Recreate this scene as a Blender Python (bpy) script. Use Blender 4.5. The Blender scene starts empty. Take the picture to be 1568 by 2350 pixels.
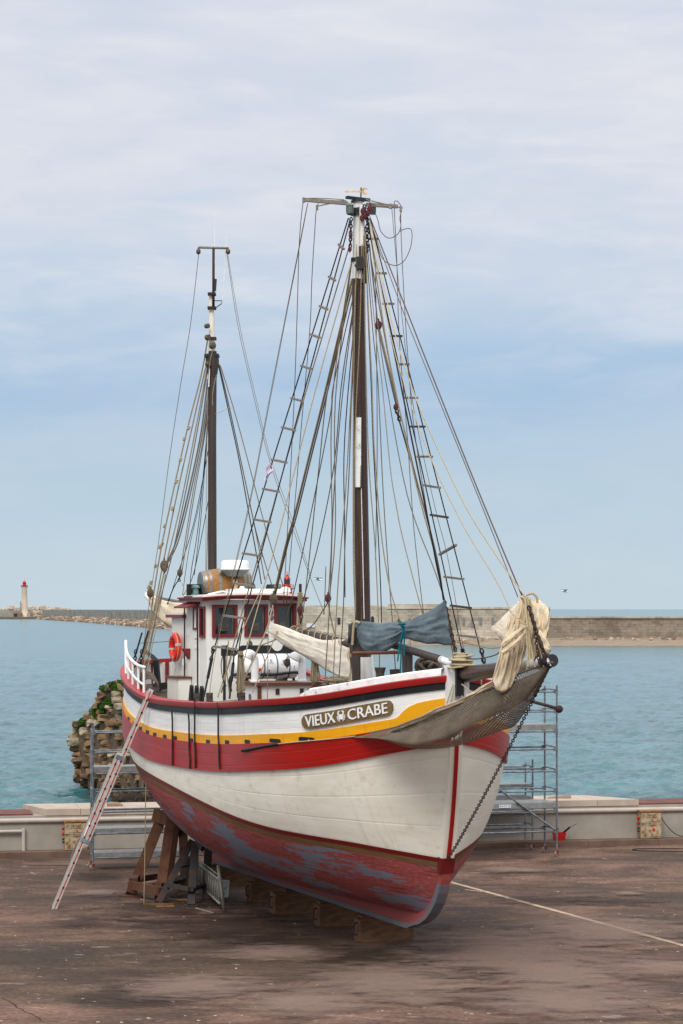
import bpy, math, random
from mathutils import Vector, Matrix, noise as mnoise
random.seed(7)
scn = bpy.context.scene
COL = scn.collection
R = math.radians

# ---------------------------------------------------------------- camera frame
# survey of the place: one pixel of a 1568-wide view = 1/5553 rad, eye 6.5 m above the quay
F = 5553.0; EYE = 6.5; CX = 784.0; HY = 1398.0

def pix(x, y, Y):
    return Vector(((x - CX) * Y / F, Y, EYE - (y - HY) * Y / F))
def gnd(x, y, z=0.0):
    return pix(x, y, F * (EYE - z) / (y - HY))

# ---------------------------------------------------------------- boat frame
TH = R(20.0); SA, CA = math.sin(TH), math.cos(TH); BX, BY = 2.07, 43.26
def P(s, t, z):
    return Vector((BX - SA * s - CA * t, BY + CA * s - SA * t, z))
AFT = Vector((-SA, CA, 0)); STB = Vector((-CA, -SA, 0)); UP = Vector((0, 0, 1))
def on_t(x, y, t):          # sight line meets the plane t = const (parallel to the keel)
    a = (x - CX) / F
    s = (BX - CA * t - a * (BY - SA * t)) / (SA + a * CA)
    return pix(x, y, BY + CA * s - SA * t)
def on_s(x, y, s):          # sight line meets the plane across the boat at s
    a = (x - CX) / F
    t = (BX - SA * s - a * (BY + CA * s)) / (CA - a * SA)
    return pix(x, y, BY + CA * s - SA * t)

def smooth_tab(tab):
    xs = [p[0] for p in tab]; ys = [p[1] for p in tab]; n = len(xs); m = []
    for i in range(n):
        if i == 0: m.append((ys[1] - ys[0]) / (xs[1] - xs[0]))
        elif i == n - 1: m.append((ys[-1] - ys[-2]) / (xs[-1] - xs[-2]))
        else: m.append((ys[i + 1] - ys[i - 1]) / (xs[i + 1] - xs[i - 1]))
    def f(x):
        x = min(max(x, xs[0]), xs[-1])
        for i in range(n - 1):
            if x <= xs[i + 1]:
                h = xs[i + 1] - xs[i]; u = (x - xs[i]) / h
                return ys[i] * (1 + 2 * u) * (1 - u) ** 2 + m[i] * h * u * (1 - u) ** 2 + ys[i + 1] * u * u * (3 - 2 * u) + m[i + 1] * h * u * u * (u - 1)
    return f
zrail = smooth_tab([(0, 5.30), (2, 4.90), (4, 4.74), (6.5, 4.60), (9, 4.54), (11.5, 4.55), (13.3, 4.76), (14.6, 5.0), (16.0, 5.2), (17.2, 5.27)])
stem = smooth_tab([(0.55, 2.3), (0.68, 1.65), (0.95, 1.1), (1.34, .72), (1.96, .46), (3.0, .2), (4.1, .05), (5.4, 0.0)])
sternp = smooth_tab([(0.55, 15.2), (0.9, 15.3), (1.8, 15.9), (2.6, 16.5), (3.3, 17.0), (4.2, 17.1), (5.4, 17.2)])
beltoff = smooth_tab([(0, 1.2), (1.5, 1.26), (4, 1.32), (8, 1.36), (13, 1.36), (15.5, 1.42), (17.2, 1.5)])
zboot = smooth_tab([(0, 1.95), (.5, 1.99), (1.2, 2.09), (2.2, 2.21), (4.4, 2.335), (7.7, 2.56), (12, 2.92), (15, 3.19), (17.2, 3.39)])
ZK = .80
def shape(x, n, k):
    x = min(max(x, 0.0), 1.0)
    return (1 - (1 - x) ** n) ** k
def halfb(s, z):
    zr = zrail(s); zb = zr - beltoff(s); s0 = stem(z); s1 = sternp(z)
    if s <= s0 or s >= s1: return 0.0
    v = 0.0 if z >= zb else min(1.0, (zb - z) / (zb - ZK))
    up = max(0.0, min(1.0, (z - zb) / 1.3))
    bm = 2.5 * (1 - v ** 2.6) ** .52
    n = 3.1 - .3 * v ** .8; k = .85 + .25 * v
    L = 6.2 - .5 * up + 1.0 * v
    nr = 3.0 - .9 * v; Lr = 5.6 + 3.4 * v; kr = .55 + .35 * v
    return max(0.0, bm * shape((s - s0) / L, n, k) * shape((s1 - s) / Lr, nr, kr))
def hullp(side, s, z, off=0.0):
    p = P(s, side * halfb(s, z), z)
    if off:
        q0 = P(s - .05, side * halfb(s - .05, z), z); q1 = P(s + .05, side * halfb(s + .05, z), z)
        d = (q1 - q0); n = Vector((d.y, -d.x, 0)).normalized()
        if n.dot(STB) * side < 0: n = -n
        p = p + n * off
    return p
_rl = [(i * .05, P(i * .05, halfb(i * .05, zrail(i * .05)), zrail(i * .05))) for i in range(1, 300)]
def yrail(x):               # depth of the starboard rail seen at x
    return min(_rl, key=lambda q: abs(CX + F * q[1].x / q[1].y - x))[1].y

# ---------------------------------------------------------------- materials
def lin(c):
    c = c / 255.0
    return c / 12.92 if c <= .04045 else ((c + .055) / 1.055) ** 2.4
def rgb(r, g, b): return (lin(r), lin(g), lin(b), 1)
MATS = {}
def base(name):
    m = bpy.data.materials.new(name); m.use_nodes = True
    nt = m.node_tree; b = nt.nodes['Principled BSDF']; MATS[name] = m
    return m, nt, b
def nd(nt, t, **kw):
    n = nt.nodes.new(t)
    for k, v in kw.items():
        if k.startswith('_'): n.inputs[k[1:]].default_value = v
        else: setattr(n, k, v)
    return n
def ramp(nt, fac, stops, interp='LINEAR'):
    r = nt.nodes.new('ShaderNodeValToRGB'); r.color_ramp.interpolation = interp
    e = r.color_ramp.elements
    while len(e) < len(stops): e.new(.5)
    for el, (p, c) in zip(e, stops):
        el.position = p; el.color = c if len(c) == 4 else (*c, 1)
    nt.links.new(fac, r.inputs[0]); return r.outputs[0]
def coords(nt, kind='Object', sc=(1, 1, 1), rot=(0, 0, 0)):
    tc = nt.nodes.new('ShaderNodeTexCoord'); mp = nt.nodes.new('ShaderNodeMapping')
    nt.links.new(tc.outputs[kind], mp.inputs[0]); mp.inputs['Scale'].default_value = sc; mp.inputs['Rotation'].default_value = rot
    return mp.outputs[0]
def noise(nt, vec, scale, detail=4, rough=.55, dist=0):
    n = nt.nodes.new('ShaderNodeTexNoise'); n.inputs['Scale'].default_value = scale; n.inputs['Detail'].default_value = detail
    n.inputs['Roughness'].default_value = rough; n.inputs['Distortion'].default_value = dist
    nt.links.new(vec, n.inputs['Vector']); return n.outputs['Fac']
def mix(nt, fac, a, b, mode='MIX'):
    m = nt.nodes.new('ShaderNodeMix'); m.data_type = 'RGBA'; m.blend_type = mode
    for sock, val in ((0, fac), (6, a), (7, b)):
        if isinstance(val, (int, float, tuple)): m.inputs[sock].default_value = val
        else: nt.links.new(val, m.inputs[sock])
    return m.outputs[2]
def math_(nt, op, a, b=None, c=None):
    m = nt.nodes.new('ShaderNodeMath'); m.operation = op
    for i, v in enumerate((a, b, c)):
        if v is None: continue
        if isinstance(v, (int, float)): m.inputs[i].default_value = v
        else: nt.links.new(v, m.inputs[i])
    return m.outputs[0]
def bump(nt, b, h, strength=.3, dist=.02):
    n = nt.nodes.new('ShaderNodeBump'); n.inputs['Strength'].default_value = strength; n.inputs['Distance'].default_value = dist
    nt.links.new(h, n.inputs['Height']); nt.links.new(n.outputs[0], b.inputs['Normal'])
def simple(name, c1, c2=None, scale=6, rough=.6, metal=0, sc=(1, 1, 1), lo=.38, hi=.66, bmp=.0, bd=.01, detail=5, kind='Object', c3=None):
    m, nt, b = base(name)
    b.inputs['Roughness'].default_value = rough; b.inputs['Metallic'].default_value = metal
    if rough > .6: b.inputs['Specular IOR Level'].default_value = .2
    if c2 is None: c2 = tuple(min(1, x * .8) for x in c1[:3]) + (1,)
    v = coords(nt, kind, sc); f = noise(nt, v, scale, detail, .6)
    st = [(lo, c1), (hi, c2)]
    if c3: st.append((min(.98, hi + .12), c3))
    nt.links.new(ramp(nt, f, st), b.inputs['Base Color'])
    if bmp: bump(nt, b, f, bmp, bd)
    return m

def painted(name, c1, c2, rough=.45, seam=.15, dirt=None, dirtlo=.6, dirthi=.75, uvs=(.6, 6, 1), seamb=.25):
    """oil paint on planks: seams are grooves, wear runs along the planks"""
    m, nt, b = base(name); b.inputs['Roughness'].default_value = rough; b.inputs['Specular IOR Level'].default_value = .35
    uv = coords(nt, 'UV'); f = noise(nt, coords(nt, 'UV', uvs), 1.6, 6, .62)
    col = ramp(nt, f, [(.35, c1), (.7, c2)])
    if dirt:
        g = noise(nt, coords(nt, 'UV', (.9, 2.2, 1)), 2.3, 8, .68)
        col = mix(nt, ramp(nt, g, [(dirtlo, (0, 0, 0)), (dirthi, (1, 1, 1))]), col, dirt)
        g2 = noise(nt, coords(nt, 'UV', (5, .5, 1)), 1.5, 6, .6)
        col = mix(nt, ramp(nt, g2, [(.56, (0, 0, 0)), (.76, (.45, .45, .45))]), col, dirt)
        g3 = noise(nt, coords(nt, 'UV', (3, 9, 1)), 4.0, 4, .6)
        col = mix(nt, ramp(nt, g3, [(.66, (0, 0, 0)), (.7, (.6, .6, .6))]), col, dirt)
    nt.links.new(col, b.inputs['Base Color'])
    sep = nt.nodes.new('ShaderNodeSeparateXYZ'); nt.links.new(uv, sep.inputs[0])
    fr = math_(nt, 'FRACT', math_(nt, 'DIVIDE', sep.outputs[1], seam))
    gro = ramp(nt, fr, [(0, (0, 0, 0)), (.05, (1, 1, 1)), (.95, (1, 1, 1)), (1, (0, 0, 0))])
    h = mix(nt, .25, gro, noise(nt, coords(nt, 'UV', (1, 3, 1)), 3.0, 4), 'MIX')
    bump(nt, b, h, seamb, .012)
    return m
W = lambda v: (v, v, v, 1)
painted('hull_white', rgb(240, 235, 220), rgb(224, 217, 199), .42, .17, rgb(200, 190, 168), .55, .75, seamb=.36)
painted('bulwark_white', rgb(240, 240, 236), rgb(225, 225, 220), .45, .135, rgb(190, 188, 180), .62, .8, seamb=.5)
painted('belt_red', rgb(172, 16, 6), rgb(146, 18, 10), .36, .25, rgb(116, 46, 42), .58, .74, seamb=.3)
painted('stripe_yellow', rgb(238, 172, 8), rgb(222, 150, 8), .42, .5, rgb(150, 100, 20), .66, .8)
painted('strake_black', rgb(16, 16, 17), rgb(26, 27, 30), .5, .5, rgb(64, 72, 76), .62, .8)
painted('boot_red', rgb(112, 18, 16), rgb(92, 16, 14), .5, .5)
painted('olive_scum', rgb(112, 92, 52), rgb(104, 52, 40), .8, .5, rgb(90, 70, 48), .5, .7)
simple('rail_red', rgb(170, 24, 20), rgb(140, 40, 38), 3, .4, lo=.4, hi=.75)
simple('trim_red', rgb(124, 28, 26), rgb(104, 26, 26), 4, .45)
# antifouling: worn red with blue-grey primer patches that follow the planks
m, nt, b = base('bottom_paint'); b.inputs['Roughness'].default_value = .75
uv = coords(nt, 'UV')
f1 = noise(nt, coords(nt, 'UV', (.42, .95, 1)), 1.25, 7, .6)
f2 = noise(nt, coords(nt, 'UV', (.4, 6, 1)), 2.4, 6, .65)
f3 = noise(nt, coords(nt, 'UV', (2, 5, 1)), 5.0, 6, .7)
red = ramp(nt, f3, [(.3, rgb(112, 44, 40)), (.46, rgb(146, 62, 58)), (.62, rgb(162, 84, 80)), (.74, rgb(184, 142, 132))])
dark = mix(nt, ramp(nt, f2, [(.52, (0, 0, 0)), (.6, (.85, .85, .85))]), red, rgb(98, 40, 34))
msk = math_(nt, 'ADD', math_(nt, 'MULTIPLY', f1, .68), math_(nt, 'MULTIPLY', f2, .32))
colr = mix(nt, ramp(nt, msk, [(.522, (0, 0, 0)), (.53, (1, 1, 1))]), dark, rgb(112, 116, 130))
nt.links.new(colr, b.inputs['Base Color'])
sep = nt.nodes.new('ShaderNodeSeparateXYZ'); nt.links.new(uv, sep.inputs[0])
fr = math_(nt, 'FRACT', math_(nt, 'DIVIDE', sep.outputs[1], .16))
gro = ramp(nt, fr, [(0, (0, 0, 0)), (.06, (1, 1, 1)), (.94, (1, 1, 1)), (1, (0, 0, 0))])
bump(nt, b, mix(nt, .35, gro, f3), .4, .015)
simple('keel_grey', rgb(100, 106, 114), rgb(130, 100, 96), 2.2, .7, lo=.45, hi=.7, bmp=.3)

simple('mast_wood', rgb(78, 52, 37), rgb(52, 35, 28), 2.0, .35, sc=(6, 6, .35), lo=.35, hi=.6, c3=rgb(104, 82, 44), bmp=.15)
simple('mizzen_wood', rgb(58, 48, 42), rgb(72, 58, 50), 2.0, .45, sc=(6, 6, .4), bmp=.15)
simple('mast_white', rgb(228, 226, 220), rgb(205, 200, 190), 3, .45, sc=(4, 4, .5), c3=rgb(170, 150, 110))
simple('mast_ochre', rgb(232, 226, 210), rgb(206, 170, 96), 2.2, .5, sc=(5, 5, .35), lo=.5, hi=.68)
simple('black_iron', rgb(22, 22, 24), rgb(40, 38, 38), 9, .5)
simple('rust_iron', rgb(72, 50, 44), rgb(52, 44, 42), 12, .7, bmp=.3)
simple('black_paint', rgb(16, 16, 17), rgb(26, 26, 27), 5, .5)
simple('cabin_white', rgb(238, 236, 228), rgb(226, 223, 212), 1.5, .4, lo=.4, hi=.75, c3=rgb(206, 200, 186))
simple('white_paint', rgb(240, 240, 238), rgb(220, 220, 216), 5, .4, lo=.45, hi=.8)
simple('chipped_white', rgb(238, 238, 236), rgb(222, 222, 218), 6, .5, lo=.5, hi=.62, c3=rgb(90, 86, 82), bmp=.3, detail=8)
simple('varnish_wood', rgb(112, 66, 42), rgb(88, 52, 36), 3, .4, sc=(1, 1, 6))
simple('dark_wood', rgb(58, 48, 44), rgb(76, 64, 56), 5, .6, sc=(3, 3, .8), bmp=.3)
simple('grey_wood', rgb(150, 142, 132), rgb(116, 106, 96), 8, .8, sc=(2, 2, 6), bmp=.4)
simple('beam_wood', rgb(98, 66, 46), rgb(78, 46, 38), 3, .75, sc=(2, 2, .6), c3=rgb(70, 46, 38), bmp=.5)
simple('deck_wood', rgb(98, 84, 74), rgb(78, 66, 58), 4, .75, sc=(.6, 8, 1))
simple('rope_tan', rgb(160, 146, 118), rgb(122, 108, 86), 60, .9, bmp=.6)
simple('rope_grey', rgb(118, 108, 94), rgb(92, 84, 74), 60, .9, bmp=.6)
simple('rope_pale', rgb(196, 180, 146), rgb(160, 144, 112), 60, .9, bmp=.6)
simple('rope_black', rgb(36, 34, 34), rgb(48, 44, 42), 40, .7)
simple('wire_brown', rgb(94, 68, 60), rgb(74, 56, 52), 40, .6)
simple('rope_teal', rgb(10, 110, 122), rgb(8, 92, 104), 40, .8)
simple('rope_blue', rgb(40, 80, 140), rgb(36, 66, 120), 40, .8)
def cloth(name, a, b_, c3=None, sc=1.6):
    m, nt, b = base(name); b.inputs['Roughness'].default_value = .9
    v = coords(nt, 'Object', (1, 1, 1)); f = noise(nt, v, sc, 6, .6)
    st = [(.35, a), (.62, b_)] + ([(.78, c3)] if c3 else [])
    nt.links.new(ramp(nt, f, st), b.inputs['Base Color'])
    wv = noise(nt, coords(nt, 'Object', (1, 1, .6)), 7, 7, .65, 1.2)
    bump(nt, b, wv, .7, .05)
    b.inputs['Sheen Weight'].default_value = .15
    return m
cloth('sail_cream', rgb(228, 212, 184), rgb(214, 192, 158), rgb(190, 160, 120))
cloth('sail_white', rgb(234, 226, 210), rgb(220, 206, 186), rgb(196, 176, 150))
cloth('cover_blue', rgb(104, 120, 128), rgb(62, 82, 92), rgb(128, 136, 136), 1.3)
cloth('cover_dark', rgb(34, 40, 44), rgb(46, 54, 58))
simple('glass_dark', (.012, .014, .016, 1), (.02, .022, .024, 1), 3, .06)
MATS['glass_dark'].node_tree.nodes['Principled BSDF'].inputs['Specular IOR Level'].default_value = .8
simple('interior_grey', rgb(96, 92, 84), rgb(60, 58, 54), 4, .7)
simple('paper_white', rgb(236, 238, 240), rgb(222, 226, 230), 6, .7)
simple('orange_red', rgb(226, 48, 16), rgb(206, 40, 16), 5, .4)
simple('tape_grey', rgb(190, 190, 188), rgb(170, 170, 168), 9, .4)
simple('lantern_green', rgb(92, 108, 98), rgb(116, 128, 118), 14, .4, .2)
simple('lantern_glass', rgb(60, 100, 100), rgb(120, 140, 134), 9, .1)
simple('block_purple', rgb(92, 32, 40), rgb(74, 28, 34), 9, .5)
simple('block_wood', rgb(104, 88, 64), rgb(70, 58, 44), 12, .6)
simple('oak', rgb(168, 116, 58), rgb(138, 92, 44), 3, .45, sc=(6, 1, 6), bmp=.2)
simple('hoop_steel', rgb(150, 152, 152), rgb(120, 122, 122), 8, .4, .7)
simple('plastic_white', rgb(244, 244, 242), rgb(232, 232, 230), 3, .3)
simple('plastic_grey', rgb(110, 114, 114), rgb(92, 96, 96), 5, .5)
simple('vane_gold', rgb(222, 204, 164), rgb(196, 146, 84), 10, .5, .2)
simple('ink_blue', rgb(40, 66, 150), rgb(36, 56, 130), 9, .6)
simple('ink_black', rgb(30, 28, 28), rgb(40, 38, 36), 9, .6)
simple('board_wood', rgb(124, 100, 54), rgb(94, 74, 42), 3, .6, sc=(2, 2, 8), bmp=.4)
simple('steel_galv', rgb(150, 156, 160), rgb(112, 118, 124), 5, .42, .75, lo=.4, hi=.6)
simple('deck_galv', rgb(158, 158, 154), rgb(128, 128, 124), 7, .5, .55)
simple('steel_dark', rgb(58, 58, 58), rgb(82, 62, 52), 4, .7, .2, lo=.45, hi=.62)
simple('barrier_grey', rgb(140, 138, 124), rgb(112, 110, 98), 6, .6, .2)
simple('alloy', rgb(206, 200, 190), rgb(180, 172, 162), 6, .4, .5, c3=rgb(150, 140, 128))
simple('stile_red', rgb(176, 32, 26), rgb(156, 30, 26), 8, .5)
simple('rubber', rgb(30, 30, 30), rgb(40, 40, 40), 8, .8)
simple('caster_red', rgb(150, 40, 30), rgb(110, 30, 24), 8, .6)
simple('caster_wheel', rgb(150, 140, 124), rgb(110, 100, 88), 12, .7)
simple('basin_red', rgb(190, 24, 26), rgb(160, 22, 24), 8, .35)
simple('block_timber', rgb(120, 88, 62), rgb(86, 62, 46), 3.5, .85, sc=(1, 1, 3), c3=rgb(134, 100, 64), bmp=.6, bd=.02)
simple('leaf', rgb(74, 104, 34), rgb(46, 78, 22), 9, .7, c3=rgb(120, 134, 50))
simple('bird_white', rgb(236, 236, 234), rgb(200, 200, 200), 20, .8)
simple('bird_grey', rgb(120, 116, 114), rgb(100, 96, 94), 20, .8)
simple('flag_cloth', rgb(226, 214, 236), rgb(206, 190, 220), 8, .8)
simple('flag_mark', rgb(90, 40, 70), rgb(70, 36, 60), 8, .8)
simple('cabinet', rgb(178, 160, 128), rgb(156, 134, 102), 9, .6, lo=.42, hi=.54, c3=rgb(118, 78, 50), bmp=.1, detail=10)
simple('cabinet_rust', rgb(160, 118, 82), rgb(128, 78, 48), 9, .8)
simple('lamp_red', rgb(216, 44, 26), rgb(190, 36, 24), 5, .5)
simple('far_red', rgb(176, 40, 44), rgb(150, 36, 42), 1, .6)

simple('net_bunch', rgb(112, 100, 84), rgb(80, 70, 58), 5, .95, sc=(1, 1, 2.5), lo=.35, hi=.62, c3=rgb(120, 106, 88), detail=9, bmp=1.0, bd=.03)

simple('cap_worn', rgb(232, 230, 226), rgb(34, 34, 36), 7, .5, lo=.49, hi=.53, detail=7)
# ---- quay surface: worn reddish-brown tarmac with stains
m, nt, b = base('quay_tarmac')
v = coords(nt, 'Object')
big = noise(nt, coords(nt, 'Object', (.5, 1, 1), (0, 0, .15)), .16, 5, .6, .5); mid = noise(nt, coords(nt, 'Object', (.6, 1, 1), (0, 0, .2)), .7, 10, .74, .5)
fine = noise(nt, v, 9, 9, .8); pale = noise(nt, coords(nt, 'Object', (.5, 1, 1), (0, 0, .2)), 1.1, 11, .76); spk = noise(nt, v, 45, 3, .6)
c = ramp(nt, big, [(.3, rgb(80, 67, 56)), (.44, rgb(97, 79, 66)), (.57, rgb(126, 98, 84)), (.75, rgb(94, 78, 66))])
c = mix(nt, ramp(nt, mid, [(.42, (.75, .75, .75)), (.6, (0, 0, 0))]), c, rgb(50, 40, 34))
c = mix(nt, ramp(nt, pale, [(.58, (0, 0, 0)), (.72, (.7, .7, .7))]), c, rgb(164, 140, 126))
c = mix(nt, ramp(nt, pale, [(.25, (.6, .6, .6)), (.38, (0, 0, 0))]), c, rgb(66, 52, 46))
c = mix(nt, .8, c, ramp(nt, fine, [(.32, (.14, .14, .14)), (.68, (.88, .88, .88))]), 'OVERLAY')
ch1 = noise(nt, coords(nt, 'Object', (.6, 1, 1), (0, 0, .3)), 3.2, 5, .6, .6); ch2 = noise(nt, coords(nt, 'Object', (.7, 1, 1), (0, 0, -.2)), 5.5, 4, .6, .4)
c = mix(nt, ramp(nt, ch1, [(.66, (0, 0, 0)), (.68, (.55, .55, .55))]), c, rgb(176, 158, 144))
c = mix(nt, ramp(nt, ch2, [(.665, (0, 0, 0)), (.685, (.6, .6, .6))]), c, rgb(44, 36, 32))
c = mix(nt, ramp(nt, spk, [(.73, (0, 0, 0)), (.76, (.6, .6, .6))]), c, rgb(190, 180, 168))
nt.links.new(c, b.inputs['Base Color'])
nt.links.new(ramp(nt, mid, [(.34, (.6,) * 3), (.55, (.88,) * 3)]), b.inputs['Roughness'])
b.inputs['Specular IOR Level'].default_value = .12
bump(nt, b, mix(nt, .5, fine, spk), .45, .02)
# wet stain, pale spill
def spill(name, c1, c2, rough, sc=2.0, thr=.5, amax=.8, soft=.24):
    m, nt, b = base(name)
    b.inputs['Roughness'].default_value = rough; b.inputs['Specular IOR Level'].default_value = .1
    v = coords(nt, 'Object', (.55, 1, 1), (0, 0, .2)); f = noise(nt, v, sc, 12, .78, .4)
    uv = nt.nodes.new('ShaderNodeTexCoord'); vm = nt.nodes.new('ShaderNodeVectorMath'); vm.operation = 'LENGTH'
    nt.links.new(uv.outputs['UV'], vm.inputs[0])
    k = math_(nt, 'SUBTRACT', f, math_(nt, 'MULTIPLY', vm.outputs['Value'], .36))
    a = ramp(nt, k, [(thr - soft, (0, 0, 0)), (thr - .10, (amax,) * 3)])
    nt.links.new(ramp(nt, f, [(.3, c1), (.7, c2)]), b.inputs['Base Color']); nt.links.new(a, b.inputs['Alpha'])
spill('wet_stain', rgb(46, 36, 31), rgb(64, 51, 44), .6, 1.4, .5, .5)
spill('pale_spill', rgb(158, 138, 126), rgb(134, 108, 96), .9, 2.0, .5, .62, .34)
# ---- sea
m, nt, b = base('sea_water')
b.inputs['Roughness'].default_value = .16; b.inputs['IOR'].default_value = 1.33
w1 = noise(nt, coords(nt, 'Object', (.35, .8, 1), (0, 0, .25)), .9, 6, .62, .4)
w2 = noise(nt, coords(nt, 'Object', (.5, 1.2, 1), (0, 0, -.2)), .22, 4, .55, .6)
w3 = noise(nt, coords(nt, 'Object', (.03, .1, 1)), .35, 3, .5)
nt.links.new(ramp(nt, w2, [(.35, rgb(44, 90, 96)), (.6, rgb(58, 110, 114)), (.75, rgb(78, 130, 134))]), b.inputs['Base Color'])
b.inputs['Specular IOR Level'].default_value = .5
h = math_(nt, 'ADD', math_(nt, 'MULTIPLY', w1, .55), math_(nt, 'MULTIPLY', w2, 1.0))
h = math_(nt, 'ADD', h, math_(nt, 'MULTIPLY', w3, .4))
bump(nt, b, h, .8, .3)
# ---- masonry
def masonry(name, c1, c2, c3, mortar, bw, bh, sc, rot=(0, 0, 0), stain=None, msz=.02, kind='Object'):
    m, nt, b = base(name); b.inputs['Roughness'].default_value = .9
    v = coords(nt, kind, (1, 1, 1))
    br = nt.nodes.new('ShaderNodeTexBrick'); br.inputs['Scale'].default_value = sc
    br.inputs['Brick Width'].default_value = bw; br.inputs['Row Height'].default_value = bh; br.inputs['Mortar Size'].default_value = msz
    br.inputs['Color1'].default_value = c1; br.inputs['Color2'].default_value = c2; br.inputs['Mortar'].default_value = mortar; br.inputs['Bias'].default_value = .0
    nt.links.new(v, br.inputs['Vector'])
    f = noise(nt, v, sc * .5, 7, .65); g = noise(nt, coords(nt, kind, (1, .35, 1)), sc * .12, 6, .6)
    c = mix(nt, ramp(nt, f, [(.42, (0, 0, 0)), (.68, (.7, .7, .7))]), br.outputs['Color'], c3)
    if stain: c = mix(nt, ramp(nt, g, [(.48, (0, 0, 0)), (.66, (.75, .75, .75))]), c, stain)
    nt.links.new(c, b.inputs['Base Color'])
    bump(nt, b, br.outputs['Fac'], -.4, .03)
masonry('fort_stone', rgb(178, 166, 148), rgb(140, 128, 112), rgb(192, 182, 164), rgb(112, 102, 90), 1.5, .62, 1.0, stain=rgb(104, 94, 82), msz=.03, kind='UV')
masonry('fort_pale', rgb(196, 186, 168), rgb(164, 152, 136), rgb(208, 198, 182), rgb(128, 118, 104), 1.5, .62, 1.0, stain=rgb(140, 128, 112), msz=.03, kind='UV')
masonry('low_fort_stone', rgb(146, 130, 112), rgb(112, 100, 88), rgb(158, 144, 126), rgb(86, 78, 68), 1.5, .62, 1.0, stain=rgb(84, 74, 66), msz=.03, kind='UV')
masonry('lighthouse_stone', rgb(216, 198, 176), rgb(204, 186, 164), rgb(206, 190, 168), rgb(190, 174, 154), 2.2, 1.1, 1.0, stain=rgb(196, 176, 156), msz=.02)
simple('mole_concrete', rgb(152, 148, 138), rgb(128, 124, 116), .12, .9, sc=(1, 1, 3), lo=.4, hi=.62, c3=rgb(104, 104, 92), detail=8)
simple('rock_brown', rgb(152, 128, 108), rgb(116, 96, 82), .5, .95, bmp=.5, bd=.2, c3=rgb(176, 152, 130))
simple('rock_pale', rgb(190, 176, 158), rgb(164, 150, 134), .4, .95, c3=rgb(140, 128, 116))
simple('sand', rgb(150, 132, 112), rgb(134, 118, 100), .3, .95)
simple('ruin_mortar', rgb(118, 98, 76), rgb(88, 70, 54), 3.5, .95, bmp=1.0, bd=.12, c3=rgb(136, 118, 94))
def ruinrock(name, a, b_, c): simple(name, a, b_, 3.2, .92, lo=.36, hi=.6, c3=c, bmp=.8, bd=.05)
ruinrock('ruin_tan', rgb(146, 118, 86), rgb(112, 87, 63), rgb(170, 144, 112))
ruinrock('ruin_brown', rgb(128, 100, 78), rgb(94, 74, 60), rgb(150, 122, 96))
ruinrock('ruin_pale', rgb(176, 162, 138), rgb(140, 126, 104), rgb(192, 182, 160))
ruinrock('ruin_wet', rgb(58, 48, 38), rgb(40, 34, 28), rgb(92, 82, 34))
simple('parapet_concrete', rgb(162, 154, 143), rgb(144, 137, 126), 1.1, .85, lo=.35, hi=.65, c3=rgb(128, 120, 110), detail=9, bmp=.15)
simple('coping_concrete', rgb(184, 168, 152), rgb(164, 148, 132), 1.3, .85, lo=.4, hi=.7, c3=rgb(138, 122, 108), detail=9, bmp=.15)
simple('kerb_concrete', rgb(118, 96, 82), rgb(94, 74, 64), 1.4, .9, lo=.35, hi=.62, c3=rgb(142, 120, 104), detail=9, bmp=.3)
simple('pipe_paint', rgb(186, 174, 162), rgb(170, 158, 144), 2, .5, lo=.4, hi=.75, c3=rgb(130, 106, 86))
simple('grating_rust', rgb(120, 78, 70), rgb(98, 64, 58), 3, .85, bmp=.5)
simple('line_paint', rgb(196, 172, 146), rgb(176, 150, 126), 3, .8, lo=.4, hi=.6, c3=rgb(116, 96, 84), detail=9)
simple('crack_dark', rgb(44, 36, 32), rgb(56, 46, 42), 5, .95)
simple('board_slate', rgb(110, 108, 112), rgb(96, 94, 98), 4, .5)
# ---- bowsprit net: knotted mesh with real holes
m, nt, b = base('net_mesh'); b.inputs['Roughness'].default_value = .95
uv = nt.nodes.new('ShaderNodeTexCoord'); sep = nt.nodes.new('ShaderNodeSeparateXYZ'); nt.links.new(uv.outputs['UV'], sep.inputs[0])
p_ = math_(nt, 'ADD', sep.outputs[0], sep.outputs[1]); q_ = math_(nt, 'SUBTRACT', sep.outputs[0], sep.outputs[1])
def band(x, th): return math_(nt, 'LESS_THAN', math_(nt, 'FRACT', x), th)
a_ = math_(nt, 'MAXIMUM', band(p_, .46), band(q_, .46))
nt.links.new(a_, b.inputs['Alpha'])
f = noise(nt, coords(nt, 'Object'), 2.2, 5, .6)
nt.links.new(ramp(nt, f, [(.35, rgb(122, 108, 92)), (.6, rgb(94, 82, 68)), (.75, rgb(144, 130, 110))]), b.inputs['Base Color'])

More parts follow.
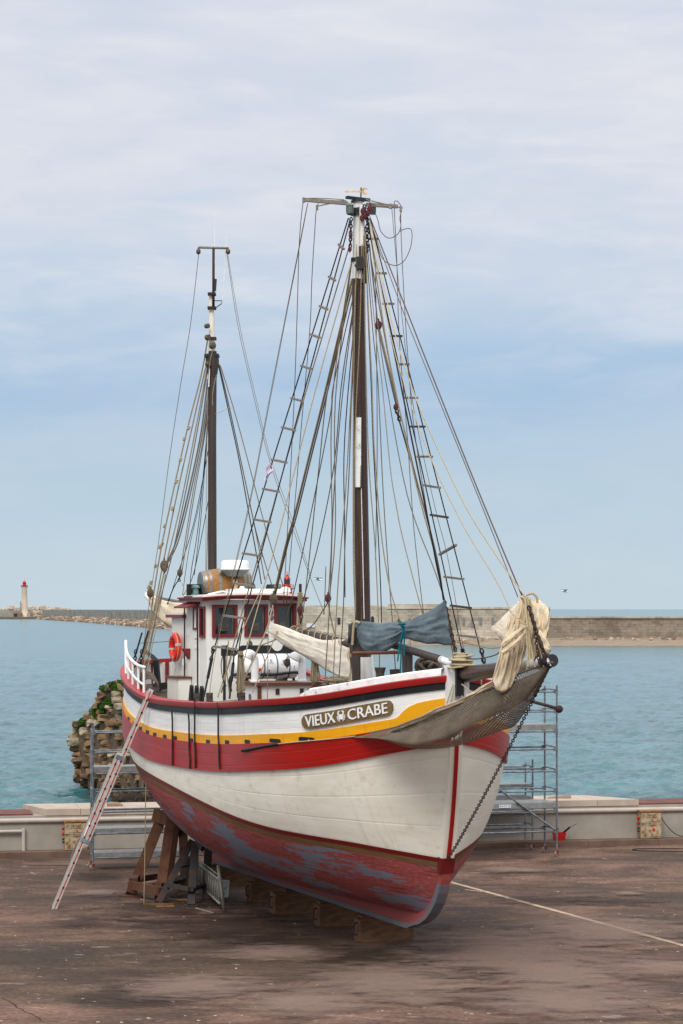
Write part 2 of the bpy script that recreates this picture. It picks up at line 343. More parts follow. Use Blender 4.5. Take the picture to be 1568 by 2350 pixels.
# ---------------------------------------------------------------- mesh tools
class MB:
    def __init__(self): self.v = []; self.f = []; self.mi = []; self.uv = []
    def add(self, vs, fs, mi=0, uvs=None):
        o = len(self.v); self.v += [Vector(x) for x in vs]
        for i, f in enumerate(fs):
            self.f.append([o + k for k in f]); self.mi.append(mi)
            self.uv.append(uvs[i] if uvs else None)
        return self
    def box(self, c, ex, ey, ez, mi=0):          # centre + half-axis vectors
        c = Vector(c); ex = Vector(ex); ey = Vector(ey); ez = Vector(ez)
        vs = [c + ex * a + ey * b_ + ez * d for d in (-1, 1) for b_ in (-1, 1) for a in (-1, 1)]
        return self.add(vs, [(0, 2, 3, 1), (4, 5, 7, 6), (0, 1, 5, 4), (2, 6, 7, 3), (0, 4, 6, 2), (1, 3, 7, 5)], mi)
    def beam(self, a, b_, w, h, mi=0, up=UP):     # square bar from a to b
        a = Vector(a); b_ = Vector(b_); d = (b_ - a); L = d.length; d.normalize()
        x = d.cross(up)
        if x.length < 1e-4: x = d.cross(Vector((1, 0, 0)))
        x.normalize(); y = x.cross(d).normalized()
        return self.box((a + b_) / 2, d * L / 2, x * w / 2, y * h / 2, mi)
    def sbox(self, s0, s1, t0, t1, z0, z1, mi=0): # box in the boat frame
        return self.box(P((s0 + s1) / 2, (t0 + t1) / 2, (z0 + z1) / 2), AFT * (s1 - s0) / 2, STB * (t1 - t0) / 2, UP * (z1 - z0) / 2, mi)
    def tube(self, pts, r, n=6, mi=0, caps=True):
        pts = [Vector(p) for p in pts]; N = len(pts)
        rs = r if isinstance(r, (list, tuple)) else [r] * N
        d0 = (pts[1] - pts[0]).normalized()
        x = d0.cross(Vector((.31, .83, .46))).normalized()
        vs = []
        for i, p in enumerate(pts):
            d = (pts[min(i + 1, N - 1)] - pts[max(i - 1, 0)])
            if d.length < 1e-9: d = d0
            d.normalize(); x = (x - d * x.dot(d)).normalized(); y = d.cross(x)
            vs += [p + (x * math.cos(2 * math.pi * k / n) + y * math.sin(2 * math.pi * k / n)) * rs[i] for k in range(n)]
        fs = [(i * n + k, i * n + (k + 1) % n, (i + 1) * n + (k + 1) % n, (i + 1) * n + k) for i in range(N - 1) for k in range(n)]
        if caps: fs += [tuple(range(n))[::-1], tuple((N - 1) * n + k for k in range(n))]
        return self.add(vs, fs, mi)
    def lathe(self, o, axis, prof, n=16, mi=0):   # prof: (distance along axis, radius)
        o = Vector(o); d = Vector(axis).normalized()
        x = d.cross(Vector((.3, .2, .9)) if abs(d.z) < .9 else Vector((1, 0, 0))).normalized(); y = d.cross(x)
        vs = [o + d * a + (x * math.cos(2 * math.pi * k / n) + y * math.sin(2 * math.pi * k / n)) * max(r, 1e-4) for a, r in prof for k in range(n)]
        N = len(prof)
        fs = [(i * n + k, i * n + (k + 1) % n, (i + 1) * n + (k + 1) % n, (i + 1) * n + k) for i in range(N - 1) for k in range(n)]
        fs += [tuple(range(n))[::-1], tuple((N - 1) * n + k for k in range(n))]
        return self.add(vs, fs, mi)
    def torus(self, c, axis, R_, r, n=20, k=8, mi=0, mifun=None, squash=1.0):
        c = Vector(c); d = Vector(axis).normalized()
        x = d.cross(Vector((.3, .2, .9)) if abs(d.z) < .9 else Vector((1, 0, 0))).normalized(); y = d.cross(x)
        vs = []
        for i in range(n):
            a = 2 * math.pi * i / n; e = x * math.cos(a) * squash + y * math.sin(a)
            vs += [c + e * (R_ + r * math.cos(2 * math.pi * j / k)) + d * r * math.sin(2 * math.pi * j / k) for j in range(k)]
        for i in range(n):
            self.add([], [], 0)
        o = len(self.v); self.v += vs
        for i in range(n):
            for j in range(k):
                self.f.append([o + i * k + j, o + i * k + (j + 1) % k, o + ((i + 1) % n) * k + (j + 1) % k, o + ((i + 1) % n) * k + j])
                self.mi.append(mifun(i) if mifun else mi); self.uv.append(None)
        return self
    def grid(self, rows, mi=0, closed_u=False, closed_v=False, uv=None):
        nr = len(rows); nc = len(rows[0]); vs = [p for r_ in rows for p in r_]; fs = []; us = []
        for i in range(nr if closed_v else nr - 1):
            for j in range(nc if closed_u else nc - 1):
                i2 = (i + 1) % nr; j2 = (j + 1) % nc
                fs.append((i * nc + j, i * nc + j2, i2 * nc + j2, i2 * nc + j))
                if uv: us.append([uv[i][j], uv[i][j2] if j2 else uv[i][j], uv[i2][j2], uv[i2][j]])
        return self.add(vs, fs, mi, us if uv else None)
    def rock(self, c, sx, sy, sz, seed=0, rough=.25, mi=0, sub=2):
        import bmesh
        bm = bmesh.new(); bmesh.ops.create_icosphere(bm, subdivisions=sub, radius=1)
        rr = random.Random(seed); off = Vector((rr.uniform(-50, 50), rr.uniform(-50, 50), rr.uniform(-50, 50)))
        a = rr.uniform(-.3, .3); ca, sa = math.cos(a), math.sin(a); vs = []
        for v in bm.verts:
            p = v.co.copy()
            p = Vector([math.copysign(abs(q) ** .5, q) for q in p])     # squarish
            p *= 1 + rough * mnoise.noise(p * 1.3 + off)
            x, y, z = p.x * sx, p.y * sy, p.z * sz
            vs.append(Vector(c) + Vector((x, y, z * ca + x * sa * .4)))
        fs = [tuple(w.index for w in f.verts) for f in bm.faces]; bm.free()
        return self.add(vs, fs, mi)
    def build(self, name, mats, parent=None, smooth=False, local=False, angle=None):
        me = bpy.data.meshes.new(name); off = Vector((0, 0, 0))
        if parent is not None and not local:
            q = parent
            while q is not None: off += q.location; q = q.parent
        me.from_pydata([tuple(x - off) for x in self.v], [], self.f)
        for mm in (mats if isinstance(mats, (list, tuple)) else [mats]): me.materials.append(MATS[mm])
        me.polygons.foreach_set('material_index', self.mi)
        if any(u is not None for u in self.uv):
            ul = me.uv_layers.new(name='UVMap'); k = 0
            for f, u in zip(self.f, self.uv):
                for j in range(len(f)):
                    ul.data[k].uv = u[j] if u else (0, 0); k += 1
        if smooth:
            me.polygons.foreach_set('use_smooth', [True] * len(me.polygons))
        me.update()
        if smooth and angle: me.set_sharp_from_angle(angle=R(angle))
        o = bpy.data.objects.new(name, me); COL.objects.link(o)
        if parent is not None: o.parent = parent
        return o

def cat(pts, n=8):            # Catmull-Rom through points
    pts = [Vector(p) for p in pts]
    if len(pts) < 3: return pts
    out = []
    for i in range(len(pts) - 1):
        p0 = pts[max(i - 1, 0)]; p1 = pts[i]; p2 = pts[i + 1]; p3 = pts[min(i + 2, len(pts) - 1)]
        for k in range(n):
            u = k / n
            out.append(.5 * ((2 * p1) + (p2 - p0) * u + (2 * p0 - 5 * p1 + 4 * p2 - p3) * u * u + (3 * p1 - p0 - 3 * p2 + p3) * u ** 3))
    return out + [pts[-1]]
def sag(a, b_, d, n=10):
    a = Vector(a); b_ = Vector(b_)
    return [a.lerp(b_, i / n) - UP * d * 4 * (i / n) * (1 - i / n) for i in range(n + 1)]
def chain(mb, a, b_, link=.09, r=.011, sg=0.0, mi=0):
    pts = sag(a, b_, sg, 24); L = sum((pts[i + 1] - pts[i]).length for i in range(24)); n = max(2, int(L / (link * .72)))
    for i in range(n):
        u = (i + .5) / n * 24; k = min(int(u), 23); p = pts[k].lerp(pts[k + 1], u - k); d = (pts[k + 1] - pts[k]).normalized()
        x = d.cross(Vector((.2, .9, .3))).normalized()
        if i % 2: x = d.cross(x)
        y = d.cross(x); vs = []
        for q in range(8):
            a_ = 2 * math.pi * q / 8; e = d * math.cos(a_) * link / 2 + x * math.sin(a_) * link * .3; en = e.normalized()
            vs += [p + e + (en * math.cos(2 * math.pi * w / 4) + y * math.sin(2 * math.pi * w / 4)) * r for w in range(4)]
        mb.add(vs, [(q * 4 + w, q * 4 + (w + 1) % 4, ((q + 1) % 8) * 4 + (w + 1) % 4, ((q + 1) % 8) * 4 + w) for q in range(8) for w in range(4)], mi)
def text_geo(s, size, extrude=.004):
    cu = bpy.data.curves.new('t', 'FONT'); cu.body = s; cu.size = size; cu.extrude = extrude; cu.resolution_u = 3
    cu.align_x = 'CENTER'; cu.align_y = 'CENTER'
    o = bpy.data.objects.new('t', cu); COL.objects.link(o)
    dg = bpy.context.evaluated_depsgraph_get(); dg.update()
    me = o.evaluated_get(dg).to_mesh()
    vs = [v.co.copy() for v in me.vertices]; fs = [tuple(p.vertices) for p in me.polygons]
    o.evaluated_get(dg).to_mesh_clear(); bpy.data.objects.remove(o); bpy.data.curves.remove(cu)
    return vs, fs
def put_text(mb, s, size, o, ex, ez, en, mi=0, sx=1.0, extrude=.004):
    vs, fs = text_geo(s, size, extrude); o = Vector(o); ex = Vector(ex); ez = Vector(ez); en = Vector(en)
    mb.add([o + ex * v.x * sx + ez * v.y + en * v.z for v in vs], fs, mi)
def tag(o, label=None, cat_=None, group=None, kind=None):
    if label: o['label'] = label
    if cat_: o['category'] = cat_
    if group: o['group'] = group
    if kind: o['kind'] = kind
    return o
def empty(name, loc, label, cat_, group=None):
    o = bpy.data.objects.new(name, None); COL.objects.link(o); o.location = loc; o.empty_display_size = .3
    return tag(o, label, cat_, group)
def copy_tree(o, loc=None, rot=None, parent=None):
    c = o.copy(); COL.objects.link(c)
    if parent is not None: c.parent = parent
    for ch in list(o.children): copy_tree(ch, parent=c)
    if loc is not None: c.location = loc
    if rot is not None: c.rotation_euler = (0, 0, rot)
    return c
def fabric(name, top, bot, mats, parent, thick=.12, folds=5, amp=.03, seed=0, nu=36, nv=12, along=True, local=False, taper=True, wav=.0, ext=Vector((0, -1, 0))):
    """closed cloth bundle between an upper and a lower edge line, with real depth and gathered folds"""
    T = cat(top, 10); B = cat(bot, 10)
    def at(L, u):
        x = u * (len(L) - 1); k = min(int(x), len(L) - 2); return L[k].lerp(L[k + 1], x - k)
    rows = []; rr = random.Random(seed); ph = [rr.uniform(0, 6.28) for _ in range(6)]
    for i in range(nu + 1):
        u = i / nu; a = at(T, u); b_ = at(B, u); row = []; hgt = (a - b_).length
        th = thick * (min(1.0, .25 + hgt / (thick * 2.5)))
        if taper: th *= max(.25, math.sin(math.pi * min(max(u, .04), .96)) ** .35)
        for side in (1, -1):
            for j in range(nv):
                w = j / nv if side == 1 else 1 - j / nv
                p = a.lerp(b_, w); prof = math.sin(math.pi * min(max(w, 0.0), 1.0)) ** .6 if 0 < w < 1 else 0
                q = w if along else u
                o_ = u if along else w
                ff = (1 - 2 * abs(math.sin(folds * math.pi * q + ph[0] + 1.7 * mnoise.noise(Vector((o_ * 3, q * 2, seed)))*2)) ** .75) * .7 + (1 - 2 * abs(math.sin(folds * 2.3 * math.pi * q + ph[1] + 2.6 * o_)) ** .8) * .45
                nz = mnoise.noise(Vector((u * 7, w * 4, seed + side * 3))) * .6 + mnoise.noise(Vector((u * 17, w * 9, seed + 5))) * .25
                d = (th * prof + (ff * amp + nz * amp * 1.2) * min(1, prof * 1.5)) * side
                row.append(p + ext * d + UP * wav * mnoise.noise(Vector((u * 9, w * 3, seed + 9))) * (1 if 0 < w < 1 else .6))
        rows.append(row)
    mb = MB(); mb.grid(rows, closed_u=True)
    n = len(rows[0]); o = 0
    mb.add(rows[0], [tuple(range(n))]); mb.add(rows[-1], [tuple(range(n))[::-1]])
    return mb.build(name, mats, parent, smooth=True, local=local)
# ================================================================ THE BOAT
boat = empty('sailing_boat', P(8, 0, .45), 'white and red wooden ketch with two masts, propped up on keel blocks on the quay', 'boat')
NS = 90
def srow(zf):
    """parameter of a hull line from stem to stern"""
    a = .2
    for _ in range(40): a = stem(zf(a))
    b_ = 16.8
    for _ in range(40): b_ = sternp(zf(b_))
    out = []
    for i in range(NS + 1):
        g = i / NS; g = .45 * g + .55 * (1 - math.cos(math.pi * g)) / 2
        out.append(a + (b_ - a) * g)
    return out
def ring(zf, off=0.0):
    ss = srow(zf); pts = []
    for s in ss:
        z = zf(s); pts.append((hullp(1, min(max(s, ss[0] + .002), ss[-1] - .002), z, off), s))
    for s in ss[::-1][1:]:
        z = zf(s); pts.append((hullp(-1, min(max(s, ss[0] + .002), ss[-1] - .002), z, off), s))
    return pts
def strip(name, zfs, mat, off=0.0, lips=False, parent=boat, v0=0.0, smooth=True):
    rows = []; uv = []; d = v0
    prev = None
    if lips:
        zfs = [(zfs[0], 0.0)] + [(z, off) for z in zfs] + [(zfs[-1], 0.0)]
    else: zfs = [(z, off) for z in zfs]
    for zf, o in zfs:
        r_ = ring(zf, o)
        if prev: d += max((r_[NS // 2][0] - prev[NS // 2][0]).length, .001)
        rows.append([q for q, _ in r_]); uv.append([(s, d) for _, s in r_]); prev = r_
    mb = MB(); mb.grid(rows, uv=uv)
    return mb.build(name, mat, parent, smooth=smooth, angle=50)
zr_ = zrail
def zoff(d): return lambda s: zr_(s) - d
def zbl(u, a, b_): return lambda s: a(s) * (1 - u) + b_(s) * u
zbelt = lambda s: zr_(s) - beltoff(s)
strip('sheer_strake', [zoff(.08), zoff(.15), zoff(.215)], 'strake_black', .03, True)
strip('bulwark_planking', [zoff(.2), zoff(.35), zoff(.5), zoff(.65)], 'bulwark_white', 0, v0=.2)
yel = strip('yellow_stripe', [zoff(.63), zoff(.71), zoff(.80)], 'stripe_yellow', .03, True)
strip('rubbing_strake', [zoff(.80), zbl(.25, zoff(.80), zbelt), zbl(.5, zoff(.80), zbelt), zbl(.75, zoff(.80), zbelt), zbelt], 'belt_red', .055, True)
strip('topside_planking', [zbl(k / 10, zbelt, zboot) for k in range(11)], 'hull_white', 0, v0=1.3)
zb2 = lambda s: zboot(s) - .085
zb3 = lambda s: zboot(s) - .2
zrab = lambda s: ZK
strip('boot_stripe', [zboot, zb2], 'boot_red', .006, True)
strip('waterline_scum', [zb2, zb3], 'olive_scum', .001)
strip('hull_bottom', [zbl(k / 14, zb3, zrab) for k in range(15)], 'bottom_paint', 0, v0=3.0)
# scupper slots along the foot of the yellow stripe
for s in (2.35, 3.3, 4.5, 5.7, 7.0, 8.2, 9.4, 10.2, 11.0, 11.6, 12.2, 12.8, 13.4):
    w = .2 if s < 4 else .14; mb = MB(); q = [hullp(1, s + k * w, zr_(s) - z, .034) for k, z in ((-1, .80), (-1, .74), (-.75, .725), (.75, .725), (1, .74), (1, .80))]
    qi = [hullp(1, s + k * w, zr_(s) - z, .02) for k, z in ((-1, .80), (-1, .74), (-.75, .725), (.75, .725), (1, .74), (1, .80))]
    mb.add(q + qi, [(0, 1, 2, 3, 4, 5)] + [(k, (k + 1) % 6, 6 + (k + 1) % 6, 6 + k) for k in range(6)])
    mb.build('scupper', 'black_paint', yel)
# raised yellow scroll at the bow (both sides)
for sd in (1, -1):
    out = [(.76, .63), (.66, .61), (.56, .5), (.46, .43), (.32, .39), (.1, .37)]
    up_ = cat([(s, d, 0) for s, d in out[:6]], 5); n = len(up_)
    a_ = [hullp(sd, p.x, zr_(p.x) - p.y, .03) for p in up_]; c_ = [hullp(sd, p.x, zr_(p.x) - .64, .03) for p in up_]
    a0 = [hullp(sd, p.x, zr_(p.x) - p.y, -.02) for p in up_]; c0 = [hullp(sd, p.x, zr_(p.x) - .64, -.02) for p in up_]
    MB().grid([a0, a_, c_, c0]).build('bow_scroll', 'stripe_yellow', boat)
# cap rail
def rail_ring(zo, inn): return [p for p, s in ring(lambda s: zr_(s) + zo, inn)]
MB().grid([rail_ring(-.088, .06), rail_ring(-.05, .08), rail_ring(.02, .085), rail_ring(.035, .06), rail_ring(.035, -.17), rail_ring(-.045, -.17), rail_ring(-.088, .06)]).build('cap_rail', 'rail_red', boat, smooth=True, angle=40)
def ins(s, z, d=.12, side=1): return P(s, side * max(.0, halfb(s, z) - d), z)
ssl = [s for s in srow(lambda s: zr_(s)) if .35 < s < 16.9]
ZD = lambda s: zr_(s) - .55
r1 = [ins(s, zr_(s) - .04) for s in ssl] + [ins(s, zr_(s) - .04, side=-1) for s in ssl[::-1]]
r2 = [P(s, sg_ * max(0, halfb(s, zr_(s)) - .14), ZD(s)) for sg_, l_ in ((1, ssl), (-1, ssl[::-1])) for s in l_]
MB().grid([r1, r2], closed_u=True).build('inner_bulwark', 'bulwark_white', boat, smooth=True)
MB().grid([[P(s, k / 6 * (halfb(s, zr_(s)) - .13), ZD(s) + .05 * (1 - (k / 6) ** 2)) for k in range(-6, 7)] for s in ssl]).build('deck', 'deck_wood', boat, smooth=True)
for k in range(7):                                    # bulwark frames seen inside the stern
    s = 16.75 - .02 * k; t = -1.5 + .42 * k
    s = 16.95 - .09 * abs(t) ** 2.2
    MB().beam(P(s - .12, t, ZD(16) + .02), P(s - .12, t, zr_(16.5) - .02), .14, .09).build('bulwark_frame', 'trim_red', boat)
# white painted rail at the bow, one piece each side
for sd in (1, -1):
    rows = []
    S = [.12 + .11 * k for k in range(22)]
    for s in S:
        hgt = .135 * min(1, (2.55 - s) / .35); z = zr_(s) + .036
        rows.append([P(s, sd * max(.03, halfb(s, zr_(s)) + .03), z), P(s, sd * max(.03, halfb(s, zr_(s)) + .03), z + hgt * .8), P(s, sd * max(.02, halfb(s, zr_(s)) - .01), z + hgt), P(s, sd * max(.01, halfb(s, zr_(s)) - .16), z + hgt), P(s, sd * max(.01, halfb(s, zr_(s)) - .16), z)])
    mb = MB(); mb.grid(rows); mb.add(rows[-1], [(0, 1, 2, 3, 4)]); mb.build('bow_rail', 'chipped_white', boat, smooth=True, angle=45)
# stem, keel and forefoot
def prism(mb, outline, t0, t1, mi=0):
    n = len(outline); a_ = [P(s, t0, z) for s, z in outline]; b_ = [P(s, t1, z) for s, z in outline]
    return mb.add(a_ + b_, [tuple(range(n)), tuple(range(2 * n - 1, n - 1, -1))] + [(k, n + k, n + (k + 1) % n, (k + 1) % n) for k in range(n)], mi)
zs = [1.95 + k * (4.15 - 1.95) / 14 for k in range(15)]
prism(MB(), [(stem(z) - .045, z) for z in zs] + [(stem(z) + .12, z) for z in zs[::-1]], -.035, .035).build('stem_band', 'boot_red' if 0 else 'belt_red', boat)
prism(MB(), [(stem(z) - .015, z) for z in zs] + [(stem(z) + .14, z) for z in zs[::-1]], -.12, .12).build('stem_post', 'hull_white', boat)
zs = [4.15 + k * .1 for k in range(12)]
prism(MB(), [(stem(z) - .03, z) for z in zs] + [(stem(z) + .2, z) for z in zs[::-1]], -.1, .1).build('stem_post', 'chipped_white', boat)
zs = [.55, .6, .68, .8, .95, 1.15, 1.34, 1.6, 1.88]
ks = [(stem(z) - .05, z) for z in zs[::-1]] + [(6, .55), (10, .55), (14.75, .55), (14.9, .6), (15.0, .95), (14.9, 1.0), (6, .92)] + [(stem(z) + .25, max(z, .95)) for z in (.8, .95, 1.34, 1.88)]
kl = prism(MB(), ks, -.085, .085).build('keel', 'bottom_paint', boat)
zs = [1.5, 1.34, 1.15, .95, .8, .68, .6, .52]
prism(MB(), [(stem(z) - .06, z) for z in zs] + [(2.6, .52), (2.6, .6), (2.2, .62)] + [(stem(z) + .1, z + .02) for z in zs[::-1][1:]], -.1, .1).build('forefoot_shoe', 'keel_grey', kl)
prism(MB(), [(2.61, .52), (14.6, .52), (14.6, .61), (2.61, .61)], -.1, .1).build('keel_shoe', 'keel_grey', kl)
mb = MB(); prism(mb, [(.40, 2.0), (.62, 2.02), (.62, 1.72), (.48, 1.72)], -.13, .13); mb.build('stem_iron', 'boot_red', boat)
# rudder
prism(MB(), [(15.02, .6), (15.75, .65), (16.05, 1.4), (16.1, 2.6), (15.9, 2.65), (15.4, 1.4)], -.05, .05).build('rudder', 'bottom_paint', boat)
# knightheads and samson post at the stem head
MB().sbox(-.14, .1, -.07, .07, 4.95, 5.62).build('stem_head', 'black_paint', boat)
for t0, t1 in ((.075, .2), (-.2, -.075)):
    MB().sbox(-.08, .14, t0, t1, 4.55, 5.5).build('knighthead', 'chipped_white', boat)
# chainplate straps
for (x0, y0, x1, y1) in ((403, 1632, 404, 1757), (441, 1637, 444, 1764), (455, 1602, 456, 1763), (508, 1612, 512, 1766)):
    L = [hullp(1, 0, 0)] ; mb = MB(); pts = []
    for k in range(7):
        x = x0 + (x1 - x0) * k / 6; y = y0 + (y1 - y0) * k / 6
        q = pix(x, y, yrail(x)); s = (q.y - BY) * CA - (q.x - BX) * SA
        pts.append(hullp(1, s, q.z, .075))
    mb.tube(pts, .02, 5); mb.build('chainplate', 'black_iron', boat)
# name board
def hb(s, d, off): return hullp(1, s, zr_(s) - d, off)
sA, sB = 1.02, 3.72                     # forward and after end
sc_ = []
def sx_at(x): # starboard station seen at picture column x
    return min(_rl, key=lambda q: abs(CX + F * q[1].x / q[1].y - x))
S0 = 0.8; best = None
def col_x(s, d): q = hb(s, d, .03); return CX + F * q.x / q.y
def s_for(x, d=.43):
    lo, hi = .1, 9.0
    for _ in range(50):
        md = (lo + hi) / 2
        if col_x(md, d) > x: lo = md
        else: hi = md
    return lo
sF, sR = s_for(902), s_for(694)
NB = 40
def board_pt(u, w, off):                # u 0 (after end) .. 1, w -.5 .. .5
    s = s_for(694 + (902 - 694) * u, .43); dd = .425 + .0 - w * .235
    dd += .02 * (1 - u) - .01
    return hb(s, dd, off)
bs = [s_for(694 + 208 * k / NB) for k in range(NB + 1)]
def bpt(u, w, off):
    k = min(int(u * NB), NB - 1); f_ = u * NB - k; s = bs[k] * (1 - f_) + bs[k + 1] * f_
    return hb(s, .445 - .035 * u - w * .27, off)
mb = MB(); outl = []
for k in range(NB + 1):
    u = k / NB; e = min(u, 1 - u) * 208 / 15; hh = .5 * (1 if e >= 1 else .35 + .65 * math.sqrt(max(0, 1 - (1 - e) ** 2)))
    outl.append((u, hh))
mb.grid([[bpt(u, -h_, .0) for u, h_ in outl], [bpt(u, -h_, .05) for u, h_ in outl], [bpt(u, 0, .052) for u, h_ in outl], [bpt(u, h_, .05) for u, h_ in outl], [bpt(u, h_, .0) for u, h_ in outl]])
mb.add([bpt(0, w, o_) for w, o_ in ((-.175, .0), (-.175, .05), (.175, .05), (.175, 0))], [(0, 1, 2, 3)])
mb.add([bpt(1, w, o_) for w, o_ in ((-.175, .0), (-.175, .05), (.175, .05), (.175, 0))], [(3, 2, 1, 0)])
nb = mb.build('name_board', 'board_wood', boat)
def board_text(s_, u0, u1):
    vs, fs = text_geo(s_, 1.0, .02); xs = [v.x for v in vs]; ys = [v.y for v in vs]; a, b_, c0, c1 = min(xs), max(xs), min(ys), max(ys)
    mb = MB(); mb.add([bpt(u0 + (u1 - u0) * (v.x - a) / (b_ - a), -.36 + .72 * (v.y - c0) / (c1 - c0), .056 + (.012 if v.z > 0 else 0)) for v in vs], fs)
    # thicken the strokes a little
    mb.add([bpt(u0 + (u1 - u0) * (v.x - a) / (b_ - a) + .004, -.35 + .72 * (v.y - c0) / (c1 - c0), .0565 + (.012 if v.z > 0 else 0)) for v in vs], fs)
    return mb.build('lettering', 'white_paint', nb)
board_text('VIEUX', .045, .37); board_text('CRABE', .51, .945)
mb = MB()                               # carved crab between the words
def cpt(x, y, o_=.07): return bpt(.438 + x * .036, y * .36, o_)
n = 16
mb.add([cpt(.62 * math.cos(2 * math.pi * k / n), -.12 + .5 * math.sin(2 * math.pi * k / n)) for k in range(n)] + [cpt(.62 * math.cos(2 * math.pi * k / n), -.12 + .5 * math.sin(2 * math.pi * k / n), .053) for k in range(n)], [tuple(range(n))] + [(k, (k + 1) % n, n + (k + 1) % n, n + k) for k in range(n)])
def stroke(pts, w):
    for (a, b_) in zip(pts, pts[1:]):
        dx, dy = b_[0] - a[0], b_[1] - a[1]; l_ = math.hypot(dx, dy); nx, ny = -dy / l_ * w, dx / l_ * w
        c_ = [(a[0] + nx, a[1] + ny), (b_[0] + nx, b_[1] + ny), (b_[0] - nx, b_[1] - ny), (a[0] - nx, a[1] - ny)]
        mb.add([cpt(x, y, .069) for x, y in c_] + [cpt(x, y, .053) for x, y in c_], [(0, 1, 2, 3), (0, 4, 5, 1), (1, 5, 6, 2), (2, 6, 7, 3), (3, 7, 4, 0)])
for q in (1, -1):
    stroke([(.45 * q, .25), (.85 * q, .45), (.8 * q, .85), (.35 * q, .95)], .13); stroke([(.8 * q, .8), (.55 * q, .62)], .1)
    stroke([(.5 * q, .05), (1.05 * q, .12), (1.2 * q, -.15)], .07); stroke([(.5 * q, -.15), (1.05 * q, -.2), (1.15 * q, -.5)], .07)
    stroke([(.5 * q, -.35), (.9 * q, -.5), (.9 * q, -.8)], .07); stroke([(.35 * q, -.5), (.6 * q, -.75), (.5 * q, -1.0)], .07)
mb.build('carved_crab', 'white_paint', nb)

# ---------------------------------------------------------------- masts
YM = BY + CA * 4.8; YZ = BY + CA * 15.03
def cone(name, pts, rs, mat, parent=boat, n=16):
    return MB().tube(pts, rs, n).build(name, mat, parent, smooth=True, angle=40)
PXM = YM / F
mm = cone('main_mast', [pix(823, 640, YM), pix(825, 900, YM), pix(829, 1150, YM), pix(833, 1420, YM), pix(834, 1508, YM)], [15.5 * PXM, 15.5 * PXM, 16.5 * PXM, 18 * PXM, 18 * PXM], 'mast_wood')
cone('mast_head', [pix(821.5, 462, YM), pix(823, 640.5, YM)], [10.5 * PXM, 14 * PXM], 'mast_white', mm)
cone('mast_foot', [pix(834, 1508, YM), pix(835, 1590, YM)], [18.3 * PXM, 18.3 * PXM], 'mast_white', mm)
MB().tube([pix(830.5, 470, YM - .12), pix(832, 640, YM - .16)], [6 * PXM, 8 * PXM], 10).build('topmast', 'mast_white', mm, smooth=True, angle=40)
MB().tube([pix(832, 565, YM - .14), pix(834, 650, YM - .16)], [8.6 * PXM, 8.8 * PXM], 10).build('mast_sleeve', 'dark_wood', mm, smooth=True, angle=40)
MB().beam(pix(822.5, 958, YM - .16), pix(822, 1118, YM - .17), .115, .05, up=Vector((0, 1, 0))).build('batten', 'chipped_white', mm)
MB().beam(pix(829.5, 1068, YM - .17), pix(828.5, 1118, YM - .175), .03, .06, up=Vector((0, 1, 0))).build('batten_cheek', 'dark_wood', mm)
MB().tube([pix(829.5, 1120, YM - .152), pix(836, 1420, YM - .165)], .008, 5).build('sail_track', 'white_paint', mm)
for y in (459, 478, 487, 592):
    MB().tube([pix(822, y, YM), pix(822.4, y + (7 if y != 459 else 4), YM)], [14.5 * PXM + .02] * 2, 14).build('mast_band', 'black_iron', mm, smooth=True, angle=40)
MB().beam(pix(795, 452.5, YM - .1), pix(848, 459, YM + .1), .1, .05).build('mast_cap', 'black_iron', mm)
# trestle yard: two wooden arms across the boat, thin rods beyond
ya = pix(822, 468, YM)
yd = MB().beam(ya + STB * .22, ya + STB * 1.12 + UP * .02, .07, .07).build('crosstree', 'grey_wood', mm)
MB().beam(ya - STB * .18, ya - STB * .84, .07, .07).build('crosstree', 'grey_wood', mm)
for a_, b_ in (((715, 461), (697, 457)), ((770, 464), (728, 473)), ((880, 472), (906, 476)), ((840, 458), (925, 477))):
    MB().tube([pix(*a_, YM), pix(*b_, YM)], .013, 5).build('spreader_rod', 'grey_wood', mm)
for x, y in ((697, 457), (728, 474), (920, 477), (896, 471)):
    MB().box(pix(x, y + 2, YM), (.025, 0, 0), (0, .025, 0), (0, 0, .05)).build('rod_fitting', 'grey_wood', mm)
# masthead lanterns
def lantern(x, y0, y1, Y, r, mat, parent, name='mast_lantern'):
    a_ = pix(x, y1, Y); h_ = (y1 - y0) * Y / F
    mb = MB(); mb.lathe(a_, (0, 0, 1), [(0, r * .9), (.14 * h_, r), (.2 * h_, r), (.2 * h_, r * .8), (.72 * h_, r * .8), (.72 * h_, r), (.8 * h_, r), (.93 * h_, r * .6), (h_, r * .25)], 14)
    for k in range(6): mb.tube([a_ + Vector((math.cos(k * 1.047) * r * .9, math.sin(k * 1.047) * r * .9, .18 * h_)), a_ + Vector((math.cos(k * 1.047) * r * .9, math.sin(k * 1.047) * r * .9, .75 * h_))], .01, 4)
    return mb.build(name, mat, parent, smooth=True, angle=40)
lantern(803, 465, 491, YM - .25, 8.5 * PXM, 'lantern_green', mm); lantern(856, 470, 492, YM + .3, 7 * PXM, 'lantern_green', mm)
MB().beam(pix(803, 491, YM - .25), pix(815, 493, YM), .1, .03).build('lantern_bracket', 'black_iron', mm)
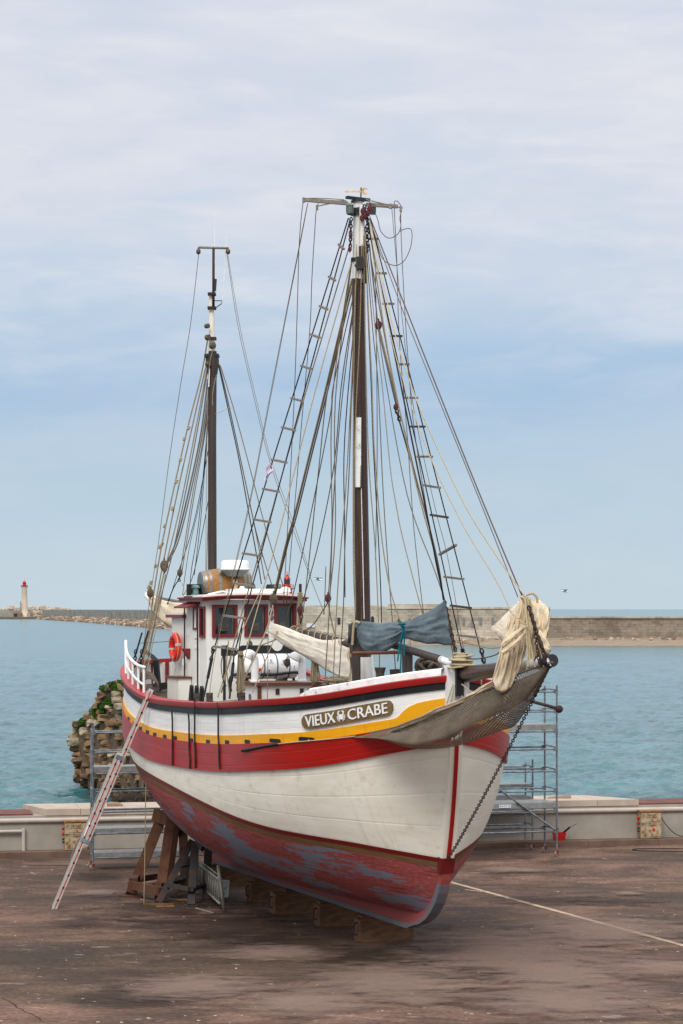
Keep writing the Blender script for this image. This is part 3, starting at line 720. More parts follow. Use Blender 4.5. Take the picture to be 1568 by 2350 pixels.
# weather vane: arrow with an open crescent head, flat plate
mb = MB(); yv = YM
def plate(mb, pts, Y, th=.012, mi=0):
    n = len(pts); a_ = [pix(x, y, Y - th) for x, y in pts]; b_ = [pix(x, y, Y + th) for x, y in pts]
    mb.add(a_ + b_, [tuple(range(n)), tuple(range(2 * n - 1, n - 1, -1))] + [(k, n + k, n + (k + 1) % n, (k + 1) % n) for k in range(n)], mi)
plate(mb, [(791, 439.5), (798, 435), (799, 437.5), (830, 437), (830, 441.5), (799, 441.5), (798, 443.5)], yv)
cx_, cy_ = 837.5, 438.5; outer = [(cx_ + 8 * math.cos(a_), cy_ + 8.5 * math.sin(a_)) for a_ in [R(35 + k * 290 / 14) for k in range(15)]]
inner = [(cx_ + 2.2 + 4.2 * math.cos(a_), cy_ + 4 * math.sin(a_)) for a_ in [R(45 + k * 270 / 14) for k in range(15)]]
for k in range(14): plate(mb, [outer[k], outer[k + 1], inner[k + 1], inner[k]], yv)
vane = mb.build('weather_vane', 'vane_gold', mm)
MB().tube([pix(829, 430, yv), pix(828.5, 456, yv)], .014, 6).build('vane_rod', 'rust_iron', mm)

PXZ = YZ / F
zm = cone('mizzen_mast', [pix(488, 806, YZ), pix(487.5, 850, YZ), pix(487, 1000, YZ), pix(487.5, 1330, YZ), pix(488, 1450, YZ)], [9.5 * PXZ, 10 * PXZ, 9.6 * PXZ, 10.2 * PXZ, 10.4 * PXZ], 'mizzen_wood')
cone('mast_head', [pix(485, 672, YZ), pix(486, 740, YZ), pix(487, 808, YZ)], [5.2 * PXZ, 6.3 * PXZ, 8.4 * PXZ], 'mast_ochre', zm)
cone('mast_hounds', [pix(487, 812, YZ), pix(487.5, 832, YZ), pix(488, 866, YZ)], [15 * PXZ, 15.5 * PXZ, 9.9 * PXZ], 'mizzen_wood', zm)
MB().tube([pix(490.2, 568, YZ - .1), pix(490, 708, YZ - .1)], 3.2 * PXZ, 8).build('topmast', 'rust_iron', zm, smooth=True)
MB().tube([pix(456, 567.5, YZ - .1), pix(524, 569.5, YZ - .1)], 3 * PXZ, 8).build('crossbar', 'grey_wood', zm, smooth=True)
for x in (456, 524):
    MB().lathe(pix(x - .5, 584, YZ - .1), (0, 0, 1), [(0, .01), (.03, .05), (.1, .055), (.14, .02), (.17, .02)], 8).build('pulley_block', 'block_wood', zm, smooth=True)
for y, w in ((675, 18), (707, 19), (777, 20), (817, 34)):
    MB().beam(pix(486.5 - w / 2, y, YZ), pix(486.5 + w / 2, y, YZ), .3, .055).build('mast_band', 'rust_iron' if y < 800 else 'black_iron', zm)
MB().tube([pix(492, 484, YZ - .1), pix(493, 560, YZ - .1), pix(494, 640, YZ - .1)], [.006, .009, .013], 5).build('whip_aerial', 'white_paint', zm)
MB().tube([pix(519.5, 541, YZ), pix(516, 620, YZ), pix(510.5, 690, YZ)], [.006, .009, .013], 5).build('whip_aerial', 'white_paint', zm)
MB().tube([pix(492, 690, YZ), pix(511, 690, YZ), pix(508, 697, YZ), pix(494, 707, YZ)], .012, 5).build('aerial_bracket', 'rust_iron', zm)
MB().beam(pix(495, 640, YZ - .1), pix(493, 668, YZ - .1), .06, .06).build('aerial_clamp', 'black_iron', zm)
for x, y, r_ in ((488, 793, 7.5), (477, 774, 6.5), (478, 835, 6), (475.5, 748, 5.5)):
    MB().lathe(pix(x, y, YZ - .2), (.75, -.6, 0), [(-.05, .02), (-.045, r_ * PXZ), (.045, r_ * PXZ), (.05, .02)], 12).build('pulley_block', 'block_wood', zm, smooth=True, angle=40)
MB().beam(pix(481, 846, YZ - .13), pix(479, 888, YZ - .13), .07, .03).build('radar_reflector', 'plastic_white', zm)

# ---------------------------------------------------------------- wheelhouse
WT = 1.08; WZ0, WZ1 = ZD(12), 6.71
mb = MB(); mb.sbox(11.9, 13.5, -WT, WT, WZ0, WZ1)
wh = mb.build('wheelhouse', 'cabin_white', boat)
def roof(name, s0, s1, tt, z0, crown, th, mats, parent, bow=0.0):
    mb = MB(); n = 12
    def e(k, s, z):
        t = -tt + 2 * tt * k / n; return P(s + bow * (t / tt) ** 2 - bow if s == s0 else s, t, z + crown * (1 - (t / tt) ** 2))
    A = [[e(k, s0, z0), e(k, s0, z0 + th), e(k, s1, z0 + th), e(k, s1, z0)] for k in range(n + 1)]
    mb.grid(A, closed_u=True); mb.add(A[0], [(0, 1, 2, 3)]); mb.add(A[-1], [(3, 2, 1, 0)])
    return mb.build(name, mats, parent)
rf = roof('roof', 11.76, 13.6, 1.2, 6.745, .06, .06, 'cabin_white', wh, .1)
roof('roof_fascia', 11.72, 13.63, 1.23, 6.675, .06, .068, 'trim_red', wh, .1)
roof('roof_lip', 11.67, 13.66, 1.26, 6.735, .06, .03, 'trim_red', wh, .1)
MB().sbox(12.0, 12.9, -.75, .35, 6.86, 6.96).build('roof_hatch', 'cabin_white', wh)
def window_front(t0, t1, z0, z1):
    mb = MB(); S = 11.9; w = .07
    for a, b_, c, d in ((t0, t1, z1 - w, z1), (t0, t1, z0, z0 + w), (t0, t0 + w, z0 + w, z1 - w), (t1 - w, t1, z0 + w, z1 - w)):
        mb.sbox(S - .05, S + .02, a, b_, c, d)
    mb.sbox(S - .012, S + .01, t0 + w, t1 - w, z0 + w, z1 - w, 1)
    # what stands just behind the pane
    mb.sbox(S - .014, S - .0125, t0 + w + .02, t0 + w + .05, z0 + w, z1 - w, 2)
    mb.build('window', ['trim_red', 'glass_dark', 'interior_grey'], wh)
    mb = MB(); mb.sbox(S - .0139, S - .0125, t0 + .2, t1 - .14, z0 + .14, z0 + .3); mb.build('chart_table', 'interior_grey', wh)
window_front(.37, .96, 5.87, 6.6); window_front(-.35, .2, 5.88, 6.61); window_front(-1.03, -.5, 5.9, 6.63)
def window_side(s0, s1, z0, z1, name='window', glass='glass_dark', w=.05, proud=.04):
    mb = MB()
    for a, b_, c, d in ((s0, s1, z1 - w, z1), (s0, s1, z0, z0 + w), (s0, s0 + w, z0 + w, z1 - w), (s1 - w, s1, z0 + w, z1 - w)):
        mb.sbox(a, b_, WT - .02, WT + proud, c, d)
    mb.sbox(s0 + w, s1 - w, WT - .01, WT + .012, z0 + w, z1 - w, 1)
    return mb.build(name, ['trim_red', glass], wh)
window_side(11.98, 12.36, 5.86, 6.56)
dr = MB().sbox(12.42, 13.33, WT, WT + .022, WZ0 + .1, 6.55).build('door', 'cabin_white', wh)
mb = MB(); S0_, S1_ = 12.52, 12.84
for a, b_, c, d in ((S0_, S1_, 6.5, 6.55), (S0_, S1_, 6.03, 6.08), (S0_, S0_ + .05, 6.08, 6.5), (S1_ - .05, S1_, 6.08, 6.5)): mb.sbox(a, b_, WT + .022, WT + .05, c, d)
mb.sbox(S0_ + .05, S1_ - .05, WT + .022, WT + .03, 6.08, 6.5, 1); mb.build('door_window', ['trim_red', 'paper_white'], wh)
mb = MB(); mb.lathe(P(12.5, WT + .02, 5.84), STB, [(0, .02), (.05, .02), (.05, .035), (.08, .03)], 8); mb.build('door_knob', 'vane_gold', wh)
for z in (5.6, 4.75): MB().sbox(12.45, 12.75, WT + .022, WT + .04, z, z + .05).build('hinge', 'white_paint', wh)
for z, s in ((6.28, 13.75), (5.9, 13.2), (5.2, 13.6)): MB().sbox(s, s + .16, WT + .024, WT + .034, z, z + .16).build('notice', 'paper_white', wh)
mb = MB(); a0 = [P(12.4, WT + .0, 6.66), P(13.45, WT + .0, 6.66), P(13.5, WT + .3, 6.56), P(12.4, WT + .3, 6.56)]
mb.add(a0 + [q - UP * .04 for q in a0], [(0, 1, 2, 3), (7, 6, 5, 4), (0, 4, 5, 1), (1, 5, 6, 2), (2, 6, 7, 3), (3, 7, 4, 0)]); mb.build('door_canopy', 'trim_red', wh)
for s in (13.42, 12.38):
    MB().tube([P(s, WT + .07, 6.6), P(s, WT + .07, 4.75), P(s, WT + .07, 4.3)], [.018, .018, .022], 6).build('grab_pole', 'black_paint', wh)
mb = MB(); mb.add([P(13.25, WT + .02, 5.6), P(13.25, WT + .2, 5.6), P(13.25, WT + .05, 5.36), P(13.1, WT + .02, 5.6), P(13.1, WT + .2, 5.6), P(13.1, WT + .05, 5.36)], [(0, 1, 2), (5, 4, 3), (0, 3, 4, 1), (1, 4, 5, 2), (2, 5, 3, 0)]); mb.build('bracket', 'trim_red', wh)
ac = MB().sbox(13.502, 14.9, -.9, WT - .05, ZD(14), 6.38).build('after_cabin', 'cabin_white', boat)
MB().sbox(13.65, 15.05, -1.0, WT + .06, 6.3, 6.37).build('roof_fascia', 'trim_red', ac)
MB().sbox(13.66, 15.02, -.98, WT + .04, 6.371, 6.42).build('roof', 'cabin_white', ac)
MB().sbox(14.55, 14.62, WT - .05, WT + .03, 5.5, 5.95).build('lifebuoy_hook', 'trim_red', ac)
db = MB().sbox(13.0, 13.9, 1.12, 1.42, ZD(13.4) + .02, 4.92).build('deck_box', 'cabin_white', boat)
MB().sbox(12.96, 13.94, 1.1, 1.46, 4.922, 4.965).build('lid', 'varnish_wood', db)
for s in (12.1, 12.5, 11.7):
    mb = MB(); mb.add([P(s, 1.2, ZD(12)), P(s + .3, 1.2, ZD(12)), P(s + .06, 1.2, ZD(12) + .75), P(s, 1.2, ZD(12) + .7)] + [P(s, 1.28, ZD(12)), P(s + .3, 1.28, ZD(12)), P(s + .06, 1.28, ZD(12) + .75), P(s, 1.28, ZD(12) + .7)], [(0, 1, 2, 3), (7, 6, 5, 4), (0, 4, 5, 1), (1, 5, 6, 2), (2, 6, 7, 3), (3, 7, 4, 0)])
    mb.build('brace', 'black_paint', wh)
# navigation light boxes on the roof
def navbox(s, t, side, glass):
    mb = MB(); h = .3; a = [(s + .5, 0), (s - .12, 0), (s - .12, .06), (s + .1, h), (s + .42, h), (s + .5, h * .7)]
    n = len(a); z0 = 6.77
    q = [P(x, t - .02 * side, z0 + z) for x, z in a] + [P(x, t + .02 * side, z0 + z) for x, z in a]
    mb.add(q, [tuple(range(n)), tuple(range(2 * n - 1, n - 1, -1))] + [(k, n + k, n + (k + 1) % n, (k + 1) % n) for k in range(n)])
    mb.sbox(s - .14, s + .5, t - .0 if side > 0 else t - .3, t + .3 if side > 0 else t, z0, z0 + .025)
    mb.sbox(s + .3, s + .34, min(t, t + .28 * side), max(t, t + .28 * side), z0, z0 + h)
    nb_ = mb.build('light_screen', 'black_paint', wh)
    mb = MB(); mb.lathe(P(s + .1, t + .13 * side, z0 + .03), (0, 0, 1), [(0, .085), (.03, .1), (.05, .1), (.05, .07), (.18, .07), (.18, .1), (.22, .1), (.25, .05)], 12); mb.build('side_lantern', glass, wh, smooth=True, angle=40)
navbox(12.75, .92, 1, 'lantern_glass'); navbox(12.6, -.72, -1, 'lantern_green')
# radar
rd = MB(); rc = P(12.7, .16, 7.27)
rd.lathe(rc, UP, [(-.03, .02), (-.025, .18), (.04, .24), (.12, .335)], 28, 1); rd.lathe(rc, UP, [(.121, .35), (.145, .36), (.155, .33), (.30, .322), (.335, .295), (.348, .2), (.35, .0)], 28, 0)
rdo = rd.build('radar_dome', ['plastic_white', 'plastic_grey'], wh, smooth=True, angle=35)
MB().tube([P(12.7, .16, 6.8), rc - UP * .1], .055, 10).build('radar_post', 'vane_gold', wh, smooth=True, angle=40)
mb = MB(); hc = P(12.15, -.02, 7.0); mb.lathe(hc, Vector((.25, -1, 0)), [(-.3, .03), (-.05, .035), (.05, .06), (.12, .105), (.122, .09), (.05, .04)], 14); mb.build('fog_horn', 'lantern_green', wh, smooth=True, angle=40)
mb = MB(); mb.lathe(P(12.3, .12, 6.84), UP, [(0, .15), (.05, .14), (.16, .05), (.18, .05)], 12); mb.build('horn_base', 'plastic_white', wh, smooth=True, angle=40)
MB().tube([P(12.55, -.95, 6.78), P(12.55, -.95, 6.92), ], .05, 10).build('vent_pipe', 'black_paint', wh)
mb = MB(); mb.lathe(P(12.2, -.88, 6.78), UP, [(0, .09), (.1, .09), (.12, .13), (.2, .11), (.23, .03)], 14); mb.build('roof_vent', 'plastic_white', wh, smooth=True, angle=40)
MB().tube(cat([P(12.4, .9, 6.83), P(12.3, .6, 6.9), P(12.5, .4, 6.88), P(12.3, .2, 6.86), P(12.6, .35, 6.86)]), .02, 6).build('roof_hose', 'plastic_white', wh)
# wrapped boom crutch beside the wheelhouse
MB().tube([on_s(689, 1470, 11.6), on_s(689.5, 1340, 11.6)], .035, 8).build('boom_crutch', 'rust_iron', boat)
mb = MB()
for k in range(22): mb.torus(on_s(689, 1362 + k * 4.6, 11.6), UP, .045, .022, 10, 5)
mb.build('rope_wrapping', 'rope_tan', boat)
# skylight trunk
tk = MB().sbox(9.1, 10.4, -.78, .76, ZD(9.5), 4.86).build('skylight_trunk', 'cabin_white', boat)
MB().sbox(9.02, 10.5, -.86, .84, 4.862, 4.93).build('lid', 'varnish_wood', tk)
MB().sbox(9.06, 9.1, .72, .8, ZD(9.5), 4.86).build('corner_post', 'varnish_wood', tk)
for t in (.35, -.2): MB().sbox(9.075, 9.1, t - .04, t + .04, 4.68, 4.8).build('latch', 'rust_iron', tk)
MB().lathe(P(9.7, .76, 4.6), STB, [(0, .08), (.02, .08), (.02, .05), (.01, .05)], 12).build('porthole', 'hoop_steel', tk)
mb = MB(); q = [P(7.8, -.34 + .04 * k, 4.84 + .14 * math.sin(math.pi * k / 10) ** .8) for k in range(11)]
mb.grid([[p - UP * .25 for p in q], q, [p + AFT * .08 for p in q], [p - UP * .25 + AFT * .08 for p in q]]); mb.build('tool_chest', 'varnish_wood', boat)
MB().sbox(7.82, 8.0, -.3, .06, ZD(7.8), 4.83).build('tool_chest', 'block_purple', boat)
# ventilator cowls
for t, ym, top in ((.66, 0, 5.5), (-.42, 0, 5.45)):
    c0 = P(9.7, t, 4.93); mb = MB()
    pts = [c0, c0 + UP * .03, c0 + UP * .04, c0 + UP * (top - 4.93 - .1)] ; mb.tube(pts, [.105, .105, .082, .082], 14)
    arc = [c0 + UP * (top - 4.93 - .1) + Vector((-.1 + .1 * math.cos(a_), -.02 * math.sin(a_) - .05 * (1 - math.cos(a_)), .13 * math.sin(a_))) for a_ in [R(k * 15) for k in range(0, 11)]]
    mb.tube(arc, [.082] * 4 + [.088, .095, .105, .115, .125, .13, .132], 14); mb.build('ventilator_cowl', 'plastic_white', boat, smooth=True, angle=50)
# gallows plank behind the raft
mb = MB(); S_ = 10.95; zt_, zb_ = 5.70, 5.47; pr = []
for k in range(41):
    t = 1.02 - 1.75 * k / 40; z = zt_
    for c_ in (.72, -.28): z -= .13 * max(0, 1 - ((t - c_) / .14) ** 2) ** .5
    pr.append((t, z))
mb.grid([[P(S_, t, zb_) for t, z in pr], [P(S_, t, z) for t, z in pr], [P(S_ + .06, t, z) for t, z in pr], [P(S_ + .06, t, zb_) for t, z in pr]], closed_v=True); mb.build('boom_gallows', 'black_paint', boat)
for t in (.95, -.66): MB().beam(P(S_ + .03, t, ZD(11)), P(S_ + .03, t, 5.5), .1, .06).build('gallows_post', 'black_paint', boat)
# raft cradle
for t in (.55, -.35): MB().beam(P(10.6, t, 4.93), P(11.2, t, 4.93), .08, .1).build('raft_cradle', 'dark_wood', boat)
MB().tube(cat([P(10.5, .95, 4.7), P(10.5, .9, 5.06), P(10.5, 0, 5.06), P(10.5, -.6, 5.1), P(10.5, -.75, 4.85)]), .03, 8).build('hand_rail', 'black_paint', boat)
# stern railing on the starboard quarter
rl = MB()
def qr(s, h, inn=.05): return P(s, halfb(s, zr_(s)) - inn, zr_(s) + h)
sp_ = [12.2, 12.7, 13.3, 13.9, 14.5]
def top_h(s): return .56
for s in sp_[:-1]: MB().tube([qr(s, .02), qr(s, top_h(s))], .03, 8).build('stanchion', 'white_paint', boat, smooth=True, angle=50)
MB().tube(cat([qr(12.15, .6), qr(12.7, top_h(12.7)), qr(13.3, top_h(13.3)), qr(13.9, top_h(13.9)), qr(14.4, .6), qr(14.62, .76)]), .036, 8).build('guard_rail', 'white_paint', boat, smooth=True)
MB().tube(cat([qr(12.2, .2), qr(12.9, .22), qr(13.9, .26), qr(14.45, .3)]), .028, 8).build('guard_rail', 'white_paint', boat, smooth=True)
MB().tube(cat([qr(14.62, .76), qr(14.6, .55), qr(14.5, .25), qr(14.45, .02)]), .036, 8).build('stanchion', 'white_paint', boat, smooth=True)
# black stern davit
MB().tube([on_s(328, 1490, 15.6), on_s(352, 1509, 15.3), on_s(358, 1516, 15.2), on_s(364, 1585, 15.2)], [.05, .075, .085, .08], 4).build('davit', 'black_paint', boat)
MB().beam(on_s(352, 1577, 14.9), on_s(398, 1572, 14.9), .12, .16).build('davit_foot', 'black_paint', boat)
# bitts along the rail
for x, y0, y1, w, t in ((359, 1578, 1606, 7, 2.1), (452, 1592, 1614, 6, 2.32), (482, 1590, 1614, 7, 2.2), (555, 1589, 1614, 8, 2.2)):
    a_ = on_t(x, y1, t); b_ = on_t(x - 1, y0, t); mb = MB(); ww = w * .0092
    mb.beam(a_, b_ - UP * .08, ww * 1.7, ww * 1.7); mb.beam(b_ - UP * .08, b_, ww * 2.1, ww * 2.1); mb.build('mooring_bitt', 'dark_wood', boat)
a_ = P(1.9, .75, 5.0); mb = MB(); mb.tube([a_, a_ + UP * .2, a_ + UP * .32, a_ + UP * .42], [.1, .075, .085, .115], 8); mb.build('mooring_bitt', 'dark_wood', boat)
MB().beam(on_s(908, 1572, 2.2), on_s(906, 1536, 2.2), .16, .14).build('mooring_bitt', 'rust_iron', boat)
# fore gallows: posts and cross bar under the staysail boom
MB().beam(on_s(935.5, 1572, 2.4), on_s(935, 1494, 2.4), .19, .14).build('gallows_post', 'dark_wood', boat)
MB().beam(on_s(816, 1590, 4.0), on_s(815, 1478, 4.0), .17, .16).build('gallows_post', 'dark_wood', boat)
MB().tube([on_s(812, 1499, 3.6), on_s(930, 1497, 2.4)], .035, 8).build('cross_bar', 'varnish_wood', boat)
MB().tube([pix(858, 1570, 49.2), pix(852, 1506, 49.2)], .04, 8).build('deck_pipe', 'white_paint', boat)
MB().tube([pix(848, 1546, 49.2), pix(856, 1546, 49.2)], .03, 8).build('deck_pipe', 'white_paint', boat)
mb = MB(); q = [on_s(835 + 5.5 * k, 1578 - 14 * math.sin(math.pi * k / 12), 2.9) for k in range(13)]
mb.grid([[p - UP * .2 for p in q], q, [p + AFT * .5 for p in q], [p - UP * .2 + AFT * .5 for p in q]]); mb.build('fore_hatch', 'varnish_wood', boat)
# mast fife rail with pins
MB().beam(on_s(742, 1584, 4.6), on_s(822, 1570, 4.6), .16, .08).build('fife_rail', 'varnish_wood', boat)
for x in (752, 775, 786): MB().tube([on_s(x, 1585, 4.6), on_s(x, 1566, 4.6)], [.03, .035], 6).build('belaying_pin', 'dark_wood', boat)

# ---------------------------------------------------------------- bowsprit and spars
bsb = P(1.2, -.14, 5.22); bst = P(-3.95, -.03, 5.66)
def bsp(u): return bsb.lerp(bst, u)
bow = MB().tube([bsp(0), bsp(.3), bsp(.72)], [.145, .145, .11], 14).build('bowsprit', 'mast_wood', boat, smooth=True, angle=40)
MB().tube([bsp(.721), bsp(.93)], [.107, .095], 14).build('bowsprit_sleeve', 'plastic_white', bow, smooth=True, angle=40)
mb = MB(); mb.tube([bsp(.931), bsp(1)], [.11, .108], 14, 0); mb.tube([bsp(.9995), bsp(1.002)], [.1, .095], 14, 1); mb.build('bowsprit_cap', ['black_iron', 'cap_worn'], bow, smooth=True, angle=40)
mb = MB(); mb.torus(bsp(.955), (bst - bsb), .115, .022, 14, 6); mb.torus(bsp(.9), (bst - bsb), .105, .018, 14, 6); mb.build('cranse_iron', 'black_iron', bow, smooth=True)
mb = MB(); chain(mb, bsp(.96) - UP * .14, P(.40, 0.02, 1.98), .08, .0095, .10); mb.build('bobstay_chain', 'rust_iron', boat)
MB().tube([bsp(.97) - UP * .1, bsp(.97) - UP * .1 + (P(.4, 0, 1.98) - bsp(.97)) * .13], .03, 6).build('bobstay_pendant', 'black_iron', boat)
# whisker spars
wp = MB().tube([P(.9, -1.1, 5.0), pix(1284, 1627, 44.6)], [.035, .03], 8).build('whisker_spar', 'dark_wood', boat, smooth=True)
MB().lathe(pix(1281, 1626.5, 44.6), pix(1290, 1630, 44.4) - pix(1281, 1626.5, 44.6), [(0, .03), (.01, .065), (.07, .075), (.11, .05), (.12, .02)], 10).build('spar_knob', 'rust_iron', boat, smooth=True)
p0, p1 = hullp(1, 4.6, zr_(4.6) - .93, .1), hullp(1, 3.1, zr_(3.1) - .82, .09)
MB().tube([p0, p0.lerp(p1, .4), p1], [.035, .03, .028], 8).build('whisker_spar', 'black_paint', boat, smooth=True)
MB().tube(cat([p1] + [hullp(1, s, zr_(s) - .82, .075) - UP * .02 * math.sin(s * 2) for s in (2.8, 2.5, 2.2, 1.9, 1.6, 1.3)]), .012, 5).build('net_lashing', 'rope_pale', boat)
# staysail boom with white tip
MB().tube([on_s(880, 1473, 3.4), on_s(1012, 1514, .9)], [.07, .075], 10).build('staysail_boom', 'dark_wood', boat, smooth=True)
MB().tube([on_s(1012.3, 1514, .9), on_s(1034, 1522, .62)], [.074, .06], 10).build('boom_tip', 'chipped_white', boat, smooth=True)
# main boom
MB().tube([pix(668, 1449, 52.2), pix(735, 1463, 50.6), pix(808, 1481, 49.0)], [.085, .1, .1], 10).build('main_boom', 'dark_wood', boat, smooth=True)
MB().beam(pix(808, 1481, 49.0), pix(832, 1490, YM), .14, .1).build('gooseneck', 'black_iron', boat)
# mizzen boom
MB().tube([pix(358, 1374, 62.5), pix(430, 1389, 59.4), pix(486, 1400, YZ)], [.07, .085, .085], 10).build('mizzen_boom', 'mizzen_wood', boat, smooth=True)
MB().tube([pix(338, 1364, 62.9), pix(349, 1380, 62.7)], .09, 8).build('boom_end', 'chipped_white', boat)
# ================================================================ SAILS
def pp(pts, Y0, Y1):
    n = len(pts) - 1; return [pix(x, y, 1 / ((1 - i / n) / Y0 + i / n / Y1)) for i, (x, y) in enumerate(pts)]
mainsail = fabric('mainsail', pp([(612, 1441), (626, 1431), (660, 1441), (690, 1453), (718, 1462), (748, 1470), (780, 1466), (813, 1472)], 52.6, 48.9),
       pp([(607, 1452), (625, 1462), (655, 1483), (690, 1502), (722, 1522), (752, 1540), (778, 1552), (800, 1560)], 52.5, 48.7),
       'sail_white', boat, .17, 2.3, .05, 3, 48, 16, True, wav=.05)
fabric('sail_bunt', pp([(796, 1492), (803, 1486), (812, 1500)], 48.9, 48.9), pp([(798, 1558), (806, 1562), (812, 1552)], 48.9, 48.9), 'sail_cream', boat, .13, 3, .05, 8, 14, 10, False)
for k in range(9):
    mb = MB(); x = 676 + k * 14; y = 1449 + k * 2.9; Y = 52.0 - k * .33
    mb.torus(pix(x, y, Y), Vector((.5, -.8, .15)), .115, .012, 12, 5)
    mb.build('sail_lacing', 'rope_pale', mainsail)
fabric('mizzen_sail', pp([(338, 1374), (350, 1366), (366, 1374), (392, 1381), (430, 1387), (470, 1397)], 62.8, 58.5),
       pp([(342, 1388), (352, 1404), (366, 1422), (392, 1440), (430, 1446), (470, 1446)], 62.6, 58.4), 'sail_cream', boat, .2, 2.2, .07, 12, 30, 12, True, wav=.06)
cov = fabric('staysail_cover', [on_s(*q) for q in ((812, 1428, 4.0), (835, 1426, 3.6), (865, 1429, 3.2), (905, 1428, 2.6), (930, 1427, 2.3), (960, 1414, 1.8), (990, 1399, 1.3), (1010, 1386, .9), (1021, 1377, .7))],
       [on_s(*q) for q in ((818, 1470, 4.0), (836, 1494, 3.6), (866, 1499, 3.2), (900, 1488, 2.6), (926, 1466, 2.3), (955, 1472, 1.8), (985, 1477, 1.3), (1015, 1480, .95), (1040, 1482, .6))],
       'cover_blue', boat, .16, 2.6, .05, 21, 48, 18, True, wav=.04)
fabric('cover_flap', [on_s(*q) for q in ((800, 1432, 4.1), (812, 1428, 4.0), (822, 1432, 3.9))], [on_s(*q) for q in ((798, 1476, 4.1), (808, 1477, 4.0), (820, 1484, 3.9))], 'cover_dark', boat, .08, 3, .03, 4, 12, 8, False)
MB().tube(cat([on_s(809, 1480, 3.85), on_s(812, 1436, 3.8), on_s(818, 1427, 3.75), on_s(826, 1430, 3.7)]), .025, 6).build('cover_lashing', 'rope_pale', cov)
mb = MB()
for dx in (0, 4, -3): mb.tube(cat([on_s(920 + dx, 1428, 2.0), on_s(926 + dx * .6, 1446, 1.95), on_s(922 + dx * 1.5, 1480, 2.0), on_s(919 + dx * 2, 1560 - abs(dx) * 14, 2.0)]), .016, 5)
mb.torus(on_s(923, 1432, 1.95), UP, .06, .02, 10, 5); mb.build('cover_tie', 'rope_teal', cov)
fabric('furled_sail_end', pp([(795, 1424), (805, 1428), (816, 1434)], 48.4, 48.0), pp([(798, 1437), (806, 1443), (815, 1448)], 48.4, 48.0), 'sail_white', boat, .06, 2, .02, 5, 10, 8)
# jib hanging at the bowsprit end
YJ = 40.4
jib = fabric('jib', pp([(1172, 1408), (1182, 1400), (1196, 1372), (1206, 1368), (1213, 1404), (1213, 1430)], 40.5, 40.3),
       pp([(1130, 1560), (1138, 1582), (1153, 1590), (1172, 1578), (1187, 1548), (1206, 1505)], 40.6, 40.2), 'sail_cream', boat, .17, 4.2, .065, 31, 44, 34, False, wav=.04)
fabric('jib_panel', pp([(1126, 1441), (1150, 1419), (1178, 1391), (1198, 1371)], 40.7, 40.5), pp([(1152, 1471), (1166, 1478), (1186, 1455), (1204, 1420)], 40.7, 40.4), 'sail_white', jib, .045, 1.2, .02, 33, 20, 10, True)
for tq, bq, sd_f in ((((1150, 1478), (1164, 1462), (1184, 1447), (1206, 1432)), ((1153, 1489), (1168, 1478), (1188, 1460), (1207, 1442)), 36), (((1150, 1494), (1166, 1480), (1188, 1464), (1208, 1446)), ((1154, 1504), (1172, 1494), (1192, 1476), (1209, 1456)), 37)):
    fabric('jib_fold', pp(list(tq), 39.95, 39.95), pp(list(bq), 39.95, 39.95), 'sail_cream', jib, .05, 1.2, .012, sd_f, 24, 10, True)
fabric('jib_fold', pp([(1204, 1370), (1216, 1372), (1240, 1380), (1257, 1393), (1262, 1418), (1258, 1440)], 40.4, 40.2), pp([(1205, 1440), (1210, 1500), (1217, 1528), (1228, 1530), (1246, 1508), (1256, 1470)], 40.4, 40.2), 'sail_cream', jib, .18, 3.0, .08, 41, 40, 28, False, wav=.05)
fabric('jib_fold', pp([(1228, 1440), (1242, 1448), (1256, 1470), (1265, 1488)], 40.1, 40.0), pp([(1226, 1470), (1236, 1492), (1250, 1506), (1266, 1494)], 40.1, 40.0), 'sail_cream', jib, .08, 2, .03, 44, 18, 10, True)
fabric('jib_foot', pp([(968, 1642), (1000, 1626), (1052, 1606), (1085, 1588), (1110, 1572), (1142, 1558)], 42.3, 40.7), pp([(972, 1646), (1004, 1634), (1056, 1615), (1090, 1599), (1118, 1584), (1150, 1572)], 42.3, 40.7), 'sail_cream', jib, .08, 1.6, .05, 47, 30, 10)
mb = MB(); chain(mb, pix(1206, 1372, 40.1), pix(1232, 1452, 39.9), .08, .012); chain(mb, pix(1214, 1392, 39.9), pix(1252, 1512, 39.6), .09, .013); chain(mb, pix(1227, 1440, 39.8), pix(1238, 1522, 39.6), .08, .011)
mb.build('tack_chain', 'rust_iron', jib)
mb = MB()
for a_, b_ in (((1207, 1368), (1212, 1530)), ((1212, 1370), (1216, 1515)), ((1217, 1372), (1249, 1530)), ((1205, 1370), (1210, 1440)), ((1210, 1430), (1224, 1512)), ((1224, 1512), (1229, 1530)), ((1169, 1398), (1192, 1420)), ((1192, 1420), (1205, 1432))):
    mb.tube(sag(pix(*a_, 39.95), pix(*b_, 39.7), .02), .013, 5)
mb.tube(cat([pix(1208, 1366, 40), pix(1222, 1362, 40), pix(1232, 1370, 40), pix(1234, 1384, 40)]), .022, 6)
for k in range(6): mb.torus(pix(1204 + k * 2, 1372 + k * 3.4, 40.05), Vector((.3, -.2, 1)), .06, .02, 8, 5)
mb.build('jib_lashing', 'rope_pale', jib)
for x, y in ((1243, 1476), (1252, 1500)):
    MB().tube([pix(x - 10, y - 20, 39.75), pix(x, y, 39.65), pix(x + 4, y + 12, 39.6)], [.022, .026, .016], 8).build('turnbuckle', 'rust_iron', jib)
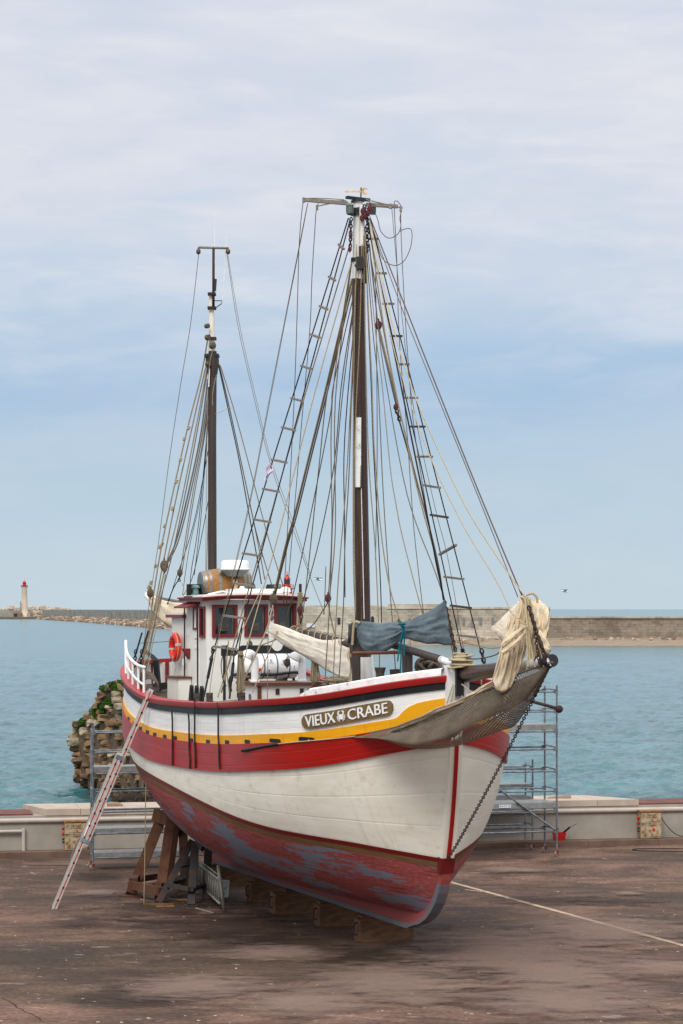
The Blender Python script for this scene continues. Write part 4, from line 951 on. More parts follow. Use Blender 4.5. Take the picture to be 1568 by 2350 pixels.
# ---- bowsprit net, slung between the hull and the spar end, both edges
up_e = [(786, 1690, 44.3), (840, 1684, 43.9), (905, 1670, 43.3), (940, 1657, 43.0), (985, 1640, 42.5), (1040, 1614, 42.0), (1090, 1590, 41.4), (1140, 1566, 40.9), (1200, 1543, 40.2), (1240, 1528, 39.8), (1268, 1520, 39.5)]
lo_e = [(787, 1691, 44.3), (845, 1689, 43.7), (890, 1697, 42.9), (930, 1710, 42.3), (975, 1715, 41.9), (1040, 1708, 41.6), (1090, 1694, 41.2), (1150, 1677, 41.0), (1188, 1660, 40.7), (1232, 1590, 40.1), (1268, 1524, 39.6)]
bk_e = [(787, 1690, 44.35), (846, 1686, 44.2), (890, 1688, 44.0), (930, 1690, 43.9), (975, 1690, 43.9), (1040, 1686, 43.7), (1090, 1672, 43.2), (1150, 1640, 42.6), (1195, 1610, 41.8), (1234, 1570, 40.8), (1269, 1521, 39.7)]
U = cat([pix(*q) for q in up_e], 5); L_ = cat([pix(*q) for q in lo_e], 5); B_ = cat([pix(*q) for q in bk_e], 5); rows = []; uvr = []
nr = len(U); du = 0
for i in range(nr):
    if i: du += (L_[i] - L_[i - 1]).length
    row = []; uvv = []; u = i / (nr - 1); wv = 0; pl = None
    for j in range(19):
        w = j / 12
        if w <= 1: p = U[i].lerp(L_[i], w); p += Vector((-.12, -.38, -.10)) * math.sin(math.pi * w) * math.sin(math.pi * min(1, u * 1.05)) ** .7
        else: p = L_[i].lerp(B_[i], (w - 1) * 2); p -= UP * .12 * math.sin(math.pi * (w - 1) * 2) * math.sin(math.pi * u)
        p += Vector((.3, -1, .1)) * .045 * math.sin(w * 9 + u * 17 + 2 * mnoise.noise(Vector((u * 6, w * 2, 3)))) * math.sin(math.pi * min(w, 1.49) / 1.5) * math.sin(math.pi * u)
        if pl is not None: wv += (p - pl).length
        pl = p; row.append(p); uvv.append((du / .062, wv / .062))
    rows.append(row); uvr.append(uvv)
net = MB().grid(rows, uv=uvr).build('bowsprit_net', 'net_mesh', boat, smooth=True)
MB().tube(U, .02, 6).build('net_edge_rope', 'rope_grey', net)
MB().tube(B_, .016, 6).build('net_edge_rope', 'rope_grey', net)
mb = MB()
for k in (6, 12, 17, 22, 27, 31, 36, 41): mb.tube([U[k] + UP * .06, U[k] - UP * .05], .012, 4)
mb.build('net_tie', 'rope_pale', net)

fabric('gathered_net', pp([(882, 1690), (905, 1674), (960, 1652), (1030, 1624), (1095, 1598), (1160, 1572), (1215, 1550), (1256, 1531)], 43.5, 39.9), pp([(886, 1696), (915, 1703), (970, 1706), (1040, 1692), (1085, 1660), (1145, 1640), (1212, 1600), (1250, 1545)], 43.4, 39.95), 'net_bunch', net, .13, 3.4, .06, 61, 48, 22, True, wav=.04)
# ================================================================ RIGGING
def rope(name, pts, Y0, Y1, r, mat, sg=0.0, parent=boat, n=5):
    if len(pts) == 2:
        a_, b_ = pix(*pts[0], Y0), pix(*pts[1], Y1); P3 = sag(a_, b_, sg, 10) if sg else [a_, b_]
    else:
        ds = [0]
        for (x0, y0), (x1, y1) in zip(pts, pts[1:]): ds.append(ds[-1] + math.hypot(x1 - x0, y1 - y0))
        P3 = cat([pix(x, y, 1 / ((1 - d / ds[-1]) / Y0 + d / ds[-1] / Y1)) for (x, y), d in zip(pts, ds)], 6)
    return MB().tube(P3, r, n).build(name, mat, parent, smooth=True)
YR = lambda x: yrail(x) + .1
def turnbuckle(x0, y0, x1, y1, Y, parent=boat):
    mb = MB(); a_, b_ = pix(x0, y0, Y), pix(x1, y1, Y)
    mb.tube([a_, a_.lerp(b_, .2), a_.lerp(b_, .22), a_.lerp(b_, .6), a_.lerp(b_, .62), b_], [.018, .018, .032, .032, .02, .02], 7)
    mb.torus(a_, Vector((0, 1, 0)), .045, .016, 10, 5); mb.torus(a_.lerp(b_, .18), Vector((1, 0, 0)), .045, .016, 10, 5); mb.build('turnbuckle', 'black_iron', parent)
def pblock(x, y, Y, r, mat='block_wood', sq=1.35, parent=boat, ax=(.4, -1, 0)):
    mb = MB(); c_ = pix(x, y, Y); rr = r * Y / F
    mb.lathe(c_, ax, [(-rr * .62, rr * .5), (-rr * .5, rr * .9), (-rr * .12, rr), (-.1 * rr, rr * .72), (.1 * rr, rr * .72), (.12 * rr, rr), (rr * .5, rr * .9), (rr * .62, rr * .5)], 14)
    for v in mb.v: v.z = c_.z + (v.z - c_.z) * sq
    mb.tube([c_ + UP * rr * 1.2, c_ + UP * rr * 1.9], rr * .22, 6); mb.tube([c_ - UP * rr * 1.2, c_ - UP * rr * 1.8], rr * .22, 6)
    return mb.build('pulley_block', mat, parent, smooth=True, angle=40)
def rung(a_, b_, parent, over=.06, mat='grey_wood', tilt=0.0):
    d = (b_ - a_).normalized()
    return MB().beam(a_ - d * over, b_ + d * over + UP * tilt, .05, .042).build('rung', mat, parent)
def along(A, B, y):           # point of a straight rope at picture height y
    lo, hi = 0.0, 1.0
    for _ in range(40):
        md = (lo + hi) / 2; q = A.lerp(B, md)
        if HY + F * (EYE - q.z) / q.y < y: lo = md
        else: hi = md
    return A.lerp(B, (lo + hi) / 2)
# main shrouds, starboard pair with rungs
A1, B1 = pix(800, 500, YM - .1), pix(493, 1484, YR(470)); A2, B2 = pix(804, 503, YM - .15), pix(540, 1493, YR(529))
sh1 = MB().tube([A1, B1], .0135, 6).build('shroud', 'rope_black', boat); sh2 = MB().tube([A2, B2], .0135, 6).build('shroud', 'rope_black', boat)
for y in (565, 638, 705, 770, 842, 916, 983, 1057, 1124, 1194, 1272, 1341, 1415, 1486):
    rung(along(A1, B1, y - 2), along(A2, B2, y + 4), sh1, .07)
turnbuckle(491, 1489, 468, 1600, YR(470)); turnbuckle(538, 1499, 527, 1604, YR(529))
mb = MB(); chain(mb, pix(490, 1490, YR(470)), pix(482, 1525, YR(470)), .1, .014); mb.build('shroud_chain', 'black_iron', boat)
# port pair
YPt = 48.4
A3, B3 = pix(846, 505, YM + .2), pix(1064, 1508, YPt + .6); A4, B4 = pix(850, 505, YM + .2), pix(1112, 1528, YPt - .3)
A3 = pix(845, 520, YM + .2)
sh3 = MB().tube([A3, B3], .013, 6).build('shroud', 'rope_black', boat); sh4 = MB().tube([A4, B4], .013, 6).build('shroud', 'rope_black', boat)
for i, y in enumerate((548, 627, 697, 771, 836, 913, 979, 1048, 1116, 1184, 1262, 1326, 1392, 1460)):
    t_ = .12 if i == 10 else 0
    rung(along(A3, B3, y - (2 if i > 7 else 0) + (12 if i == 10 else 0)), along(A4, B4, y + (3 if i > 7 else 0)), sh3, .06, 'grey_wood' if i % 3 else 'dark_wood', t_)
for a_, b_ in ((pix(1062, 1490, YPt), B3), (pix(1105, 1490, YPt), pix(1113, 1530, YPt))):
    mb = MB(); chain(mb, a_, b_, .12, .018); mb.build('shroud_chain', 'black_iron', boat)
# forestay to the stem head, with the staysail hanks
YS = 43.4
rope('forestay', [(843, 500), (1020, 1378)], YM, 44.4, .017, 'rope_black'); rope('forestay', [(1020, 1378), (1058, 1560)], 44.4, YS, .02, 'rope_black')
rope('forestay', [(846, 560), (900, 860), (958, 1106), (994, 1241), (1019, 1376)], YM, 44.5, .012, 'rope_grey')
mb = MB(); chain(mb, pix(1020, 1380, 44.2), pix(1056, 1540, 43.3), .1, .016); mb.build('stay_hanks', 'rust_iron', boat)
# ropes from the main masthead, listed fore to aft: (points, depth top, depth foot, radius, material)
T, G_, Pl, Bk, Wr = 'rope_tan', 'rope_grey', 'rope_pale', 'rope_black', 'wire_brown'
for nm, pts, y1, y2, r, mt in (
    ('halyard', [(808, 545), (699, 910), (615, 1204), (594, 1274), (552, 1419), (508, 1590)], YM, YR(508), .013, T),
    ('halyard', [(807, 600), (728, 881), (668, 1112), (634, 1246), (573, 1463), (545, 1590)], YM, YR(545), .012, Pl),
    ('topping_lift', [(808, 640), (751, 881), (712, 1038), (676, 1183), (657, 1248), (629, 1366)], YM, 52.4, .024, T),
    ('topping_lift', [(811, 650), (756, 881), (717, 1038), (681, 1183), (661, 1248), (632, 1366)], YM, 52.4, .016, G_),
    ('topping_lift', [(629, 1385), (624, 1400), (610, 1450), (560, 1560)], 52.4, YR(560), .018, T),
    ('halyard', [(810, 660), (755, 881), (733, 1065), (712, 1261), (697, 1392), (690, 1412)], YM, 51.8, .012, T),
    ('halyard', [(811, 680), (766, 881), (757, 960), (710, 1196), (665, 1395), (640, 1450)], YM, 52.0, .011, G_),
    ('halyard', [(812, 700), (784, 881), (767, 1065), (733, 1240), (686, 1413)], YM, 51.0, .011, G_),
    ('halyard', [(808, 590), (763, 915), (762, 1209), (754, 1366)], YM, 49.6, .012, T),
    ('halyard', [(809, 590), (770, 915), (770, 1209), (757, 1366)], YM, 49.6, .012, T),
    ('halyard', [(813, 700), (787, 900), (769, 1096), (763, 1209), (757, 1380), (745, 1580)], YM, 48.2, .011, G_),
    ('halyard', [(815, 720), (791, 1012), (791, 1200), (792, 1371)], YM, 49.0, .011, Bk),
    ('halyard', [(816, 650), (807, 881), (794, 1117), (780, 1288), (773, 1392), (764, 1580)], YM - .2, 48.0, .011, T),
    ('halyard', [(818, 650), (808, 881), (801, 1091), (792, 1248), (788, 1400), (777, 1575)], YM - .2, 48.0, .011, G_),
    ('halyard', [(819, 560), (812, 881), (811, 1269), (816, 1412)], YM - .25, YM - .3, .011, T),
    ('halyard', [(831, 560), (826, 760), (815, 1000), (813, 1200), (817, 1420)], YM - .25, YM - .3, .012, T),
    ('halyard', [(835, 540), (837, 700), (841, 881), (847, 1065), (862, 1269), (869, 1432), (872, 1560)], YM - .2, 47.0, .011, T),
    ('halyard', [(838, 520), (845, 720), (852, 881), (857, 1025), (868, 1222), (874, 1353), (876, 1430)], YM - .2, 47.2, .011, Bk),
    ('halyard', [(838, 530), (846, 720), (854, 881), (859, 1025), (875, 1222), (896, 1353), (920, 1428)], YM - .2, 46.0, .012, T),
    ('halyard', [(840, 560), (856, 760), (868, 881), (879, 1117), (891, 1301), (901, 1428), (908, 1540)], YM - .1, 46.4, .010, G_),
    ('halyard', [(843, 560), (862, 760), (877, 881), (896, 1073), (908, 1151), (926, 1241), (970, 1408)], YM, 45.4, .010, T),
    ('halyard', [(845, 540), (868, 750), (887, 881), (935, 1136), (998, 1310), (1022, 1380)], YM, 44.5, .010, G_),
    ('halyard', [(848, 520), (880, 740), (905, 881), (960, 1130), (1003, 1290), (1030, 1440), (1046, 1540)], YM, 44.0, .013, T),
    ('tackle_fall', [(848, 560), (867, 740)], YM, YM - .5, .013, Bk),
    ('tackle_fall', [(868, 752), (910, 930)], YM - .5, 46.6, .018, G_),
    ('tackle_fall', [(871, 752), (914, 930)], YM - .5, 46.6, .014, T),
    ('tackle_fall', [(911, 945), (975, 1170), (1005, 1290), (1018, 1376)], 46.5, 44.5, .016, Bk),
    ('topmast_stay', [(850, 500), (925, 690), (1000, 881), (1096, 1121), (1199, 1368)], YM, 40.2, .013, Wr),
    ('topmast_stay', [(849, 505), (920, 700), (993, 881), (1096, 1135), (1189, 1370)], YM, 40.5, .009, G_),
    ('jib_halyard', [(848, 500), (900, 740), (943, 881), (985, 986), (1063, 1151), (1123, 1250), (1204, 1368)], YM, 40.1, .011, Pl),
    ('jib_halyard', [(847, 510), (890, 740), (928, 881), (988, 1049), (1063, 1205), (1138, 1330), (1172, 1400)], YM, 40.6, .010, Pl),
    ('jib_sheet', [(1152, 1486), (1140, 1502), (1098, 1512), (1060, 1510)], 40.6, 43.2, .011, Wr),
    ('jib_sheet', [(1150, 1486), (1120, 1487), (1080, 1478), (1050, 1474)], 40.6, 44, .010, T),
    # yard-arm wires
    ('signal_wire', [(650, 1400), (662, 1180), (676, 900), (683, 690), (687, 560), (695, 470), (704, 456), (740, 455), (790, 458)], 51.6, YM, .008, Wr),
    ('signal_wire', [(655, 1420), (690, 1000), (711, 760), (716, 640), (722, 540), (728, 474), (745, 462), (795, 460)], 51.6, YM, .008, Wr),
    ('signal_halyard', [(707, 466), (627, 881), (571, 1169), (500, 1472), (480, 1600)], YM, YR(480), .007, T),
    ('signal_halyard', [(706, 466), (625, 881), (569, 1169), (496, 1472)], YM, YR(490), .006, G_),
    ('signal_wire', [(848, 462), (866, 500), (874, 530), (892, 546), (912, 538), (920, 520), (918, 500), (922, 478), (914, 463), (906, 462), (905, 475)], YM, YM, .008, Wr),
    ('signal_wire', [(846, 485), (866, 560), (880, 595), (905, 609), (926, 600), (940, 575), (946, 545), (942, 525), (925, 527), (919, 532)], YM, YM, .008, Wr),
    ('signal_wire', [(905, 478), (911, 600), (917, 780), (935, 1000), (950, 1211), (972, 1408)], YM + .3, 45.6, .008, Wr),
    ('signal_wire', [(920, 480), (921, 540), (926, 650), (935, 800), (948, 960), (970, 1110), (1000, 1290), (1024, 1390)], YM + .3, 44.4, .008, Wr),
    ('signal_halyard', [(899, 472), (914, 640), (938, 860), (960, 990), (1000, 1170), (1030, 1290), (1066, 1500)], YM + .3, YPt, .006, G_),
    ('lanyard', [(862, 600), (866, 1000), (862, 1285)], YM - .1, 47.6, .009, G_),
    ('lanyard', [(748, 1300), (745, 1390), (742, 1410)], 49, 49.5, .010, T),
    # bridle below the blocks
    ('sheet_bridle', [(753, 1382), (712, 1440), (668, 1450)], 49.6, 51.8, .014, T),
    ('sheet_bridle', [(753, 1382), (760, 1420), (772, 1470)], 49.6, 49.8, .013, T),
    ('sheet', [(688, 1432), (650, 1460), (602, 1480)], 51.6, 52.4, .014, T),
    ('sheet', [(600, 1352), (560, 1440), (520, 1540), (500, 1600)], 53, YR(500), .012, T),
    ('lanyard', [(640, 1440), (604, 1530), (580, 1590)], 52, YR(580), .011, T),
    ('lanyard', [(556, 1440), (548, 1500), (545, 1600)], YR(545), YR(545), .010, Bk),
    ('lanyard', [(525, 1470), (520, 1530), (528, 1600)], YR(528), YR(528), .012, T),
    ('lanyard', [(522, 1480), (508, 1520), (512, 1560), (520, 1575)], YR(520), YR(520), .010, Bk),
    ('lanyard', [(616, 1410), (615, 1500), (614, 1604)], 52.0, YR(614), .008, Wr),
    ('lanyard', [(1040, 1570), (1022, 1625), (1012, 1648)], 43.0, 43.0, .013, Pl),
    ('lanyard', [(1044, 1570), (1032, 1625), (1026, 1645)], 43.0, 43.0, .013, Pl),
    ('lanyard', [(1060, 1570), (1085, 1590), (1105, 1596)], 43.0, 42.4, .012, Pl),
    ('lanyard', [(1104, 1540), (1106, 1588)], 43.2, 43.2, .016, Pl),
    ('mooring_line', [(338, 1612), (335, 1800), (332, 2000), (330, 2084)], 54.4, 53.4, .012, T),
    ('wheelhouse_wire', [(318, 1476), (360, 1474), (412, 1470)], 56.5, 56, .008, G_)):
    rope(nm, pts, y1, y2, r, mt)
# mizzen rigging
rp = lambda x: 57.0 + (345 - x) * .01
ZT = [(475, 830), (480, 835), (470, 790), (478, 760), (482, 846)]
for nm, pts, y1, y2, r, mt in (
    ('mizzen_shroud', [(478, 770), (462, 860), (430, 985), (395, 1140), (366, 1280), (338, 1460), (318, 1560)], YZ, 56.4, .018, T),
    ('mizzen_shroud', [(474, 835), (440, 985), (405, 1140), (375, 1290), (345, 1440), (316, 1520)], YZ, 56.6, .016, T),
    ('mizzen_shroud', [(476, 840), (450, 980), (414, 1160), (380, 1300), (352, 1420), (326, 1530)], YZ, 56.2, .015, T),
    ('mizzen_shroud', [(477, 845), (458, 960), (428, 1120), (396, 1270), (362, 1400), (334, 1540)], YZ, 56.0, .014, G_),
    ('mizzen_halyard', [(477, 870), (462, 990), (435, 1120), (405, 1240), (378, 1300)], YZ, 56.6, .02, G_),
    ('mizzen_halyard', [(480, 880), (466, 990), (440, 1120), (410, 1240), (381, 1300)], YZ, 56.6, .016, G_),
    ('mizzen_halyard', [(482, 900), (470, 1000), (447, 1130), (418, 1310)], YZ, 57.8, .012, T),
    ('mizzen_halyard', [(481, 900), (466, 1010), (443, 1130), (414, 1310)], YZ, 57.8, .012, T),
    ('mizzen_halyard', [(376, 1318), (360, 1400), (340, 1490), (322, 1560)], 56.6, 56.0, .013, T),
    ('mizzen_halyard', [(380, 1318), (366, 1400), (348, 1490), (330, 1580)], 56.6, 55.6, .012, T),
    ('mizzen_stay', [(484, 1000), (445, 1200), (400, 1340), (386, 1388)], YZ, 60.5, .009, Bk),
    ('mizzen_stay', [(483, 1120), (465, 1220), (440, 1330), (404, 1390)], YZ, 60.2, .009, Bk),
    ('mizzen_stay', [(478, 930), (464, 1120), (434, 1260), (416, 1390)], YZ, 60, .008, G_),
    ('mizzen_lift', [(482, 900), (480, 1100), (475, 1280), (474, 1340)], YZ, YZ, .010, T),
    ('mizzen_lift', [(478, 960), (456, 1200), (438, 1320), (438, 1388)], YZ, 59, .009, Bk),
    ('mizzen_lift', [(477, 980), (462, 1180), (446, 1320)], YZ, 56, .009, Bk),
    ('backstay', [(456, 584), (438, 740), (415, 881), (388, 1060), (366, 1230), (345, 1370), (330, 1480)], YZ, 56.5, .008, G_),
    ('backstay', [(412, 1328), (398, 1350), (382, 1392)], 58.5, 60.5, .014, Bk),
    ('backstay', [(412, 1328), (426, 1360), (432, 1390)], 58.5, 56.5, .009, Pl),
    ('mizzen_shroud', [(500, 830), (522, 930), (548, 1050), (570, 1170), (592, 1290), (600, 1340)], YZ, 60.2, .015, G_),
    ('mizzen_shroud', [(503, 835), (532, 960), (560, 1090), (585, 1210), (608, 1330)], YZ, 59.8, .013, T),
    ('mizzen_shroud', [(506, 838), (540, 950), (578, 1090), (612, 1220), (650, 1345)], YZ, 59.2, .012, T),
    ('mizzen_shroud', [(504, 838), (530, 950), (558, 1080), (588, 1220), (626, 1350)], YZ, 59.4, .012, G_),
    ('triatic_stay', [(521, 584), (545, 740), (576, 881), (618, 1054), (668, 1200), (712, 1324), (746, 1410)], YZ, 50.4, .007, G_),
    ('triatic_stay', [(523, 584), (549, 740), (580, 881), (622, 1054), (674, 1200), (714, 1322)], YZ, 50.4, .006, G_),
    ('aerial_cable', [(497, 860), (492, 880), (488, 910), (490, 945), (500, 948), (520, 938), (533, 936)], YZ - .2, YZ, .007, Pl),
    ('signal_halyard', [(488, 805), (478, 870), (474, 1100), (472, 1335)], YZ - .2, 56.4, .008, T)):
    rope(nm, pts, y1, y2, r, mt)
for x0, y0, x1, y1 in ((326, 1452, 312, 1500), (340, 1448, 326, 1500)):
    MB().tube([pix(x0, y0, 56.3), pix(x1, y1, 56.2)], .022, 6).build('shroud_lanyard', 'rope_black', boat)
    mb = MB(); chain(mb, pix(x1, y1 - 8, 56.2), pix(x1 - 4, y1 + 30, 56.1), .11, .016); mb.build('shroud_chain', 'black_iron', boat)
for x, y in ((432, 985), (422, 1010), (413, 1058), (404, 1108), (395, 1170), (377, 1210), (371, 1252), (366, 1258), (356, 1302), (345, 1340), (340, 1350)):
    c_ = pix(x, y, 56.9); mb = MB()
    for k in range(3): mb.torus(c_ + Vector((.012 * k, 0, .03 * k)), (.4, .3, 1), .026, .014, 8, 5)
    mb.build('rope_seizing', 'rope_pale', boat)
pblock(377, 1298, 56.5, 9.5); pblock(378, 1306, 56.45, 6); pblock(413, 1314, 57.8, 6.5); pblock(345, 1361, 56.4, 8)
mb = MB(); chain(mb, pix(413, 1318, 57.8), pix(411, 1334, 58), .1, .014); mb.build('block_chain', 'black_iron', boat)
pblock(628, 1374, 52.3, 9.5, 'block_wood'); pblock(690, 1400, 51.8, 8, 'block_purple'); pblock(753, 1373, 49.6, 7.5, 'block_purple'); pblock(869, 746, YM - .5, 8, 'block_purple'); pblock(909, 934, 46.6, 6, 'block_purple')
for x, y in ((833, 484), (838, 494), (849, 478), (831, 500), (845, 488)): pblock(x, y, YM - .25, 5.5, 'block_purple', 1.4, mm)
for x, y in ((831, 610), (840, 606), (803, 572), (805, 540), (842, 575)): pblock(x, y, YM - .2, 4.6, 'block_purple', 1.3, mm)
pblock(818, 609, YM - .25, 4.2, 'block_wood', 1.2, mm)
for x0, y0, x1, y1 in ((806, 500, 804, 568), (843, 500, 842, 570), (840, 478, 846, 492), (836, 470, 842, 500)):
    mb = MB(); chain(mb, pix(x0, y0, YM - .18), pix(x1, y1, YM - .2), .09, .014); mb.build('hanging_chain', 'black_iron', mm)
for x0, y0, x1, y1 in ((626, 1385, 620, 1420), (692, 1410, 690, 1430), (910, 940, 918, 965)):
    mb = MB(); chain(mb, pix(x0, y0, 52.2 if x0 < 800 else 46.5), pix(x1, y1, 52.2 if x0 < 800 else 46.4), .11, .016); mb.build('block_chain', 'rust_iron', boat)
pblock(624, 1418, 52.2, 5, 'plastic_grey')
pblock(573, 1479, 54, 7, 'block_wood'); pblock(659, 1521, 52.6, 7.5, 'block_wood'); pblock(561, 1529, 53, 6, 'block_wood')
MB().beam(pix(826, 618, YM - .2), pix(826, 590, YM - .2), .2, .14).build('mast_collar', 'black_iron', mm)

# ---- loose things aboard, each a thing of its own
def hank(name, x, y0, y1, Y, w, n, mat, label):
    """coil of rope hung up: many long loops"""
    mb = MB()
    for k in range(n):
        dx = (k / (n - 1) - .5) * w; a_ = pix(x + dx * .6, y0, Y - .02 * (k % 3)); b_ = pix(x + dx, y1 - abs(dx) * .6, Y - .05 - .03 * (k % 3)); c_ = pix(x + dx * 1.15 + 2, y1 - abs(dx) * .8 - 3, Y + .04)
        mb.tube(cat([a_, a_.lerp(b_, .5) + Vector((.01 * (k % 2), 0, 0)), b_, c_, c_.lerp(a_, .5), a_]), .0105, 5)
    for k in range(3): mb.torus(pix(x, y0 + 4 + 2.5 * k, Y - .03), UP, w * .32 * Y / F, .016, 10, 5)
    o = mb.build(name, mat); tag(o, label, 'rope coil', 'rope coils aboard the boat'); return o
hank('rope_coil', 552, 1494, 1586, YR(552) - .1, 17, 6, 'rope_tan', 'long hank of tan rope hung on the starboard shroud in front of the wheelhouse')
hank('rope_coil', 722, 1508, 1566, 50.4, 18, 8, 'rope_tan', 'fan shaped hank of tan rope hanging under the furled cream mainsail')
hank('rope_coil', 810, 1498, 1586, 46.9, 14, 8, 'rope_pale', 'pale hank of rope hung on the dark post beside the white mast foot')
def flat_coil(name, c, r, n, mat, label, rt=.016, tall=.0):
    mb = MB(); rr = random.Random(len(label))
    for k in range(n): mb.torus(Vector(c) + Vector((rr.uniform(-.05, .05), rr.uniform(-.05, .05), .025 * (k // 2) + tall * k)), Vector((rr.uniform(-.12, .12), rr.uniform(-.12, .12), 1)), r * (.55 + .45 * rr.random()), rt, 20, 5)
    o = mb.build(name, mat, smooth=True); tag(o, label, 'rope coil', 'rope coils aboard the boat'); return o
flat_coil('rope_coil', P(13.2, 1.9, ZD(13) + .1), .42, 12, 'rope_tan', 'wide flat coil of rope on the after deck beside the white deck box', .022)
flat_coil('rope_coil', P(8.6, 1.7, 4.46), .4, 9, 'rope_tan', 'loose coil of tan rope on the side deck against the white skylight trunk', .018)
flat_coil('rope_coil', pix(772, 1580, 48.0), .28, 10, 'rope_tan', 'coil of rope heaped round the pins at the foot of the main mast', .016, .012)
flat_coil('rope_coil', pix(1062, 1530, 43.1), .22, 13, 'rope_pale', 'fat pale coil of rope wound on top of the black stem head', .017, .006)
mb = MB(); rr = random.Random(5); c0 = pix(984, 1541, 46.0)
for k in range(16): mb.torus(c0 + Vector((rr.uniform(-.14, .14), rr.uniform(-.1, .1), rr.uniform(-.12, .1))), Vector((rr.uniform(-1, 1), rr.uniform(-1, 1), rr.uniform(-.3, 1))), rr.uniform(.1, .2), .035, 14, 6)
for k in range(5): mb.torus(c0 + Vector((-.02 + .01 * k, 0, -.2 + .0 * k)), Vector((.2, -.1, 1)), .2 + .02 * k, .035, 18, 6)
tag(mb.build('rope_coil', 'rope_grey', smooth=True), 'thick grey mooring rope heaped on the foredeck beside the dark gallows post', 'rope coil', 'rope coils aboard the boat')
mb = MB()
for k in range(6): mb.torus(qr(12.6 + .06 * k, .1 + .015 * k, .3), Vector((.3, .8, .3)), .2 + .015 * (k % 3), .02, 18, 6)
tag(mb.build('rope_coil', 'rope_grey', smooth=True), 'grey rope looped inside the white stern railing above the ladder top', 'rope coil', 'rope coils aboard the boat')
for x, y, r_ in ((528, 1474, 9), (513, 1492, 9)):
    pass
# barrel on the wheelhouse roof
bc = P(13.15, .27, 7.10); br = empty('wine_barrel', bc - UP * .31, 'oak wine barrel lying on its side on the wheelhouse roof under the radar', 'barrel')
ax = STB.copy(); prof = [(-.58, .25), (-.56, .262), (-.4, .3), (-.2, .328), (0, .335), (.2, .328), (.4, .3), (.56, .262), (.58, .25)]
MB().lathe(bc, ax, prof, 28).build('staves', 'oak', br, smooth=True, angle=50)
for a_, b_ in ((-.585, -.49), (-.44, -.38), (-.22, -.16), (.16, .22), (.38, .44), (.49, .585)):
    rr_ = lambda d: .335 - .085 * (abs(d) / .58) ** 2 + .006
    MB().lathe(bc, ax, [(a_, rr_(a_) - .02), (a_, rr_(a_)), (b_, rr_(b_)), (b_, rr_(b_) - .02)], 28).build('hoop', 'hoop_steel', br, smooth=True, angle=40)
for sd in (-1, 1): MB().lathe(bc + ax * .53 * sd, ax, [(-.01, .24), (.01, .24)], 24).build('head', 'oak', br)
# lifebuoy on the after cabin
lc = P(14.1, WT + .1, 5.62); lb = empty('lifebuoy', lc, 'orange lifebuoy hanging on the white side of the after cabin', 'lifebuoy')
mb = MB(); mb.torus(lc, STB, .27, .075, 32, 10, mifun=lambda i: 1 if i % 8 in (0,) else 0); mb.build('ring', ['orange_red', 'tape_grey'], lb, smooth=True)
mb = MB(); mb.torus(lc + STB * .02, STB, .335, .012, 32, 5); mb.tube(cat([lc - UP * .34, lc - UP * .5 - AFT * .04, lc - UP * .62 + AFT * .03, lc - UP * .75]), .01, 5); mb.build('grab_line', 'rope_pale', lb)
# life raft canister
rc_ = P(10.75, .1, 5.24); ra = empty('life_raft_canister', rc_ - UP * .3, 'white life raft canister lying across the deck in front of the wheelhouse', 'life raft')
L2 = .72
MB().lathe(rc_, STB, [(-L2 - .06, .1), (-L2 - .05, .17), (-L2, .25), (-L2 + .08, .28), (L2 - .08, .28), (L2, .25), (L2 + .05, .17), (L2 + .06, .1)], 26).build('shell', 'plastic_white', ra, smooth=True, angle=50)
for d in (-.5, -.22, .08, .38): MB().lathe(rc_ + STB * d, STB, [(-.015, .27), (-.015, .286), (.015, .286), (.015, .27)], 26).build('strap', 'plastic_grey', ra)
FWD = -AFT; mb = MB()
for d, z, w, h_, mi in ((-.07, .12, .12, .1, 0), (-.36, .1, .1, .12, 0), (.2, -.07, .09, .08, 1), (-.02, -.09, .1, .08, 0), (-.6, -.02, .03, .1, 0)):
    q = rc_ + STB * d + FWD * math.sqrt(.287 ** 2 - z * z) + UP * z; n = (FWD * math.sqrt(.287 ** 2 - z * z) + UP * z).normalized(); tz = STB.cross(n)
    if mi == 0: put_text(mb, 'E' if w > .05 else 'I', h_, q + n * .005, -STB, tz if tz.z > 0 else -tz, n, 0)
    mb.box(q, STB * w * .5, (tz) * h_ * .42, n * .004, mi if mi else 2)
mb.build('sticker', ['ink_blue', 'orange_red', 'paper_white'], ra)
# flag on the starboard shroud
fo = along(A1, B1, 1066); fq = [fo + Vector((-.02, 0, 0))]
rows = []
for i in range(13):
    v_ = i / 12; c_ = pix(616 + 3 * math.sin(v_ * 5) + 4 * (1 - v_) - 2, 1066 + 36 * v_, fo.y - .02); hw = .055 + .02 * math.sin(v_ * 6)
    rows.append([c_ + Vector((hw * k, .03 * math.sin(k * 3 + v_ * 7), .015 * k * math.cos(v_ * 9))) for k in (-1, -.6, -.2, .2, .6, 1)])
fl = empty('flag', fo, 'small pale lilac pennant crumpled against the starboard shroud', 'flag')
mb = MB(); mb.grid(rows); mb.grid([[q + Vector((0, .006, 0)) for q in r_] for r_ in rows]); mb.build('cloth', 'flag_cloth', fl, smooth=True)
mb = MB(); mb.grid([[q + Vector((-.0, -.008, 0)) for q in r_[1:3]] for r_ in rows[7:11]]); mb.grid([[q + Vector((0, -.008, 0)) for q in r_[3:5]] for r_ in rows[2:4]]); mb.build('emblem', 'flag_mark', fl)
